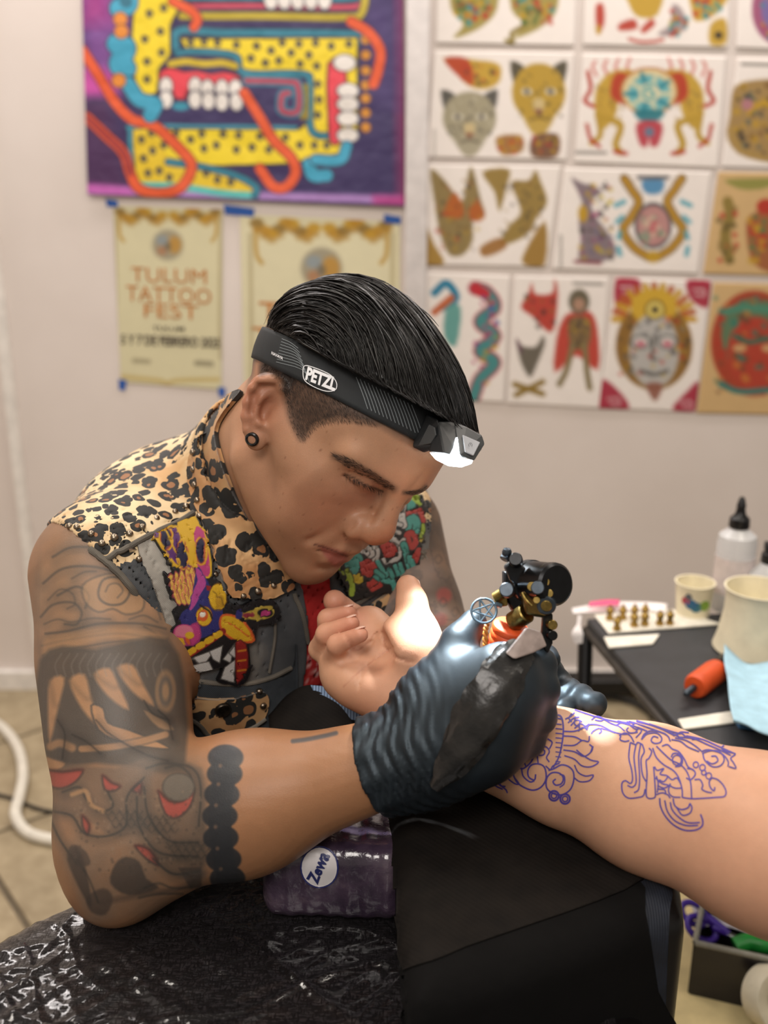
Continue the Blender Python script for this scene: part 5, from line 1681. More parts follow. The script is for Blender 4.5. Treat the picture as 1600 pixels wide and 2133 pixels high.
# studs along collar, yoke and pocket
m_stud = mat('aged_brass', '8d8070', .32, .2, 200, metal=1.0)
m_stud2 = mat('steel_stud', 'a9a49c', .25, .15, 200, metal=1.0)
dome = MB().lathe([(.0001, .0022), (.0014, .0020), (.0024, .0013), (.0029, .0003), (.0029, -.0012)], (0, 0, 0), (0, 0, 1), 14)
COLL = [o for o in vest.children if o.name.startswith(('collar', 'pocket_flap'))]


def tree_of(o):
    me = o.data; v = np.empty(len(me.vertices) * 3); me.vertices.foreach_get('co', v)
    return BVHTree.FromPolygons([tuple(p) for p in v.reshape(-1, 3).tolist()], [tuple(p.vertices) for p in me.polygons])


TREES = [VEST_BVH] + [tree_of(o) for o in COLL]


def hit_any(x, y):
    hs = [h for h in (hit(x, y, t_) for t_ in TREES) if h is not None]
    return min(hs, key=lambda h: np.linalg.norm(h[0] - CAM)) if hs else None


studs = [(402, 942), (403, 978), (406, 1010), (411, 1042), (388, 1055), (365, 1066), (416, 1075), (424, 1107), (433, 1136), (440, 1166), (448, 1196), (455, 1217), (470, 1236), (507, 1242), (537, 1232), (570, 1220),
         (326, 1080), (296, 1098), (270, 1112), (212, 1132), (190, 1112), (160, 1098), (145, 1096), (290, 1165), (238, 1120), (374, 1470), (365, 1432), (540, 1440), (548, 1470)]
m0 = None
for i, (x, y) in enumerate(studs):
    h = hit_any(x, y)
    if h is None: continue
    M3 = frame(h[1])
    if m0 is None:
        so_ = dome.build('stud', m_stud, vest); m0 = so_.data
    else:
        so_ = bpy.data.objects.new('stud', m0); COL.objects.link(so_); so_.parent = vest
    so_.matrix_local = Matrix.Translation(Vector(h[0] + h[1] * .0006)) @ Matrix(M3.tolist()).to_4x4() @ Matrix.Scale(rng.uniform(.9, 1.15), 4)
h = hit_any(272, 1145); M3 = frame(h[1])
py = MB().lathe([(.0001, .0060), (.0050, 0), (.0050, -.001)], (0, 0, 0), (0, 0, 1), 4).build('pyramid_stud', m_stud2, vest, False); py.matrix_local = Matrix.Translation(Vector(h[0])) @ Matrix(M3.tolist()).to_4x4()
h = hit_any(464, 1478); M3 = frame(h[1])
bt_ = MB().lathe([(.0001, .0024), (.0048, .0020), (.0062, .0026), (.0072, .0014), (.0074, -.001)], (0, 0, 0), (0, 0, 1), 24).build('pocket_button', mat('dark_bronze', '3a332b', .4, .3, 300, metal=.9), vest); bt_.matrix_local = Matrix.Translation(Vector(h[0])) @ Matrix(M3.tolist()).to_4x4()

# ---- embroidered patches
m_emb = NT('embroidery')
_a = m_emb.n('VertexColor', layer_name='Col'); _w = m_emb.n('TexWave', bands_direction='DIAGONAL'); _w.inputs['Scale'].default_value = 420; _w.inputs['Distortion'].default_value = 3
m_emb.l(m_emb.coord(), _w.inputs['Vector'])
m_emb.col(m_emb.mix(1.0, _a.outputs[0], m_emb.ramp(_w.outputs[0], [(.1, .68), (.7, 1.0)]), 'MULTIPLY')); m_emb.set(Roughness=.5); m_emb.bump(_w.outputs[0], .5, .0006)
m_emb = m_emb.m
K_ = '121014'


def paint_bird(p):
    Z = lambda pts: [(60 + x * .4, 800 + y * .4) for x, y in pts]
    Y, PK, BL, OR, RD, WH = 'd8ab22', 'b83b78', '2a2a6e', 'cf5a24', '8f1f1c', 'c9c6c2'
    # feathers of the crest
    for pts, c1, c2 in (([(645, 790), (760, 760), (800, 880), (850, 960), (770, 960), (700, 880)], '5b2a6e', Y), ([(770, 740), (860, 710), (890, 840), (870, 960), (830, 900)], Y, K_), ([(860, 760), (915, 800), (940, 990), (890, 1000), (850, 900)], PK, Y)):
        p.poly(Z(pts), c1, smooth=3, edge=Y, ew=2)
    for c, r in (((705, 820), (11, 20)), ((795, 900), (10, 26)), ((890, 880), (9, 24))):
        cc = Z([c])[0]; p.dot(cc, (r[0] + 5, r[1] + 5), Y); p.dot(cc, (r[0] + 2, r[1] + 2), 'b8442e'); p.dot(cc, r, '1d1a3c')
    for a, b in (((700, 770), (790, 960)), ((770, 755), (840, 950)), ((830, 730), (868, 940)), ((655, 810), (760, 960))):
        p.line(Z([a, b]), 3.5, Y)
    for k in range(5):                                     # fan of pale feathers
        x = 720 + k * 28; p.poly(Z([(x, 1010 - k * 8), (x + 20, 1000 - k * 8), (x + 60, 1110), (x + 70, 1140), (x + 40, 1140)]), 'd9b24a', smooth=2, edge='9a3a4a', ew=1); p.line(Z([(x + 14, 1020 - k * 8), (x + 50, 1120)]), 3, 'd97a5e')
    # head
    p.poly(Z([(870, 960), (905, 1000), (940, 1060), (985, 1100), (1000, 1190), (990, 1260), (930, 1300), (860, 1320), (800, 1280), (780, 1200), (830, 1150), (850, 1060)]), BL, smooth=3)
    p.poly(Z([(860, 965), (890, 985), (915, 1040), (890, 1090), (860, 1150), (835, 1170), (850, 1080), (870, 1030)]), 'b0458f', smooth=3)
    p.dot(Z([(975, 1110)])[0], (17, 26), Y, edge='6d4a10', ew=1.5); p.dot(Z([(985, 1130)])[0], (9, 14), 'b98c1c'); p.line(Z([(950, 1080), (990, 1110), (1000, 1150)]), 2, '7a5a12')
    p.dot(Z([(905, 1205)])[0], (16, 19), Y, edge='7c2a1a', ew=1); p.dot(Z([(900, 1200)])[0], (10, 12), OR); p.dot(Z([(898, 1195)])[0], (6, 6), 'e6e0d2'); p.line(Z([(885, 1150), (930, 1180), (945, 1215)]), 3.5, K_)
    p.poly(Z([(915, 1050), (940, 1055), (935, 1080), (918, 1075)]), RD)
    # beak, wing, red and yellow bands
    p.poly(Z([(1000, 1200), (1060, 1205), (1120, 1250), (1160, 1325), (1110, 1335), (1050, 1320), (1000, 1280), (985, 1240)]), Y, smooth=3, edge=OR, ew=2.2); p.line(Z([(1005, 1225), (1080, 1270), (1150, 1322)]), 2.5, OR)
    for k, c_ in enumerate((Y, OR, PK)): p.poly(Z([(755 + k * 40, 1310 - k * 26), (800 + k * 36, 1270 - k * 14), (860 + k * 14, 1290), (880, 1330 - k * 5), (800 + k * 20, 1350)]), c_, smooth=3, edge='9a2f6b', ew=1.5)
    p.dot(Z([(800, 1280)])[0], (20, 12), 'd5788f', edge=PK, ew=2); p.dot(Z([(830, 1300)])[0], (10, 7), Y)
    p.line(Z([(765, 1420), (830, 1395), (900, 1350), (960, 1310), (1000, 1280)]), 13, RD)
    for k in range(5):
        a = np.array((790, 1410)) + k * np.array((44, -27)); p.line(Z([a, a + (18, -10)]), 13, Y, smooth=0)
    # open jaw with white teeth
    p.poly(Z([(790, 1430), (900, 1390), (990, 1340), (1050, 1320), (1130, 1345), (1135, 1480), (1080, 1540), (990, 1520), (900, 1490)]), K_, smooth=2)
    for pts in ([(850, 1410), (960, 1370), (900, 1460)], [(930, 1380), (1000, 1350), (985, 1440), (950, 1420)], [(830, 1450), (930, 1430), (960, 1490), (860, 1480)], [(1000, 1420), (1060, 1340), (1040, 1440)], [(1010, 1460), (1065, 1420), (1060, 1540), (990, 1520)], [(1030, 1390), (1060, 1350), (1068, 1420)]):
        p.poly(Z(pts), WH, edge='4a4844', ew=1)
    p.poly(Z([(1065, 1335), (1120, 1345), (1130, 1460), (1090, 1530), (1072, 1530)]), RD, smooth=2, edge='5a1512', ew=1)
    for y in (1380, 1430, 1480): p.line(Z([(1078, y), (1118, y - 6)]), 4, 'c77a22', smooth=0)
    # small feather at the right
    p.poly(Z([(1080, 1200), (1140, 1160), (1230, 1135), (1275, 1160), (1270, 1210), (1200, 1240), (1100, 1235)]), K_, smooth=3)
    p.poly(Z([(1090, 1205), (1150, 1170), (1240, 1150), (1262, 1175), (1250, 1205), (1180, 1225)]), 'b9a040', smooth=3); p.dot(Z([(1215, 1188)])[0], (16, 9), K_); p.dot(Z([(1218, 1188)])[0], (10, 6), PK); p.dot(Z([(1130, 1200)])[0], (12, 5), '8a2a3a')
    p.poly(Z([(1070, 1175), (1100, 1165), (1095, 1215), (1065, 1215)]), BL, smooth=2)


bird = [(640, 800), (700, 765), (780, 735), (862, 708), (900, 760), (945, 900), (955, 990), (1000, 1060), (1060, 1150), (1140, 1130), (1230, 1115), (1290, 1160), (1275, 1240), (1180, 1250), (1170, 1330), (1135, 1350), (1145, 1480), (1100, 1555), (1040, 1550), (970, 1530), (1000, 1460), (860, 1490), (750, 1450), (700, 1340), (690, 1290), (760, 1250), (735, 1180), (770, 1150), (720, 1090), (695, 1000), (740, 980), (690, 890)]
bird = [(60 + x * .4, 800 + y * .4) for x, y in bird]
drape('bird_patch', bird, VEST_BVH, .0030, .0022, 1.7, m_emb, vest, base=K_, painter=paint_bird, smooth=2, soft=1.6)['label'] = 'embroidered patch of a bright crested bird with open toothed beak'


def paint_serpent(p):
    Z = lambda pts: [(640 + x * .175, 900 + y * .175) for x, y in pts]
    T, R_, G, Y, W_ = '4f9e93', 'b23c33', '9fb73c', 'cbb02f', 'c2beb8'
    p.poly(Z([(1110, 780), (1250, 740), (1330, 850), (1310, 900), (1180, 840)]), G, smooth=2)
    for c, r, col in (((1195, 895), (60, 55), T), ((1310, 1270), (40, 60), Y), ((565, 1745), (58, 62), Y)):
        p.dot(Z([c])[0], (r[0] * .175, r[1] * .175), col)
    for pts, w, col in (([(1140, 1050), (1200, 990), (1290, 960), (1340, 1020), (1330, 1080)], 14, R_), ([(1160, 1150), (1180, 1080), (1240, 1060), (1270, 1130), (1260, 1200)], 17, T), ([(1340, 1130), (1345, 1200), (1320, 1260)], 7, G),
                        ([(1170, 1320), (1150, 1250), (1210, 1230), (1260, 1300), (1220, 1380), (1180, 1360)], 13, R_), ([(1110, 860), (1100, 950), (1090, 1050), (1110, 1130)], 15, W_), ([(1110, 870), (1100, 960)], 5, '6a655e'),
                        ([(1080, 1130), (1010, 1120), (1000, 1190), (1060, 1220)], 8, W_), ([(970, 1230), (1000, 1300), (1060, 1340), (1110, 1300)], 9, W_), ([(940, 1250), (960, 1330), (1020, 1370)], 6, W_),
                        ([(860, 1520), (900, 1570), (970, 1540), (1060, 1490), (1060, 1390)], 7, W_), ([(600, 1430), (660, 1450), (720, 1480), (740, 1420)], 9, W_), ([(650, 1380), (720, 1400), (740, 1470), (700, 1520)], 9, W_), ([(760, 1370), (800, 1420), (790, 1500), (730, 1540)], 8, W_),
                        ([(470, 1600), (460, 1530), (520, 1490), (570, 1530), (550, 1600), (510, 1650)], 19, T), ([(640, 1590), (690, 1570), (740, 1620), (700, 1680), (650, 1650), (690, 1620)], 19, R_), ([(340, 1620), (400, 1690)], 6, G), ([(440, 1660), (470, 1730), (500, 1830), (490, 1920)], 11, G),
                        ([(700, 1820), (780, 1770), (880, 1770)], 12, R_), ([(730, 1870), (830, 1820)], 9, R_), ([(1250, 1540), (1270, 1480), (1290, 1430)], 13, R_),
                        ([(780, 1720), (860, 1760), (960, 1780), (1000, 1850)], 12, T), ([(930, 1640), (970, 1720)], 10, T), ([(1000, 1600), (1040, 1690)], 9, T), ([(1070, 1590), (1110, 1700)], 9, T), ([(1110, 1360), (1140, 1440), (1170, 1560), (1210, 1680)], 15, T), ([(1180, 1500), (1230, 1600)], 12, T), ([(800, 1560), (850, 1640), (900, 1700)], 9, T), ([(780, 1660), (860, 1720)], 9, T)):
        p.line(Z(pts), w * 1.0, col, edge='171412', ew=1.6)
    p.poly(Z([(830, 1350), (960, 1310), (1040, 1430), (920, 1510), (870, 1490)]), R_, smooth=2, edge='171412', ew=1)


serp = [(1090, 770), (1180, 700), (1290, 730), (1370, 850), (1380, 1000), (1370, 1250), (1330, 1420), (1310, 1570), (1270, 1720), (1150, 1780), (1010, 1920), (860, 1900), (700, 1950), (560, 1980), (470, 1990), (430, 1850), (330, 1640), (420, 1520), (560, 1400), (740, 1330), (900, 1250), (950, 1150), (1050, 1000)]
serp = [(640 + x * .175, 900 + y * .175) for x, y in serp]
drape('serpent_patch', serp, VEST_BVH, .0030, .0022, 1.7, m_emb, vest, base='1d1917', painter=paint_serpent, smooth=2, soft=1.6, maxdepth=1.2)['label'] = 'embroidered patch with teal, red and white scrolls'

# ---- red shirt seen in the opening
def shirt_sdf(p):
    b = smin(torso_sdf(p), rc(p, NECK1, NECK1 + TM @ [0, .02, -.06], .058, .07), .02)
    s = np.maximum(b - .0040, -(b + .001)).astype(np.float32)
    q = (p - CHEST) @ TM
    s = np.maximum(s, -rc(p, NECK0, NECK1 + TM @ [0, .030, .010], .060, .064))
    return np.maximum(s, np.abs(q[:, 0] - .01) - .055)


_sg = .0040
sv, sq = surface_nets(shirt_sdf, np.arange(CHEST[0] - .2, CHEST[0] + .24, _sg, dtype=np.float32), np.arange(CHEST[1] - .24, CHEST[1] + .2, _sg, dtype=np.float32), np.arange(BELLY[2] - .1, NECK1[2] + .08, _sg, dtype=np.float32))
sp_ = Paint(PX(sv), 'a8201f', 3)
for (x, y) in ((632, 1380), (645, 1405), (625, 1418), (655, 1372)):
    sp_.line([(x, y), (x + 10, y - 9), (x + 16, y + 2), (x + 6, y + 8)], 3, 'd9cfc8', .8)
mesh_obj('shirt', sv, sq, vcol_mat('red_cotton', .85, .2, 600), person, colors=sp_.C)

# ------------------------------------------------------------------ the client's forearm and open hand
CA = [W(960, 1520, .805), W(1060, 1556, .790), W(1170, 1597, .772), W(1350, 1660, .740), W(1600, 1755, .690), W(1850, 1860, .640), W(2180, 2010, .590)]
CR = [.031, .034, .040, .050, .056, .058, .056]
CH = dict(wrist=W(915, 1478, .815), index=W(772, 1302, .852), middle=W(738, 1332, .850), ring=W(716, 1368, .845), pinky=W(714, 1408, .835))
CFING = {'index': [W(772, 1302, .852), W(735, 1285, .876), W(712, 1268, .874), W(697, 1252, .862)],
         'middle': [W(738, 1332, .850), W(684, 1330, .858), W(684, 1290, .846), W(726, 1276, .838)],
         'ring': [W(716, 1368, .845), W(668, 1352, .846), W(680, 1320, .826), W(733, 1298, .814)],
         'pinky': [W(714, 1408, .835), W(692, 1378, .832), W(703, 1342, .806), W(751, 1322, .792)]}
CFR = {'index': (.0120, .0108, .0104, .0098), 'middle': (.0122, .0102, .0088, .0066), 'ring': (.0118, .0098, .0084, .0064), 'pinky': (.0110, .0092, .0080, .0062)}
CTH = [W(880, 1385, .808), W(868, 1310, .812), W(858, 1255, .818), W(850, 1222, .826)]


def client_sdf(p):
    d = chain(p, CA, CR, .02)
    d = smin(d, rc(p, CA[0], CH['wrist'], .031, .030), .02)
    e = near(p, (CH['wrist'], CH['ring']), .12); m = e < .05
    if m.any():
        q = p[m]; wr = CH['wrist']
        h = None
        for k, r in (('index', .016), ('middle', .017), ('ring', .017), ('pinky', .017)):
            c_ = rc(q, wr + (CH[k] - wr) * .12, CH[k], .026, r); h = c_ if h is None else smin(h, c_, .02)
        h = smin(h, rc(q, W(880, 1455, .805), W(745, 1415, .818), .024, .020), .02)          # heel and outer edge of the palm
        h = smin(h, ell(q, W(842, 1345, .806), (.030, .026, .024)), .016)                    # ball of the thumb
        h = smin(h, chain(q, CTH, (.020, .0150, .0118, .0098), .006), .012)
        h = smax(h, -ell(q, W(775, 1352, .802), (.020, .018, .013)), .018)                   # hollow of the palm
        fg = None
        for k in CFING:
            c_ = chain(q, CFING[k], CFR[k], .003); fg = c_ if fg is None else smin(fg, c_, .0014)
        h = smin(h, fg, .0045)
        for pts in ([(745, 1440), (752, 1402), (780, 1375), (815, 1350)], [(706, 1388), (735, 1378), (765, 1350), (778, 1330)], [(800, 1330), (806, 1352), (830, 1372), (860, 1378)], [(722, 1328), (740, 1352), (768, 1340)]):
            L_ = []
            for x, y in pts:
                L_.append(W(x, y, .805))
            # creases follow the palm: carve along the view through the line
            dl = None
            for i in range(len(L_) - 1):
                a = CAM + (L_[i] - CAM) * .97; b = CAM + (L_[i + 1] - CAM) * .97
                nrm = np.cross(L_[i] - CAM, L_[i + 1] - CAM); nrm /= np.linalg.norm(nrm)
                t_ = np.clip(((q - a) @ (b - a)) / ((b - a) @ (b - a)), 0, 1)
                seg = np.abs((q - CAM) @ nrm); along = np.abs(((q - a) @ (b - a)) / ((b - a) @ (b - a)) - t_) * np.linalg.norm(b - a)
                s_ = np.sqrt(seg ** 2 + along ** 2); dl = s_ if dl is None else np.minimum(dl, s_)
            h = h + .0013 * np.exp(-(dl / .0012) ** 2)
        e[m] = h
    return smin(d, e, .014)


_c = np.array(CA + [CH['wrist']] + [x for k in CFING for x in CFING[k]] + CTH)
clo, chi = _c.min(0) - .07, _c.max(0) + .07
HXR = chi  # noqa
_hl = np.array([x for k in CFING for x in CFING[k]] + CTH + [CH['wrist']]).min(0) - .03
_hh = np.array([x for k in CFING for x in CFING[k]] + CTH + [CH['wrist']]).max(0) + .03
ccv, ccq = surface_nets(client_sdf, axis_steps(clo[0], chi[0], .0032, [(_hl[0], _hh[0], .0018)]), axis_steps(clo[1], chi[1], .0030, [(_hl[1], _hh[1], .0020)]), axis_steps(clo[2], chi[2], .0030, [(_hl[2], _hh[2], .0018)]))
ccn = normals_of(ccv, ccq)
cp = PX(ccv)
cc = np.tile(hexc('cf9f80'), (len(ccv), 1)); cc *= (1 + .035 * fbm(ccv, 50, 41))[:, None]
for k in CFING:
    for x, a in ((CFING[k][3], .55), (CFING[k][2], .25)):
        w_ = np.exp(-((ccv - x) ** 2).sum(1) / (2 * .011 ** 2)) * a; cc = cc + (hexc('c9806a') - cc) * w_[:, None]
for x, a, r_ in ((CTH[3], .35, .012), (W(800, 1450, .80), .3, .02), (W(840, 1345, .79), .25, .02), (CA[4], .30, .05), (CA[3], .12, .05)):
    w_ = np.exp(-((ccv - x) ** 2).sum(1) / (2 * r_ ** 2)) * a; cc = cc + (hexc('c98a72') - cc) * w_[:, None]
_p = Paint(cp, cc, 3.0)
for pts in ([(716, 1430), (745, 1402), (780, 1375), (815, 1350)], [(800, 1330), (806, 1352), (830, 1372), (860, 1378)], [(722, 1330), (742, 1354), (768, 1338)]): _p.line(pts, 1.5, '9a5a45', .45, soft=3)
_p.dot((885, 1322), (26, 22), '8fa4b4', .35, soft=22)
cc = np.where((np.einsum('ij,ij->i', ccn, CAM - ccv) > 0)[:, None], _p.C, cc)
m_cskin = vcol_mat('fair_skin', .48, .12, 900, .4, sss=.12, var=.06, vscale=140)
client = mesh_obj('person', ccv, ccq, m_cskin, colors=cc)
tag(client, 'bare forearm with purple stencil and open upturned hand of the person being tattooed', 'person')
CLIENT_BVH = bvh_of(ccv, ccq)
# finger nails
m_nail = mat('finger_nail', 'dcb09c', .25, .05)
for k in CFING:
    a, b = CFING[k][2], CFING[k][3]; t_ = (b - a) / np.linalg.norm(b - a)
    if k == 'index': continue
    upn = np.cross(t_, np.cross(UP, t_)); upn /= np.linalg.norm(upn)
    M3 = np.stack([t_, np.cross(upn, t_), upn], 1)
    c_ = b + upn * CFR[k][3] * .80 + t_ * .001
    MB().lathe([(.0001, .0012), (.0030, .0010), (.0042, .0002), (.0044, -.0008)], (0, 0, 0), (0, 0, 1), 14).build('nail', m_nail, client).matrix_local = Matrix.Translation(Vector(c_)) @ Matrix(M3.tolist()).to_4x4() @ Matrix.Diagonal((1.25, .95, 1, 1))
_t = CTH[3] - CTH[2]; _t /= np.linalg.norm(_t); _n = RIGHT * .75 + FWD * .5 + UP * .2; _n -= _t * (_n @ _t); _n /= np.linalg.norm(_n)
MB().lathe([(.0001, .0012), (.0038, .0010), (.0054, .0002), (.0056, -.0008)], (0, 0, 0), (0, 0, 1), 14).build('nail', m_nail, client).matrix_local = Matrix.Translation(Vector(CTH[3] + _n * .0088)) @ Matrix(np.stack([_t, np.cross(_n, _t), _n], 1).tolist()).to_4x4() @ Matrix.Diagonal((1.25, .95, 1, 1))

# ---- purple stencil lines on the forearm (drawn in the zoomed crop: 980 + x * .3875, 1450 + y * .3875)
Zs = lambda pts: [(980 + x * .3875, 1450 + y * .3875) for x, y in pts]
ST = MB()


def st(*pts, w=3.0, closed=False): ribbon(Zs(pts), w, CLIENT_BVH, .0003, ST, 4, closed)


# serpent mouth at the right
st((860, 250), (852, 330), (868, 400), (872, 450), (860, 470), (835, 455), (815, 470), (820, 520), (850, 548), (900, 545), (930, 535), (940, 500))
st((890, 265), (880, 330), (890, 420), (890, 470), (870, 490), (845, 480)); st((915, 260), (905, 330), (910, 430), (905, 500), (880, 520))
st((860, 250), (890, 262), (900, 250), (925, 262)); st((925, 262), (935, 300), (918, 340), (925, 420), (945, 460)); st((960, 280), (975, 300), (960, 335), (945, 350), (950, 420), (945, 520), (955, 548), (985, 548), (995, 530), (990, 440), (985, 380))
st((980, 280), (1000, 330), (1040, 370), (1090, 400), (1120, 440), (1138, 500), (1140, 545)); st((1000, 270), (1040, 310), (1080, 345), (1130, 370), (1165, 410), (1185, 470), (1190, 548)); st((1140, 545), (1190, 552), (1250, 550), (1320, 545), (1365, 540), (1375, 515), (1360, 480), (1330, 450), (1300, 440))
st((1300, 440), (1285, 460), (1290, 490), (1310, 510), (1315, 490)); st((1205, 450), (1235, 450), (1250, 480), (1245, 500), (1270, 515), (1300, 520)); st((1160, 440), (1185, 450), (1210, 420), (1195, 395), (1165, 390))
st((990, 380), (1005, 400), (1040, 390), (1020, 420), (1060, 430), (1040, 460), (1015, 450)); st((995, 440), (1030, 470), (1065, 480), (1040, 495), (1005, 480)); st((1060, 430), (1085, 450), (1110, 440), (1130, 470)); st((1070, 480), (1100, 495), (1135, 495)); st((1000, 530), (1030, 520), (1060, 530), (1075, 550)); st((1005, 500), (1045, 505), (1050, 530)); st((1000, 430), (1010, 470), (1005, 520)); st((1075, 470), (1065, 510), (1085, 540), (1130, 545))
# beads along the lip, eye and brow scrolls
for c, r in (((1212, 370), 14), ((1248, 385), 15), ((1255, 412), 12), ((1282, 430), 15), ((1110, 345), 24)): st(*[(c[0] + r * math.cos(a), c[1] + r * 1.1 * math.sin(a)) for a in np.linspace(0, 5.6, 9)], w=2.6, closed=True)
st((1030, 270), (1060, 262), (1085, 285), (1120, 300), (1150, 340), (1170, 380), (1200, 400)); st((1080, 330), (1090, 310), (1120, 312), (1140, 345), (1130, 375), (1100, 380))
st((1010, 225), (985, 218), (972, 240), (990, 255), (1020, 250), (1028, 225), (1000, 200), (950, 205), (920, 235)); st((920, 235), (935, 205), (970, 188), (1020, 195), (1060, 215), (1075, 245)); st((890, 225), (920, 190), (905, 175), (885, 200)); st((800, 215), (830, 200), (860, 215), (880, 250))
st((810, 215), (805, 235), (830, 245), (855, 240)); st((690, 205), (705, 190), (690, 175), (660, 190), (650, 205)); st((625, 185), (640, 155), (700, 160), (760, 190), (810, 205), (850, 205)); st((700, 175), (740, 185), (780, 200)); st((650, 130), (680, 110), (715, 125), (700, 135), (670, 130)); st((715, 125), (760, 150), (800, 165), (830, 190)); st((780, 160), (800, 150), (810, 140), (790, 135)); st((810, 140), (850, 150), (880, 175), (900, 180)); st((850, 170), (840, 185), (860, 200), (900, 195))
st((560, 75), (650, 105), (740, 130), (830, 150), (900, 170), (950, 190)); st((640, 90), (760, 115), (880, 145), (980, 180), (1050, 205)); st((720, 95), (860, 125), (980, 160), (1080, 200)); st((800, 115), (920, 145), (1010, 170), (1100, 215)); st((880, 130), (980, 160), (1060, 190), (1140, 230)); st((960, 150), (1060, 185), (1130, 205)); st((840, 140), (880, 150), (860, 165)); st((1090, 215), (1130, 200), (1160, 220), (1200, 225)); st((1110, 215), (1130, 195), (1190, 200))
# plume at the upper right
st((1080, 235), (1130, 245), (1170, 275), (1230, 300)); st((1100, 225), (1160, 240), (1210, 270), (1240, 295)); st((1125, 222), (1200, 230), (1270, 260), (1340, 290), (1400, 320)); st((1160, 215), (1250, 235), (1330, 270), (1420, 310)); st((1190, 235), (1280, 230), (1350, 255), (1370, 265)); st((1370, 262), (1350, 280), (1380, 300), (1425, 312), (1400, 335), (1415, 360), (1428, 390), (1390, 380)); st((1245, 310), (1290, 295), (1340, 300), (1365, 340), (1345, 375), (1300, 380), (1260, 345), (1250, 310)); st((1270, 350), (1300, 365), (1330, 350), (1320, 325), (1295, 325)); st((1240, 300), (1280, 290), (1350, 310), (1385, 350), (1385, 380))
# tongue scrolls below
st((1018, 548), (1022, 590), (1045, 640), (1090, 690), (1150, 720), (1210, 720), (1245, 700), (1250, 670), (1238, 635), w=3.4); st((1045, 560), (1060, 620), (1100, 670), (1160, 695), (1225, 695), w=3.2); st((1075, 570), (1085, 610), (1120, 650), (1170, 680), (1235, 680), w=3.2); st((1090, 550), (1100, 590), (1135, 610), (1170, 600), (1180, 580), w=3.2); st((1110, 600), (1140, 640), (1180, 630), (1192, 600), (1180, 575), w=3.0)
# left figure: flames
st((500, 265), (560, 265), (600, 240), (635, 245), (640, 215)); st((500, 215), (560, 220), (600, 240)); st((500, 290), (560, 300), (610, 325), (650, 300), (660, 270)); st((640, 260), (655, 275), (648, 300)); st((505, 320), (560, 340), (600, 375), (650, 380), (690, 355), (650, 345), (600, 315), (570, 290)); st((560, 370), (580, 410), (620, 430), (662, 425), (640, 455), (590, 460), (560, 440)); st((500, 190), (560, 190), (610, 170), (640, 150)); st((510, 125), (540, 110), (560, 90)); st((525, 145), (555, 120), (585, 115)); st((540, 160), (570, 130), (600, 140)); st((560, 175), (590, 150), (620, 165)); st((580, 190), (605, 170), (630, 180)); st((545, 95), (530, 120), (545, 140)); st((565, 110), (560, 150), (580, 165)); st((590, 130), (585, 170), (600, 180))
st((455, 105), (480, 105), (495, 130), (500, 190), (492, 260), (475, 330), (445, 385), w=3.4); st((470, 120), (495, 125)); 
for k in range(9): st((458, 150 + k * 25), (500 - abs(k - 3) * 3, 150 + k * 25 + 4), w=2.4)
# scrolls
st((300, 330), (340, 310), (330, 350), (300, 380), (275, 390), (240, 370), (230, 410), (250, 460), (290, 490), (340, 505), (385, 485), (408, 440), (400, 385), (370, 365), (330, 370), (310, 400), (315, 435), (345, 450), (352, 420), w=3.4); st((275, 385), (285, 430), (320, 460), (345, 455), w=3.2)
st((365, 300), (380, 285), (400, 295), (395, 315), (370, 318), (360, 295), (375, 270), (410, 275), (425, 300), (410, 330), (425, 355)); st((360, 320), (365, 360)); st((300, 380), (290, 340), (330, 300), (360, 290)); st((415, 230), (440, 250), (425, 285))
st((460, 445), (445, 460), (460, 478), (490, 470), (500, 440), (480, 415), (440, 412), (412, 440), (410, 490), (440, 520), (490, 530), (535, 505), (555, 460), (555, 410), (530, 380), (490, 370), (450, 390), (420, 400), w=3.4); st((405, 375), (430, 395), (445, 375), (480, 360)); st((480, 420), (505, 430), (505, 470), (480, 490), w=3.0)
for c, r in (((450, 535), 26), ((510, 552), 26)):
    for rr in (r, r * .55): st(*[(c[0] + rr * math.cos(a), c[1] + rr * math.sin(a)) for a in np.linspace(0, 5.6, 9)], w=4.2 if rr == r else 3.0, closed=True)
st((195, 400), (180, 410), (200, 440), (240, 470), (262, 470), (240, 440), (230, 420)); st((215, 360), (195, 385), (215, 405), (232, 390)); st((200, 370), (150, 380), (120, 390)); st((90, 390), (110, 430), (150, 470), (190, 500), (200, 520)); st((110, 395), (130, 420), (115, 445), (150, 450), (165, 480), (190, 485)); st((120, 440), (140, 455), (135, 480), (175, 500))
ST.build('stencil_line', mat('stencil_purple', '4a3a8c', .6, .1), client)

# ------------------------------------------------------------------ black gloves
RG = dict(i=W(1056, 1408, .716), m=W(1058, 1440, .708), r=W(1048, 1492, .708), p=W(1028, 1542, .714))
RF = {'i': [RG['i'], W(1122, 1385, .730), W(1120, 1412, .760), W(1060, 1430, .780)], 'm': [RG['m'], W(1128, 1435, .722), W(1126, 1460, .756), W(1060, 1470, .775)],
      'r': [RG['r'], W(1122, 1492, .724), W(1115, 1508, .756), W(1050, 1510, .772)], 'p': [RG['p'], W(1098, 1540, .732), W(1090, 1548, .756), W(1040, 1545, .768)]}
RT = [W(892, 1480, .742), W(938, 1392, .744), W(956, 1340, .750), W(986, 1298, .760)]
CUFF0 = WR_R + (WR_R - EL_R) / np.linalg.norm(WR_R - EL_R) * -.014
cax = (WR_R - CUFF0) / np.linalg.norm(WR_R - CUFF0)


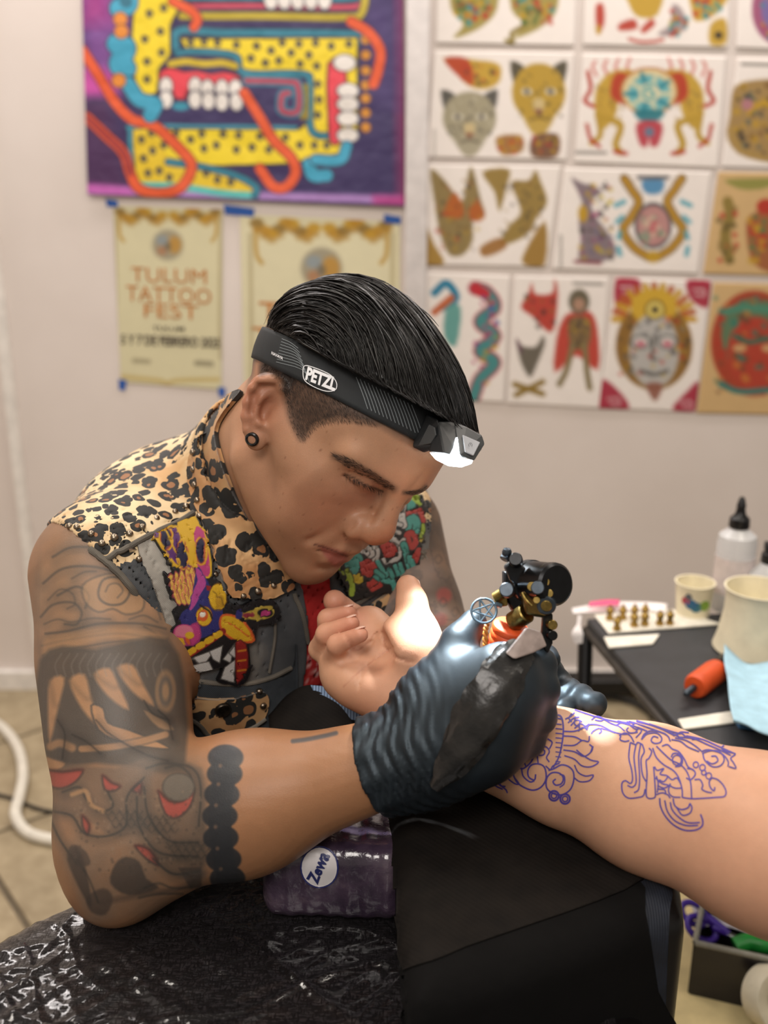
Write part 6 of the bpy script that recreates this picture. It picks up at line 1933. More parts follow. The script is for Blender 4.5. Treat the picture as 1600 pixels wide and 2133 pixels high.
def rglove_sdf(p):
    wr = W(872, 1562, .738)
    d = rc(p, WR_R, wr, .0335, .031)
    for k, r in (('i', .021), ('m', .022), ('r', .022), ('p', .020)):
        d = smin(d, rc(p, wr + (RG[k] - wr) * .15, RG[k], .026, r), .02)
        d = smin(d, chain(p, RF[k], (.0170, .0128, .0115, .0095), .004), .006)
    d = smin(d, rc(p, W(880, 1615, .742), W(1010, 1565, .722), .024, .022), .02)
    d = smin(d, rc(p, W(905, 1455, .740), W(1035, 1412, .722), .026, .018), .02)
    d = smin(d, chain(p, RT, (.025, .0165, .0128, .0105), .008), .014)
    # sleeve of the glove with gathered folds
    t = (p - CUFF0) @ cax
    sl = rc(p, CUFF0, wr, .0370, .0330)
    ang = (p - CUFF0) - t[:, None] * cax; a1 = ang @ UP; a2 = ang @ FWD; th = np.arctan2(a1, a2)
    fold = (np.sin(t * 620 + 3.0 * np.sin(th * 2 + .7) + 2.3 * np.sin(th * 5 + 1)) * .0008 + np.sin(t * 1050 + 2.0 * np.sin(th * 3) + 3.0 * np.sin(th * 4 + 2)) * .0005) * np.clip(1.2 - np.abs(t - .028) / .05, 0, 1) + np.sin(th * 11 + 60 * t) * .0008 * np.clip(1 - t / .03, 0, 1)
    d = smin(d, sl, .010) + fold * np.clip(1.6 - np.abs(t - .02) / .045, 0, 1)
    return np.maximum(d, -(t + .004))


_c = np.array([CUFF0, *RG.values(), *RT] + [x for k in RF for x in RF[k]])
glo, ghi = _c.min(0) - .05, _c.max(0) + .05
gv, gq = surface_nets(rglove_sdf, *[np.arange(glo[k], ghi[k], .0019, dtype=np.float32) for k in range(3)])
m_glove = NT('black_nitrile')
m_glove.col(m_glove.ramp(m_glove.noise(60, 3).outputs[0], [(.3, '0d1115'), (.7, '141a20')]))
m_glove.set(Roughness=.5); m_glove.b.inputs['Specular IOR Level'].default_value = .65; m_glove.b.inputs['Specular Tint'].default_value = (.72, .88, 1, 1)
m_glove.bump(m_glove.noise(900, 2).outputs[0], .06, .0005); m_glove = m_glove.m
mesh_obj('glove', gv, gq, m_glove, person)
GLOVE_BVH = bvh_of(gv, gq)
# left glove: the hand behind the forearm with a finger laid along it
LFI = [[W(1128, 1412, .846), W(1165, 1432, .826), W(1208, 1456, .806), W(1240, 1467, .798)], [W(1110, 1440, .848), W(1145, 1462, .822), W(1165, 1476, .806), W(1176, 1480, .796)],
       [W(1092, 1470, .850), W(1120, 1490, .826), W(1130, 1505, .808), W(1138, 1512, .798)]]


def lglove_sdf(p):
    d = rc(p, WR_L + (EL_L - WR_L) * .12, WR_L, .035, .034)
    for f in LFI:
        d = smin(d, rc(p, WR_L, f[0], .030, .018), .02)
        d = smin(d, chain(p, f, (.0155, .0125, .0112, .0098), .004), .006)
    d = smin(d, chain(p, [WR_L, W(1120, 1395, .835), W(1140, 1372, .815)], (.022, .015, .011)), .012)
    t = (p - WR_L) @ ((WR_L - EL_L) / np.linalg.norm(WR_L - EL_L))
    return np.maximum(d + .0008 * np.sin(t * 500), -(t + .035))


_c = np.array([WR_L] + [x for f in LFI for x in f])
glo, ghi = _c.min(0) - .06, _c.max(0) + .05
lgv, lgq = surface_nets(lglove_sdf, *[np.arange(glo[k], ghi[k], .0024, dtype=np.float32) for k in range(3)])
mesh_obj('glove', lgv, lgq, m_glove, person)

# ------------------------------------------------------------------ tattoo machine held in the right hand
machine = empty('tattoo_machine', W(1060, 1310, .75))
tag(machine, 'black and brass tattoo machine with orange grip held in the gloved hand', 'tattoo machine')
m_blk = mat('black_anodised', '17181a', .3, .15, 150, metal=.6)
m_brs = mat('dull_brass', '84703f', .35, .2, 200, metal=1.0)
m_stl = mat('gun_steel', '454d55', .35, .1, 150, metal=.8)


def part(mb, name, m, bevel=0.0, **kw): return adopt(mb.build(name, m, None, True, bevel, **kw), machine)


def cyl(a, b, r, seg=24, r2=None):
    a = np.asarray(a, float); b = np.asarray(b, float); L = np.linalg.norm(b - a); c = min(r * .12, L * .2)
    r2 = r if r2 is None else r2
    return MB().lathe([(r - c, 0), (r, c), (r2, L - c), (r2 - c, L)], a, b - a, seg)


# motor
a, b = W(1108, 1212, .742), W(1160, 1218, .716)
part(cyl(a, b, .0155, 36), 'motor', m_blk)
part(cyl(W(1150, 1217, .7215), W(1153, 1217, .7195), .0158, 36), 'motor_ring', mat('dark_gloss', '0a0a0a', .12, .05))
part(cyl(W(1098, 1211, .747), W(1112, 1213, .740), .0165, 36), 'motor_flange', m_blk)
# slide arm with its tuning knob
part(hullmb := MB().prism(Wn([(1052, 1180, .735), (1068, 1166, .732), (1090, 1178, .730), (1124, 1212, .727), (1112, 1236, .728), (1082, 1226, .731), (1062, 1208, .733)]), FWD, .012), 'slide_arm', m_blk, .0015)
part(cyl(W(1050, 1166, .732), W(1059, 1150, .734), .0036, 16), 'tuning_knob', m_stl)
part(MB().lathe([(.0001, .0042), (.0026, .0033), (.0036, .0012), (.0034, -.001), (.0022, -.003)], W(1056, 1152, .731), UP - FWD * .4, 16), 'knob_ball', m_stl)
part(cyl(W(1076, 1170, .7315), W(1074, 1164, .724), .0050, 18), 'slide_bolt', m_blk)
part(cyl(W(1058, 1232, .735), W(1055, 1228, .722), .0052, 18), 'side_bolt', m_stl)
# vise / frame
part(MB().prism(Wn([(1050, 1188, .742), (1075, 1205, .738), (1100, 1232, .735), (1104, 1282, .737), (1070, 1278, .742), (1050, 1240, .744)]), FWD, .014), 'frame', m_blk, .0018)
part(MB().prism(Wn([(1086, 1232, .726), (1118, 1226, .722), (1150, 1248, .719), (1160, 1272, .719), (1136, 1288, .722), (1096, 1282, .726)]), FWD, .016), 'cam_housing', mat('bronze', '6e5a34', .3, .25, 120, metal=1.0), .0022)
part(cyl(W(1030, 1246, .742), W(1046, 1236, .740), .0040, 16), 'brass_pin', m_brs)
part(MB().prism(Wn([(1030, 1240, .744), (1056, 1232, .740), (1058, 1262, .741), (1034, 1266, .744)]), FWD, .008), 'spring_mount', m_brs, .0008)
for (x, y, r) in ((1108, 1222, .0034), (1136, 1212, .0032), (1128, 1236, .0030), (1144, 1236, .0030), (1118, 1250, .0026)):
    part(cyl(W(x, y, .722), W(x, y, .7125), r, 14), 'brass_bolt', m_brs)
part(cyl(W(1122, 1226, .722), W(1120, 1224, .709), .0048, 18), 'cam_wheel', m_stl)
part(cyl(W(1140, 1256, .720), W(1138, 1262, .712), .0068, 24), 'clamp_screw', m_stl)
part(cyl(W(1140, 1258, .7165), W(1138, 1263, .7105), .0040, 18), 'clamp_screw_head', m_brs)
part(MB().tube(spline(Wn([(1088, 1236, .722), (1096, 1250, .718), (1108, 1262, .717)]), 5), .0014, 8), 'wire', m_brs)
part(cyl(W(1098, 1276, .735), W(1068, 1296, .745), .0075, 20), 'tube_clamp', m_brs)
part(MB().prism(Wn([(1132, 1280, .722), (1152, 1278, .722), (1152, 1340, .722), (1140, 1366, .722), (1128, 1340, .722)]), FWD, .008), 'cord_socket', m_blk, .0012)
for y in (1300, 1322): part(cyl(W(1146, y, .722), W(1152, y + 2, .714), .0036, 14), 'socket_screw', m_brs if y < 1310 else m_blk)
# grip: orange rubber with ribs, tube and tip
G0, G1, TIP = W(1066, 1300, .748), W(1030, 1420, .768), W(1012, 1520, .782)
gd = (G1 - G0) / np.linalg.norm(G1 - G0); gl = np.linalg.norm(G1 - G0)
prof = [(.0090, 0), (.0132, .0015)]
n = 9
for i in range(n):
    h0 = .002 + (gl - .004) * i / n; h1 = .002 + (gl - .004) * (i + .75) / n
    prof += [(.0136, h0), (.0140, (h0 + h1) / 2), (.0136, h1), (.0128, h1 + .0006)]
prof += [(.0125, gl - .001), (.0080, gl)]
part(MB().lathe(prof, G0, gd, 36), 'grip', mat('orange_rubber', 'd9521f', .5, .06))
part(cyl(G1, TIP, .0045, 16, .0022), 'needle_tube', m_stl)
part(cyl(TIP, TIP + gd * .006, .0006, 8), 'needle', m_stl)
# pentagram thumb wheel
wc = W(1008, 1272, .738); wn = (CAM - wc) / np.linalg.norm(CAM - wc) + UP * .25; M3 = frame(wn, RIGHT); ex, ey = M3[:, 0], M3[:, 1]
R_ = 26 / F * .738
ringp = [wc + R_ * (math.cos(t_) * ex + math.sin(t_) * ey) for t_ in np.linspace(0, 2 * math.pi, 40, endpoint=False)]
wheel = MB().tube(ringp, .0010, 8, closed=True)
for k in range(5):
    a0 = math.pi / 2 + 2 * math.pi * k / 5 + .3; a1 = a0 + 4 * math.pi / 5
    wheel.tube([wc + R_ * (math.cos(a0) * ex + math.sin(a0) * ey), wc + R_ * (math.cos(a1) * ex + math.sin(a1) * ey)], .0008, 6)
wheel.tube([wc + R_ * ex * .8 + ey * R_ * .5, W(1034, 1258, .739), W(1044, 1262, .741)], .0017, 8)
part(wheel, 'star_wheel', mat('blued_steel', '5f7484', .4, .08, 150, metal=.4))
# twisted rubber band
tw = MB()
Lb = spline(Wn([(1016, 1296, .742), (1012, 1312, .741), (1011, 1340, .744), (1014, 1352, .748)]), 10)
for ph in (0, math.pi):
    t_ = np.linspace(0, 1, len(Lb)); tw.tube(np.array([p + .0011 * (math.cos(ph + 22 * s) * RIGHT + math.sin(ph + 22 * s) * FWD) for p, s in zip(Lb, t_)]), .0011, 6)
part(tw, 'rubber_band', mat('amber_rubber', 'd98a3c', .5, .05))

# clip cord in its black plastic sleeve
cord = empty('clip_cord', W(910, 1635, .70))
tag(cord, 'black plastic sleeved clip cord hanging from the tattoo machine across the glove', 'cord')
path = spline(Wn([(1092, 1352, .700), (1066, 1380, .692), (1038, 1422, .684), (1006, 1480, .681), (972, 1540, .684), (936, 1598, .690), (906, 1640, .696)]), 8)
n = len(path); t_ = np.linspace(0, 1, n)
wid = np.interp(t_, [0, .08, .3, .55, .8, .95, 1], [.009, .012, .0155, .0165, .012, .005, .004]); thk = np.interp(t_, [0, .1, .5, 1], [.004, .0045, .0050, .0035])
T_ = np.gradient(path, axis=0); T_ /= np.linalg.norm(T_, axis=1)[:, None]
V, Fq = [], []
SG = 20
for i in range(n):
    nn = (CAM - path[i]); nn -= T_[i] * (nn @ T_[i]); nn /= np.linalg.norm(nn); sd = np.cross(T_[i], nn)
    for k in range(SG):
        a = 2 * math.pi * k / SG; wr_ = 1 + .10 * math.sin(5 * a + t_[i] * 14) + .06 * math.sin(9 * a - t_[i] * 30)
        V.append(path[i] + sd * math.cos(a) * wid[i] * wr_ + nn * math.sin(a) * thk[i] * wr_)
for i in range(n - 1):
    for k in range(SG): k2 = (k + 1) % SG; Fq.append((i * SG + k, i * SG + k2, (i + 1) * SG + k2, (i + 1) * SG + k))
Fq.append(tuple(range(SG))); Fq.append(tuple((n - 1) * SG + k for k in range(SG)))
m_slv = NT('black_sleeve_plastic'); m_slv.col(m_slv.ramp(m_slv.noise(50, 4).outputs[0], [(.3, '141414'), (.7, '2c2a28')])); m_slv.set(Roughness=.3); m_slv.bump(m_slv.noise(70, 3).outputs[0], .35, .003); m_slv = m_slv.m
adopt(MB().add(V, Fq).build('sleeve', m_slv), cord)
adopt(MB().tube(path[2:], .0028, 10).build('cable', m_blk), cord)
hull('clip_wrap', list(Wn([(1052, 1360, .686), (1096, 1306, .696), (1128, 1316, .700), (1140, 1346, .698), (1108, 1362, .690), (1072, 1374, .683)])) + list(Wn([(1060, 1360, .702), (1100, 1310, .712), (1130, 1340, .712)])), mat('taupe_tape', '8d7f79', .5, .15, 60, bump=.3, bscale=120), cord, .0012)

# ------------------------------------------------------------------ couch wrapped in film, arm rest with paper towels
def streaks(t, sx, sy, sz, scale, lo, hi):
    n = t.noise(scale, 4, t.coord((sx, sy, sz)), .6); return t.ramp(n.outputs[0], [(lo, 0.0), (hi, 1.0)])


t = NT('film_wrapped_vinyl')
t.col(t.ramp(t.noise(25, 3).outputs[0], [(.3, '0a090a'), (.7, '141112')]))
t.set(Roughness=.28); t.b.inputs['Specular IOR Level'].default_value = .7
t.b.inputs['Coat Weight'].default_value = 1.0; t.b.inputs['Coat Roughness'].default_value = .06
m_couch = t.m


def couch_sdf(p):
    """rounded pad, outline in the ground plane"""
    P2 = p[:, :2].astype(np.float64)
    d = pdist(P2, CO, True); d = np.where(inpoly(P2, CO), -d, d) + .035
    h = np.abs(p[:, 2] - .700) - .050 + .035
    q = np.stack([np.maximum(d, 0), np.maximum(h, 0)], 1)
    return (np.linalg.norm(q, axis=1) + np.minimum(np.maximum(d, h), 0) - .035).astype(np.float32)


CO = spline(np.array([(-.50, .30), (-.42, .50), (-.318, .632), (-.250, .695), (-.16, .755), (.0, .785), (.14, .79), (.185, .72), (.19, .4), (.19, .1), (-.50, .1)], float), 4, True)
kv, kq = surface_nets(couch_sdf, np.arange(-.56, .36, .006, dtype=np.float32), np.arange(.04, .86, .006, dtype=np.float32), np.arange(.62, .78, .006, dtype=np.float32))
couch = empty('treatment_couch', (-.1, .45, 0))
tag(couch, 'black padded couch wrapped in shiny clear film under the man\'s elbow', 'couch')
adopt(mesh_obj('pad', kv, kq, m_couch), couch)
for x, y in ((-.42, .22), (.22, .22), (-.24, .62), (.22, .70)):
    adopt(MB().tube([(x, y, 0), (x, y, .66)], .02, 14).build('leg', mat('black_steel', '141414', .4, .1, metal=.5)), couch)
# the clinging film: a wrinkled clear skin over the top
fx, fy = np.meshgrid(np.arange(-.46, .16, .0021), np.arange(.50, .79, .0021), indexing='ij'); G = np.stack([fx.ravel(), fy.ravel()], 1)
dI = pdist(G, CO, True); ins = inpoly(G, CO); dI = np.where(ins, dI, -dI)
z = .750 - np.where(dI < .035, .035 - np.sqrt(np.maximum(.035 ** 2 - np.maximum(.035 - dI, 0) ** 2, 0)), 0)
r_ = np.random.default_rng(12); wv = np.zeros(len(G))
for k in range(300):                                        # stretched creases
    a = r_.choice([-.75, -.55, .35, .55, 1.0]) + r_.normal(0, .16); dr = np.array([math.cos(a), math.sin(a)]); c0 = np.array([r_.uniform(-.45, .25), r_.uniform(.48, .76)])
    u = (G - c0) @ dr; v = (G - c0) @ np.array([-dr[1], dr[0]]) + .006 * np.sin(u * r_.uniform(20, 60))
    wv += r_.uniform(.0004, .0016) * np.exp(-(v / r_.uniform(.0020, .0040)) ** 2) * np.exp(-(u / r_.uniform(.04, .14)) ** 2)
wv += .00012 * fbm(G, 300, 91, 3) + .0002 * fbm(G, 60, 92, 2)
ok = (dI > .002)
k = np.arange(len(G)).reshape(fx.shape); q = np.stack([k[:-1, :-1], k[1:, :-1], k[1:, 1:], k[:-1, 1:]], -1).reshape(-1, 4); q = q[ok[q].all(1)]
V = np.c_[G, z + .0012 + wv]; us = np.unique(q); mp_ = np.full(len(V), -1); mp_[us] = np.arange(len(us))
t = NT('clear_film')
t.b.inputs['Base Color'].default_value = (.02, .018, .02, 1); t.set(Roughness=.2); t.b.inputs['Specular IOR Level'].default_value = .5
t.b.inputs['Transmission Weight'].default_value = .0; t.b.inputs['Coat Weight'].default_value = .6; t.b.inputs['Coat Roughness'].default_value = .04
a1 = streaks(t, 26, 160, 40, 5, .5, .72); a2 = streaks(t, 170, 50, 40, 4, .52, .74)
t.bump(t.math('ADD', a1, a2), 1.0, .0042)
film = mesh_obj('film', V[us], mp_[q], t.m); adopt(film, couch)

# pack of paper towels under the forearm
pc = W(706, 1812, .815); pc[2] = .750 + .036
pk = empty('paper_towel_pack', (pc[0], pc[1], .752))
tag(pk, 'purple film pack of paper towels with round white logo under the forearm', 'pack')
ux = W(830, 1850, .80) - W(590, 1800, .80); ux[2] = 0; ux /= np.linalg.norm(ux); M3 = np.stack([ux, np.cross([0, 0, 1.0], ux), [0, 0, 1.0]], 1)


def pack_sdf(p):
    q = (p - pc.astype(np.float32)) @ M3.astype(np.float32)
    b = np.abs(q) - np.array([.058, .040, .034], np.float32) + .016
    return np.linalg.norm(np.maximum(b, 0), axis=1) + np.minimum(b.max(1), 0) - .016 + .0012 * fbm(p, 120, 61, 3) + .0006 * np.sin(q[:, 0] * 420)


pv, pq = surface_nets(pack_sdf, *[np.arange(pc[k] - .08, pc[k] + .08, .0028, dtype=np.float32) for k in range(3)])
t = NT('purple_film'); t.col(t.ramp(t.noise(30, 4).outputs[0], [(.3, '2a2030'), (.55, '453748'), (.8, '6f606a')])); t.set(Roughness=.22); t.b.inputs['Coat Weight'].default_value = .8; t.b.inputs['Coat Roughness'].default_value = .08; t.bump(t.noise(90, 4).outputs[0], .5, .003)
adopt(mesh_obj('wrapper', pv, pq, t.m), pk)
PACK_BVH = bvh_of(pv, pq)
circ = lambda c, r, n=24: [(c[0] + r[0] * math.cos(a), c[1] + r[1] * math.sin(a)) for a in np.linspace(0, 2 * math.pi, n, endpoint=False)]
for nm, r, colr, off in (('logo_ring', (40, 43), '2a2f66', .0006), ('logo_disc', (36, 39), 'd9d5d6', .0011)):
    o = drape(nm, circ((666, 1806), r), PACK_BVH, off, .0004, 3, mat('print_' + colr, colr, .35, .03), None, smooth=0); adopt(o, pk)
o = text_on('lettering', 'Zewa', (661, 1838), (26, -56), (-22, -11), PACK_BVH, mat('navy_print', '232a5e', .4, .03), None, .0022, .04)
adopt(o, pk)

# arm rest
AR = [(-.035, .830), (.004, .690), (.016, .530), (.040, .508), (.180, .568), (.214, .598), (.214, .80), (.08, .84)]
ARC = spline(np.array(AR, float), 3, True)


def rest_sdf(p):
    P2 = p[:, :2].astype(np.float64); d = pdist(P2, ARC, True); d = np.where(inpoly(P2, ARC), -d, d) + .022
    top = .828 + .05 * np.clip((p[:, 1] - .62) * 1.2, -.2, .2)
    h = np.maximum(p[:, 2] - top, .60 - p[:, 2]) + .022
    q = np.stack([np.maximum(d, 0), np.maximum(h, 0)], 1)
    return (np.linalg.norm(q, axis=1) + np.minimum(np.maximum(d, h), 0) - .022).astype(np.float32)


rv, rq = surface_nets(rest_sdf, np.arange(-.12, .27, .005, dtype=np.float32), np.arange(.46, .86, .005, dtype=np.float32), np.arange(.58, .87, .005, dtype=np.float32))
rest = empty('arm_rest', (.08, .65, .60))
tag(rest, 'black padded arm rest under the client\'s forearm, covered with paper', 'arm rest')
adopt(mesh_obj('pad', rv, rq, mat('black_vinyl', '0d0d0e', .4, .1)), rest)
adopt(MB().tube([(.08, .65, 0), (.08, .65, .62)], .022, 16).build('post', mat('black_steel', '141414', .4)), rest)
adopt(MB().lathe([(.14, 0), (.14, .012), (.03, .02)], (.08, .65, 0), (0, 0, 1), 32).build('base', mat('black_steel', '141414', .4)), rest)
REST_BVH = bvh_of(rv, rq)
t = NT('black_paper'); w = t.n('TexWave', bands_direction='DIAGONAL'); w.inputs['Scale'].default_value = 110; w.inputs['Distortion'].default_value = .2; t.l(t.coord(), w.inputs['Vector'])
t.col(t.ramp(t.noise(60, 3).outputs[0], [(.3, '161311'), (.7, '1d1916')])); t.set(Roughness=.85); t.b.inputs['Specular IOR Level'].default_value = .15; t.bump(w.outputs[0], .2, .0006); m_bpap = t.m
m_bpap2 = mat('dark_paper', '0c0b0b', .9, .1, 60, bump=.15, bscale=200, spec=.15)
t = NT('navy_paper'); w = t.n('TexWave', bands_direction='X'); w.inputs['Scale'].default_value = 160; t.l(t.coord(), w.inputs['Vector']); t.col(t.ramp(t.noise(40, 3).outputs[0], [(.3, '10141c'), (.7, '1c2330')])); t.set(Roughness=.7); t.bump(w.outputs[0], .3, .0008); m_npap = t.m
for nm, poly, off, m_, lab in (('paper_towel', [(1180, 1700), (1330, 1800), (1396, 1836), (1392, 1900), (1388, 1985), (1384, 2090), (1380, 2180), (1290, 2180), (1260, 1900)], .0010, m_npap, 'navy ribbed paper towel hanging over the right end of the arm rest'),
                           ('paper_towel', [(846, 1985), (1000, 1940), (1180, 1880), (1330, 1836), (1342, 1900), (1368, 2060), (1378, 2190), (866, 2190), (856, 2080)], .0016, m_bpap2, 'lower black paper towel hanging down the front of the arm rest'),
                           ('paper_towel', [(835, 1600), (960, 1560), (1080, 1600), (1200, 1700), (1310, 1800), (1340, 1838), (1240, 1886), (1100, 1935), (970, 1980), (850, 2022), (838, 1940), (812, 1830), (786, 1735)], .0026, m_bpap, 'upper black paper towel spread over the arm rest top')):
    o = drape(nm, poly, REST_BVH, off, .0010, 7, m_, None, smooth=2)
    tag(o, lab, 'paper towel', 'paper towels on the arm rest')
# folded black towel with pale blue edge beside the open hand
def cloth(name, px_rows, material, amp=.004, thick=.001, m=6):
    """cloth through rows of (px, py, depth)"""
    R_ = np.array([spline(Wn(r), m) for r in px_rows]); C_ = np.array([spline(R_[:, k], m) for k in range(R_.shape[1])])
    nu, nv = C_.shape[:2]; V = C_.reshape(-1, 3); V = V + amp * np.stack([fbm(V, 60, s, 3) for s in (5, 6, 7)], 1)
    k = np.arange(nu * nv).reshape(nu, nv); q = np.stack([k[:-1, :-1], k[1:, :-1], k[1:, 1:], k[:-1, 1:]], -1).reshape(-1, 4)
    o = mesh_obj(name, V, q, material); md = o.modifiers.new('cloth', 'SOLIDIFY'); md.thickness = thick; return o


tw = cloth('folded_towel', [[(560, 1490, .90), (600, 1448, .90), (648, 1430, .895), (700, 1442, .89), (740, 1480, .88), (790, 1505, .87)], [(560, 1540, .875), (610, 1500, .875), (660, 1490, .87), (710, 1505, .865), (745, 1525, .86), (790, 1545, .855)], [(560, 1620, .86), (620, 1590, .855), (670, 1580, .85), (720, 1590, .845), (760, 1600, .84), (800, 1610, .835)]], m_bpap, .003)
tag(tw, 'folded black towel with pale blue ribbed edge beside the open hand', 'towel')
t = NT('blue_ribbed_edge'); w = t.n('TexWave', bands_direction='X'); w.inputs['Scale'].default_value = 120; t.l(t.coord(), w.inputs['Vector']); t.col(t.ramp(w.outputs[0], [(.2, '4d627f'), (.8, '8ba3c4')])); t.set(Roughness=.7)
e1 = cloth('ribbed_edge', [[(648, 1428, .893), (680, 1432, .890), (702, 1446, .886), (706, 1466, .88)], [(656, 1446, .889), (680, 1450, .886), (696, 1460, .882), (700, 1476, .878)]], t.m, .0005); e1.parent = tw
e2 = cloth('ribbed_edge', [[(664, 1446, .886), (694, 1474, .878), (726, 1496, .870), (762, 1502, .862)], [(690, 1442, .886), (716, 1462, .879), (744, 1482, .870), (772, 1490, .862)]], t.m, .0005); e2.parent = tw
# seat and legs of the man, mostly hidden
stool = empty('stool', (PELV[0], PELV[1], 0)); tag(stool, 'black round stool under the seated man', 'stool')
adopt(MB().lathe([(.15, .255), (.185, .27), (.19, .305), (.17, .325)], (PELV[0], PELV[1], 0), (0, 0, 1), 40).build('seat', mat('black_vinyl', '0d0d0e', .4)), stool)
adopt(MB().tube([(PELV[0], PELV[1], .05), (PELV[0], PELV[1], .27)], .025, 16).build('post', m_alu), stool)
for k in range(5):
    a = 2 * math.pi * k / 5; adopt(MB().tube([(PELV[0], PELV[1], .06), (PELV[0] + .24 * math.cos(a), PELV[1] + .24 * math.sin(a), .03)], [.018, .012], 10).build('foot', m_alu), stool)
# dark trousers
def trousers_sdf(p):
    d = ell(p, PELV, (.190, .15, .155), TM); d = smax(d, ((p - PELV) @ TM[:, 2] - .06).astype(np.float32), .02)
    for s in (-1, 1):
        hp_ = PELV + TM @ np.array([s * .09, .02, -.06]); kn = hp_ + TM[:, 1] * .10 + np.array([0, 0, -.10]) + TM[:, 0] * s * .16; kn[2] = max(kn[2], .48); ft = np.array([kn[0], kn[1], .10])
        d = smin(d, rc(p, hp_, kn, .085, .065), .04); d = smin(d, rc(p, kn, ft, .062, .05), .02)
    return d


tv, tq = surface_nets(trousers_sdf, *[np.arange(PELV[k] - (.45 if k < 2 else .6), PELV[k] + (.45 if k < 2 else .2), .012, dtype=np.float32) for k in range(3)])
mesh_obj('trousers', tv, tq, mat('black_trousers', '15151a', .85, .1, bump=.2), person)

# ------------------------------------------------------------------ work table at the right with its supplies
TZ = .700
def tb(px, py, z=0.0): return fl(px, py, TZ + z)


table = empty('side_table', (.62, 1.16, 0)); tag(table, 'black folding work table with supplies behind the client\'s arm', 'table')
q4 = [tb(1222, 1288), tb(1860, 1262), np.array([1.02, .93, TZ]), np.array([.352, .985, TZ])]
m_tt = mat('table_black', '2c2d30', .55, .1, 30, bump=.05)
adopt(MB().prism(q4, (0, 0, -1), .016).build('top', m_tt, bevel=.003), table)
c4 = np.array(q4); e = []
for i in range(4): adopt(MB().tube([c4[i] - [0, 0, .018], c4[(i + 1) % 4] - [0, 0, .018]], .006, 8).build('rail', mat('grey_steel', '45413c', .4, .1, metal=.6)), table)
m_bs = mat('black_steel', '141414', .4)
for a, b in ((c4[0], (.25, 1.0, 0)), (c4[3], (.24, 1.3, 0)), (c4[1], (1.0, .95, 0)), (c4[2], (1.05, 1.36, 0))):
    adopt(MB().tube([a - [0, 0, .02], b], .011, 10).build('leg', m_bs), table)
adopt(MB().tube([(.325, 1.16, .30), (1.02, 1.14, .30)], .009, 8).build('brace', m_bs), table)


def onT(name, px, py, label, cat, group=None):
    p = tb(px, py); o = empty(name, p); tag(o, label, cat, group); return o, p


def slab(name, quad, h, material, label, cat, z=.0006, bevel=.001, group=None):
    o = MB().prism([tb(x, y, z) for x, y in quad], (0, 0, 1), h).build(name, material, None, False, bevel); tag(o, label, cat, group); return o


m_tis = mat('white_tissue', 'e9e4d6', .85, .05, 60, bump=.2)
slab('paper_strip', [(1238, 1284), (1400, 1272), (1502, 1302), (1268, 1322)], .003, m_tis, 'folded white paper with brass cartridges lying on it', 'paper')
slab('paper_strip', [(1258, 1330), (1374, 1324), (1360, 1344), (1268, 1352)], .003, m_tis, 'small blank white paper strip on the black table', 'paper')
slab('paper_strip', [(1412, 1502), (1530, 1484), (1548, 1506), (1424, 1522)], .003, m_tis, 'white paper strip at the near edge of the table', 'paper')
# white wrapper with pink label hanging over the corner
wr_ = cloth('plastic_wrapper', [[(1192, 1268, 1.475), (1260, 1256, 1.50), (1340, 1254, 1.50), (1392, 1258, 1.49)], [(1196, 1280, 1.465), (1260, 1276, 1.475), (1340, 1274, 1.478), (1388, 1278, 1.47)]], mat('white_plastic', 'ece6e4', .3, .06), .002)
tag(wr_, 'crumpled white plastic wrapper with pink label at the table corner', 'wrapper')
pl_ = cloth('pink_label', [[(1228, 1262, 1.478), (1260, 1258, 1.49), (1290, 1258, 1.49)], [(1226, 1272, 1.470), (1260, 1270, 1.476), (1288, 1270, 1.478)]], mat('pink_print', 'e0507e', .4, .05), .001); pl_.parent = wr_
for v in pl_.data.vertices: v.co.z += .006
dg = MB().tube(spline(np.array([W(1208, 1282, 1.46), W(1206, 1300, 1.455), W(1203, 1318, 1.45), W(1205, 1340, 1.45)]), 5), np.interp(np.linspace(0, 1, 16), [0, .4, .7, 1], [.003, .003, .009, .006]), 10, flat=.4).build('tail', mat('white_plastic', 'ece6e4', .3), wr_)
# brass cartridges
m_br2 = mat('brass', 'a88a4c', .28, metal=1.0); cm = None
names = ['standing at the left end of the paper', 'second in the far row', 'third in the far row', 'last in the far row', 'third in the near row', 'beside the near middle', 'next to last in the near row', 'last in the near row', 'dark stained at the near left end']
for i, (x, y) in enumerate(((1270, 1290), (1297, 1289), (1321, 1288), (1343, 1287), (1321, 1304), (1343, 1302), (1374, 1301), (1395, 1300), (1285, 1312))):
    p = tb(x, y, .0036)
    if cm is None:
        o = MB().lathe([(.0055, 0), (.006, .004), (.004, .005), (.004, .011), (.0055, .012), (.0055, .016), (.003, .018), (.002, .022)], (0, 0, 0), (0, 0, 1), 16).build('ink_tip', m_br2); cm = o.data
    else: o = bpy.data.objects.new('ink_tip', cm); COL.objects.link(o)
    o.location = p; tag(o, 'small brass machine tip ' + names[i], 'machine tip', 'brass tips on the white paper')
# small printed paper cup
m_cup = mat('cream_card', 'e6ddc0', .6, .04)


def cup(name, px, py, r0, r1, h, label, deco=None):
    o, p = onT(name, px, py, label, 'cup')
    adopt(MB().lathe([(r0, 0.0006), (r0, .001), (r1, h - .002), (r1 + .0016, h), (r1 - .001, h), (r0 - .0012, .004), (.0001, .004)], p, (0, 0, 1), 44).build('body', m_cup), o); return o, p


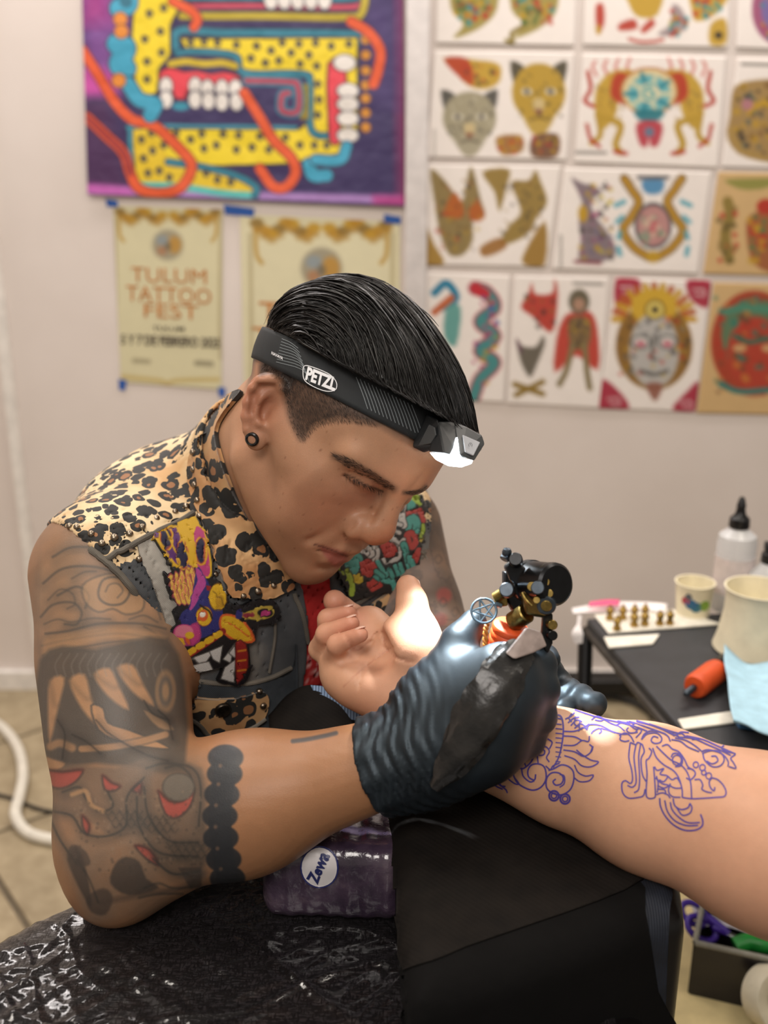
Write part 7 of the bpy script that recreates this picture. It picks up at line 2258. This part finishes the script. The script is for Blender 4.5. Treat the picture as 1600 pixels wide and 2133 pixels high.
c1, p = cup('paper_cup', 1442, 1280, .0235, .0275, .052, 'small cream paper cup with coloured print beside the bottle')
for (da, hz, col_, s) in ((-.75, .030, 'a83a44', .006), (-.45, .026, '2f5f86', .008), (-.15, .022, '356a7a', .008), (.35, .024, '7a9a3a', .008), (-.6, .037, '555a60', .005)):
    a = -math.pi / 2 + da; rr = .0235 + (.0275 - .0235) * hz / .052 + .0004
    n_ = np.array([math.cos(a), math.sin(a), 0]); c_ = p + n_ * rr + [0, 0, hz]
    adopt(MB().lathe([(s, -.0006), (s, .0003), (.0001, .0005)], c_, n_, 12).build('print_spot', mat('spot_' + col_, col_, .6)), c1)
# big cream cup with a flared foot
o, p = onT('paper_cup', 1566, 1352, 'large cream cup with flared foot at the right edge', 'cup')
adopt(MB().lathe([(.050, .0006), (.052, .003), (.047, .020), (.0415, .055), (.041, .075), (.043, .088), (.0445, .090), (.042, .090), (.039, .07), (.038, .012), (.0001, .012)], p, (0, 0, 1), 48).build('body', m_cup), o)
# tall squeeze bottle
o, p = onT('squeeze_bottle', 1520, 1268, 'tall clear squeeze bottle with black nozzle', 'bottle')
t = NT('clear_bottle'); t.b.inputs['Base Color'].default_value = (.92, .93, .94, 1); t.set(Roughness=.25); t.b.inputs['Transmission Weight'].default_value = .45; t.bump(t.noise(40, 2).outputs[0], .05)
adopt(MB().lathe([(.026, .0006), (.028, .004), (.028, .105), (.026, .116), (.016, .124), (.012, .127), (.012, .132)], p, (0, 0, 1), 36).build('bottle_body', t.m), o)
adopt(MB().lathe([(.0285, .03), (.0285, .085)], p, (0, 0, 1), 36).build('label', mat('pinkish_label', 'd9cdca', .5, .06)), o)
adopt(MB().lathe([(.014, .128), (.015, .130), (.014, .142), (.008, .148), (.006, .158), (.007, .160), (.004, .172), (.0025, .174)], p, (0, 0, 1), 24).build('nozzle', mat('black_plastic', '0e0e10', .35)), o)
# spray bottle behind the large cup
o, p = onT('spray_bottle', 1590, 1290, 'spray bottle with black trigger head behind the large cup', 'bottle')
adopt(MB().lathe([(.024, .0006), (.026, .004), (.026, .07), (.014, .085), (.012, .09)], p, (0, 0, 1), 32).build('bottle_body', t.m), o)
adopt(MB().lathe([(.013, .088), (.014, .090), (.013, .102), (.009, .104), (.009, .112), (.006, .118)], p, (0, 0, 1), 24).build('collar', mat('black_plastic', '0e0e10', .35)), o)
adopt(MB().box(p + np.array([.010, 0, .112]), (.020, .007, .007)).build('trigger_head', mat('black_plastic', '0e0e10', .35), bevel=.002), o)
adopt(MB().tube([p + np.array([.024, 0, .106]), p + np.array([.03, 0, .092]), p + np.array([.026, 0, .08])], .003, 8).build('trigger', mat('black_plastic', '0e0e10', .35)), o)
# spare machine with orange grip
o, p = onT('spare_machine', 1470, 1440, 'spare tattoo machine with orange grip lying on the table', 'tattoo machine')
a, b = tb(1446, 1432, .016), tb(1494, 1396, .016); d_ = (b - a) / np.linalg.norm(b - a); L_ = np.linalg.norm(b - a)
adopt(MB().lathe([(.006, 0), (.0135, .001), (.0155, .006)] + [(.0152 + .0006 * (i % 2), .006 + (L_ - .012) * i / 10) for i in range(11)] + [(.0145, L_ - .001), (.009, L_)], a, d_, 30).build('grip', mat('orange_rubber', 'd9521f', .5)), o)
adopt(MB().lathe([(.0022, 0), (.0045, .004), (.0045, .03)], a - d_ * .024, d_, 14).build('tip', m_stl), o)
adopt(MB().lathe([(.008, 0), (.013, .003), (.013, .03), (.010, .034)], b, d_, 24).build('motor', mat('black_anodised', '17181a', .3)), o)
# pale blue cloth hanging over the near edge
bl = cloth('blue_cloth', [[(1508, 1342, 1.30), (1530, 1364, 1.29), (1560, 1384, 1.285), (1600, 1380, 1.285), (1660, 1372, 1.285)], [(1514, 1420, 1.215), (1540, 1430, 1.21), (1570, 1438, 1.205), (1610, 1436, 1.205), (1660, 1430, 1.205)], [(1524, 1490, 1.125), (1550, 1500, 1.12), (1575, 1512, 1.115), (1610, 1520, 1.115), (1660, 1520, 1.115)], [(1528, 1506, 1.12), (1556, 1512, 1.115), (1585, 1526, 1.11), (1615, 1534, 1.11), (1665, 1540, 1.11)]], mat('pale_blue_cloth', 'a9cfe0', .85, .05, 60, bump=.2), .002)
tag(bl, 'pale blue cloth sheet lying on the table beside the large cup', 'cloth')
md = tb(1545, 1508, .001); b2_ = MB().prism([tb(1528, 1500, .001), tb(1560, 1500, .001), tb(1580, 1522, .001), tb(1540, 1518, .001)], (0, 0, 1), .006).build('folded_underside', mat('deep_blue_cloth', '3f6f9a', .8, .05), bl)

# ------------------------------------------------------------------ low cabinet, bin with scissors, tape roll
lc = empty('low_cabinet', (.52, .98, 0)); tag(lc, 'low cream cabinet beside the arm rest at the bottom right', 'cabinet')
m_cr = mat('cream_laminate', 'd8c592', .5, .05)
adopt(MB().box((.60, 1.00, .345), (.27, .20, .012)).build('top', m_cr, bevel=.003), lc)
adopt(MB().box((.60, 1.00, .167), (.255, .185, .166)).build('body', m_cr, bevel=.003), lc)
CZ = .3572
def cb(px, py, z=0.0): return fl(px, py, CZ + z)


b0, b1, b2, b3 = cb(1436, 2068), cb(1700, 2130), cb(1760, 2000), cb(1452, 1985)
bn_ = empty('supply_bin', (b0 + b2) / 2); tag(bn_, 'dark clear plastic bin of supplies with film over its rim', 'bin')
t = NT('smoky_plastic'); t.b.inputs['Base Color'].default_value = (.012, .010, .014, 1); t.set(Roughness=.2); t.b.inputs['Alpha'].default_value = .96; t.bump(t.noise(20, 2).outputs[0], .2, .01); m_bin = t.m
B = [b0, b1, b2, b3]; hB = np.array([0, 0, .075])
for i in range(4):
    p_, q_2 = B[i], B[(i + 1) % 4]; nn = np.cross(q_2 - p_, [0, 0, 1]); nn /= np.linalg.norm(nn)
    adopt(MB().prism([p_, q_2, q_2 + hB, p_ + hB], nn, .002).build('side', m_bin, None, False), bn_)
    adopt(MB().tube([p_ + hB, q_2 + hB], .0035, 8).build('rim', mat('clear_rim', '8a877c', .25, .1)), bn_)
adopt(MB().prism([x + np.array([0, 0, .0005]) for x in B], (0, 0, 1), .002).build('bottom', m_bin, None, False), bn_)
fl_ = cloth('film_wrap', [[(1440, 1890, 1.29), (1500, 1900, 1.29), (1560, 1925, 1.28), (1640, 1950, 1.27)], [(1446, 1930, 1.27), (1510, 1930, 1.265), (1570, 1950, 1.255), (1640, 1972, 1.25)]], mat('pale_film', 'b8b2ba', .2, .2, 80, bump=.5, bscale=90), .006); adopt(fl_, bn_)
# scissors
sc = empty('scissors', cb(1470, 1960, .08)); tag(sc, 'purple handled scissors lying in the supply bin', 'scissors')
m_pu = mat('purple_plastic', '4a2f9a', .35, .06)
for c_, r_a, r_b in (((1462, 1934, 1.262), .0185, .0140), ((1446, 1903, 1.275), .0165, .0130)):
    o3 = W(*c_); e1_ = RIGHT * .95 - UP * .25; e2_ = UP * .8 + FWD * .5; e1_ /= np.linalg.norm(e1_); e2_ /= np.linalg.norm(e2_)
    adopt(MB().tube([o3 + r_a * math.cos(a) * e1_ + r_b * math.sin(a) * e2_ for a in np.linspace(0, 2 * math.pi, 28, endpoint=False)], .0042, 10, closed=True).build('finger_ring', m_pu), sc)
for a, b in (((1488, 1932, 1.262), (1520, 1945, 1.25)), ((1470, 1908, 1.272), (1514, 1940, 1.252))): adopt(MB().tube([W(*a), W(*b)], [.0055, .0042], 10).build('shank', m_pu), sc)
adopt(MB().tube([W(1516, 1943, 1.251), W(1580, 1972, 1.23)], [.004, .001], 8, flat=.4).build('blade', mat('steel', 'b5b8bb', .25, .05, metal=1.0)), sc)
gr = MB().tube(spline(Wn([(1532, 1972, 1.235), (1560, 1962, 1.235), (1590, 1968, 1.23), (1650, 1972, 1.23)]), 6), .011, 12).build('green_pouch', mat('green_plastic', '1f8a35', .35, .15, 60, bump=.3, bscale=80)); tag(gr, 'bright green plastic packet in the supply bin', 'packet')
# tape roll
rp = cb(1590, 2118, 0); o = MB().lathe([(.020, .001), (.020, .030), (.0225, .032), (.0345, .032), (.036, .030), (.036, .002), (.0345, .0006), (.0225, .0006), (.020, .001)], (0, 0, 0), (0, 0, 1), 48).build('tape_roll', mat('white_tape', 'd6cdb6', .5, .05)); 
o.location = rp + np.array([0, 0, .034]); o.rotation_euler = (math.radians(62), 0, math.radians(18)); tag(o, 'roll of white tape standing at the bottom right corner', 'tape roll')
# ------------------------------------------------------------------ cables on the floor
hs = MB().tube(spline(np.array([fl(x, y, .013 + .010 * (1600 < y < 1720)) for x, y in ((-60, 1480), (0, 1512), (36, 1556), (48, 1610), (40, 1660), (32, 1695), (50, 1728), (84, 1744), (150, 1752), (230, 1740))]), 8), .012, 12).build('hose', mat('white_hose', 'ded9cc', .45, .04)); tag(hs, 'white hose curling across the tiled floor', 'hose')
cb2 = MB().tube(spline(np.array([fl(x, y, .005) for x, y in ((-40, 1650), (20, 1662), (80, 1685), (150, 1700), (260, 1730))]), 8), .0045, 10).build('cable', mat('black_cable', '1a1918', .5)); tag(cb2, 'thin black cable on the floor under the white hose', 'cable')
cl = MB()
th = np.linspace(0, 4.6 * math.pi, 90); cc_ = fl(1270, 1500, .01)
cl.tube(np.array([cc_ + np.array([(.11 + .006 * a) * math.cos(a), (.11 + .006 * a) * math.sin(a), .004 + .0016 * a]) for a in th]), .007, 8); cl.build('coiled_cable', mat('black_cable', '1a1918', .5)); tag(bpy.data.objects['coiled_cable'], 'coil of black cable on the floor behind the table leg', 'cable')
rl = MB().box((fl(1210, 1432)[0] + .1, WALL_Y - .07, .05), (.42, .03, .02)).build('power_strip', mat('black_plastic', '0e0e10', .35), bevel=.004); tag(rl, 'black cable duct along the back wall behind the table', 'cable duct')
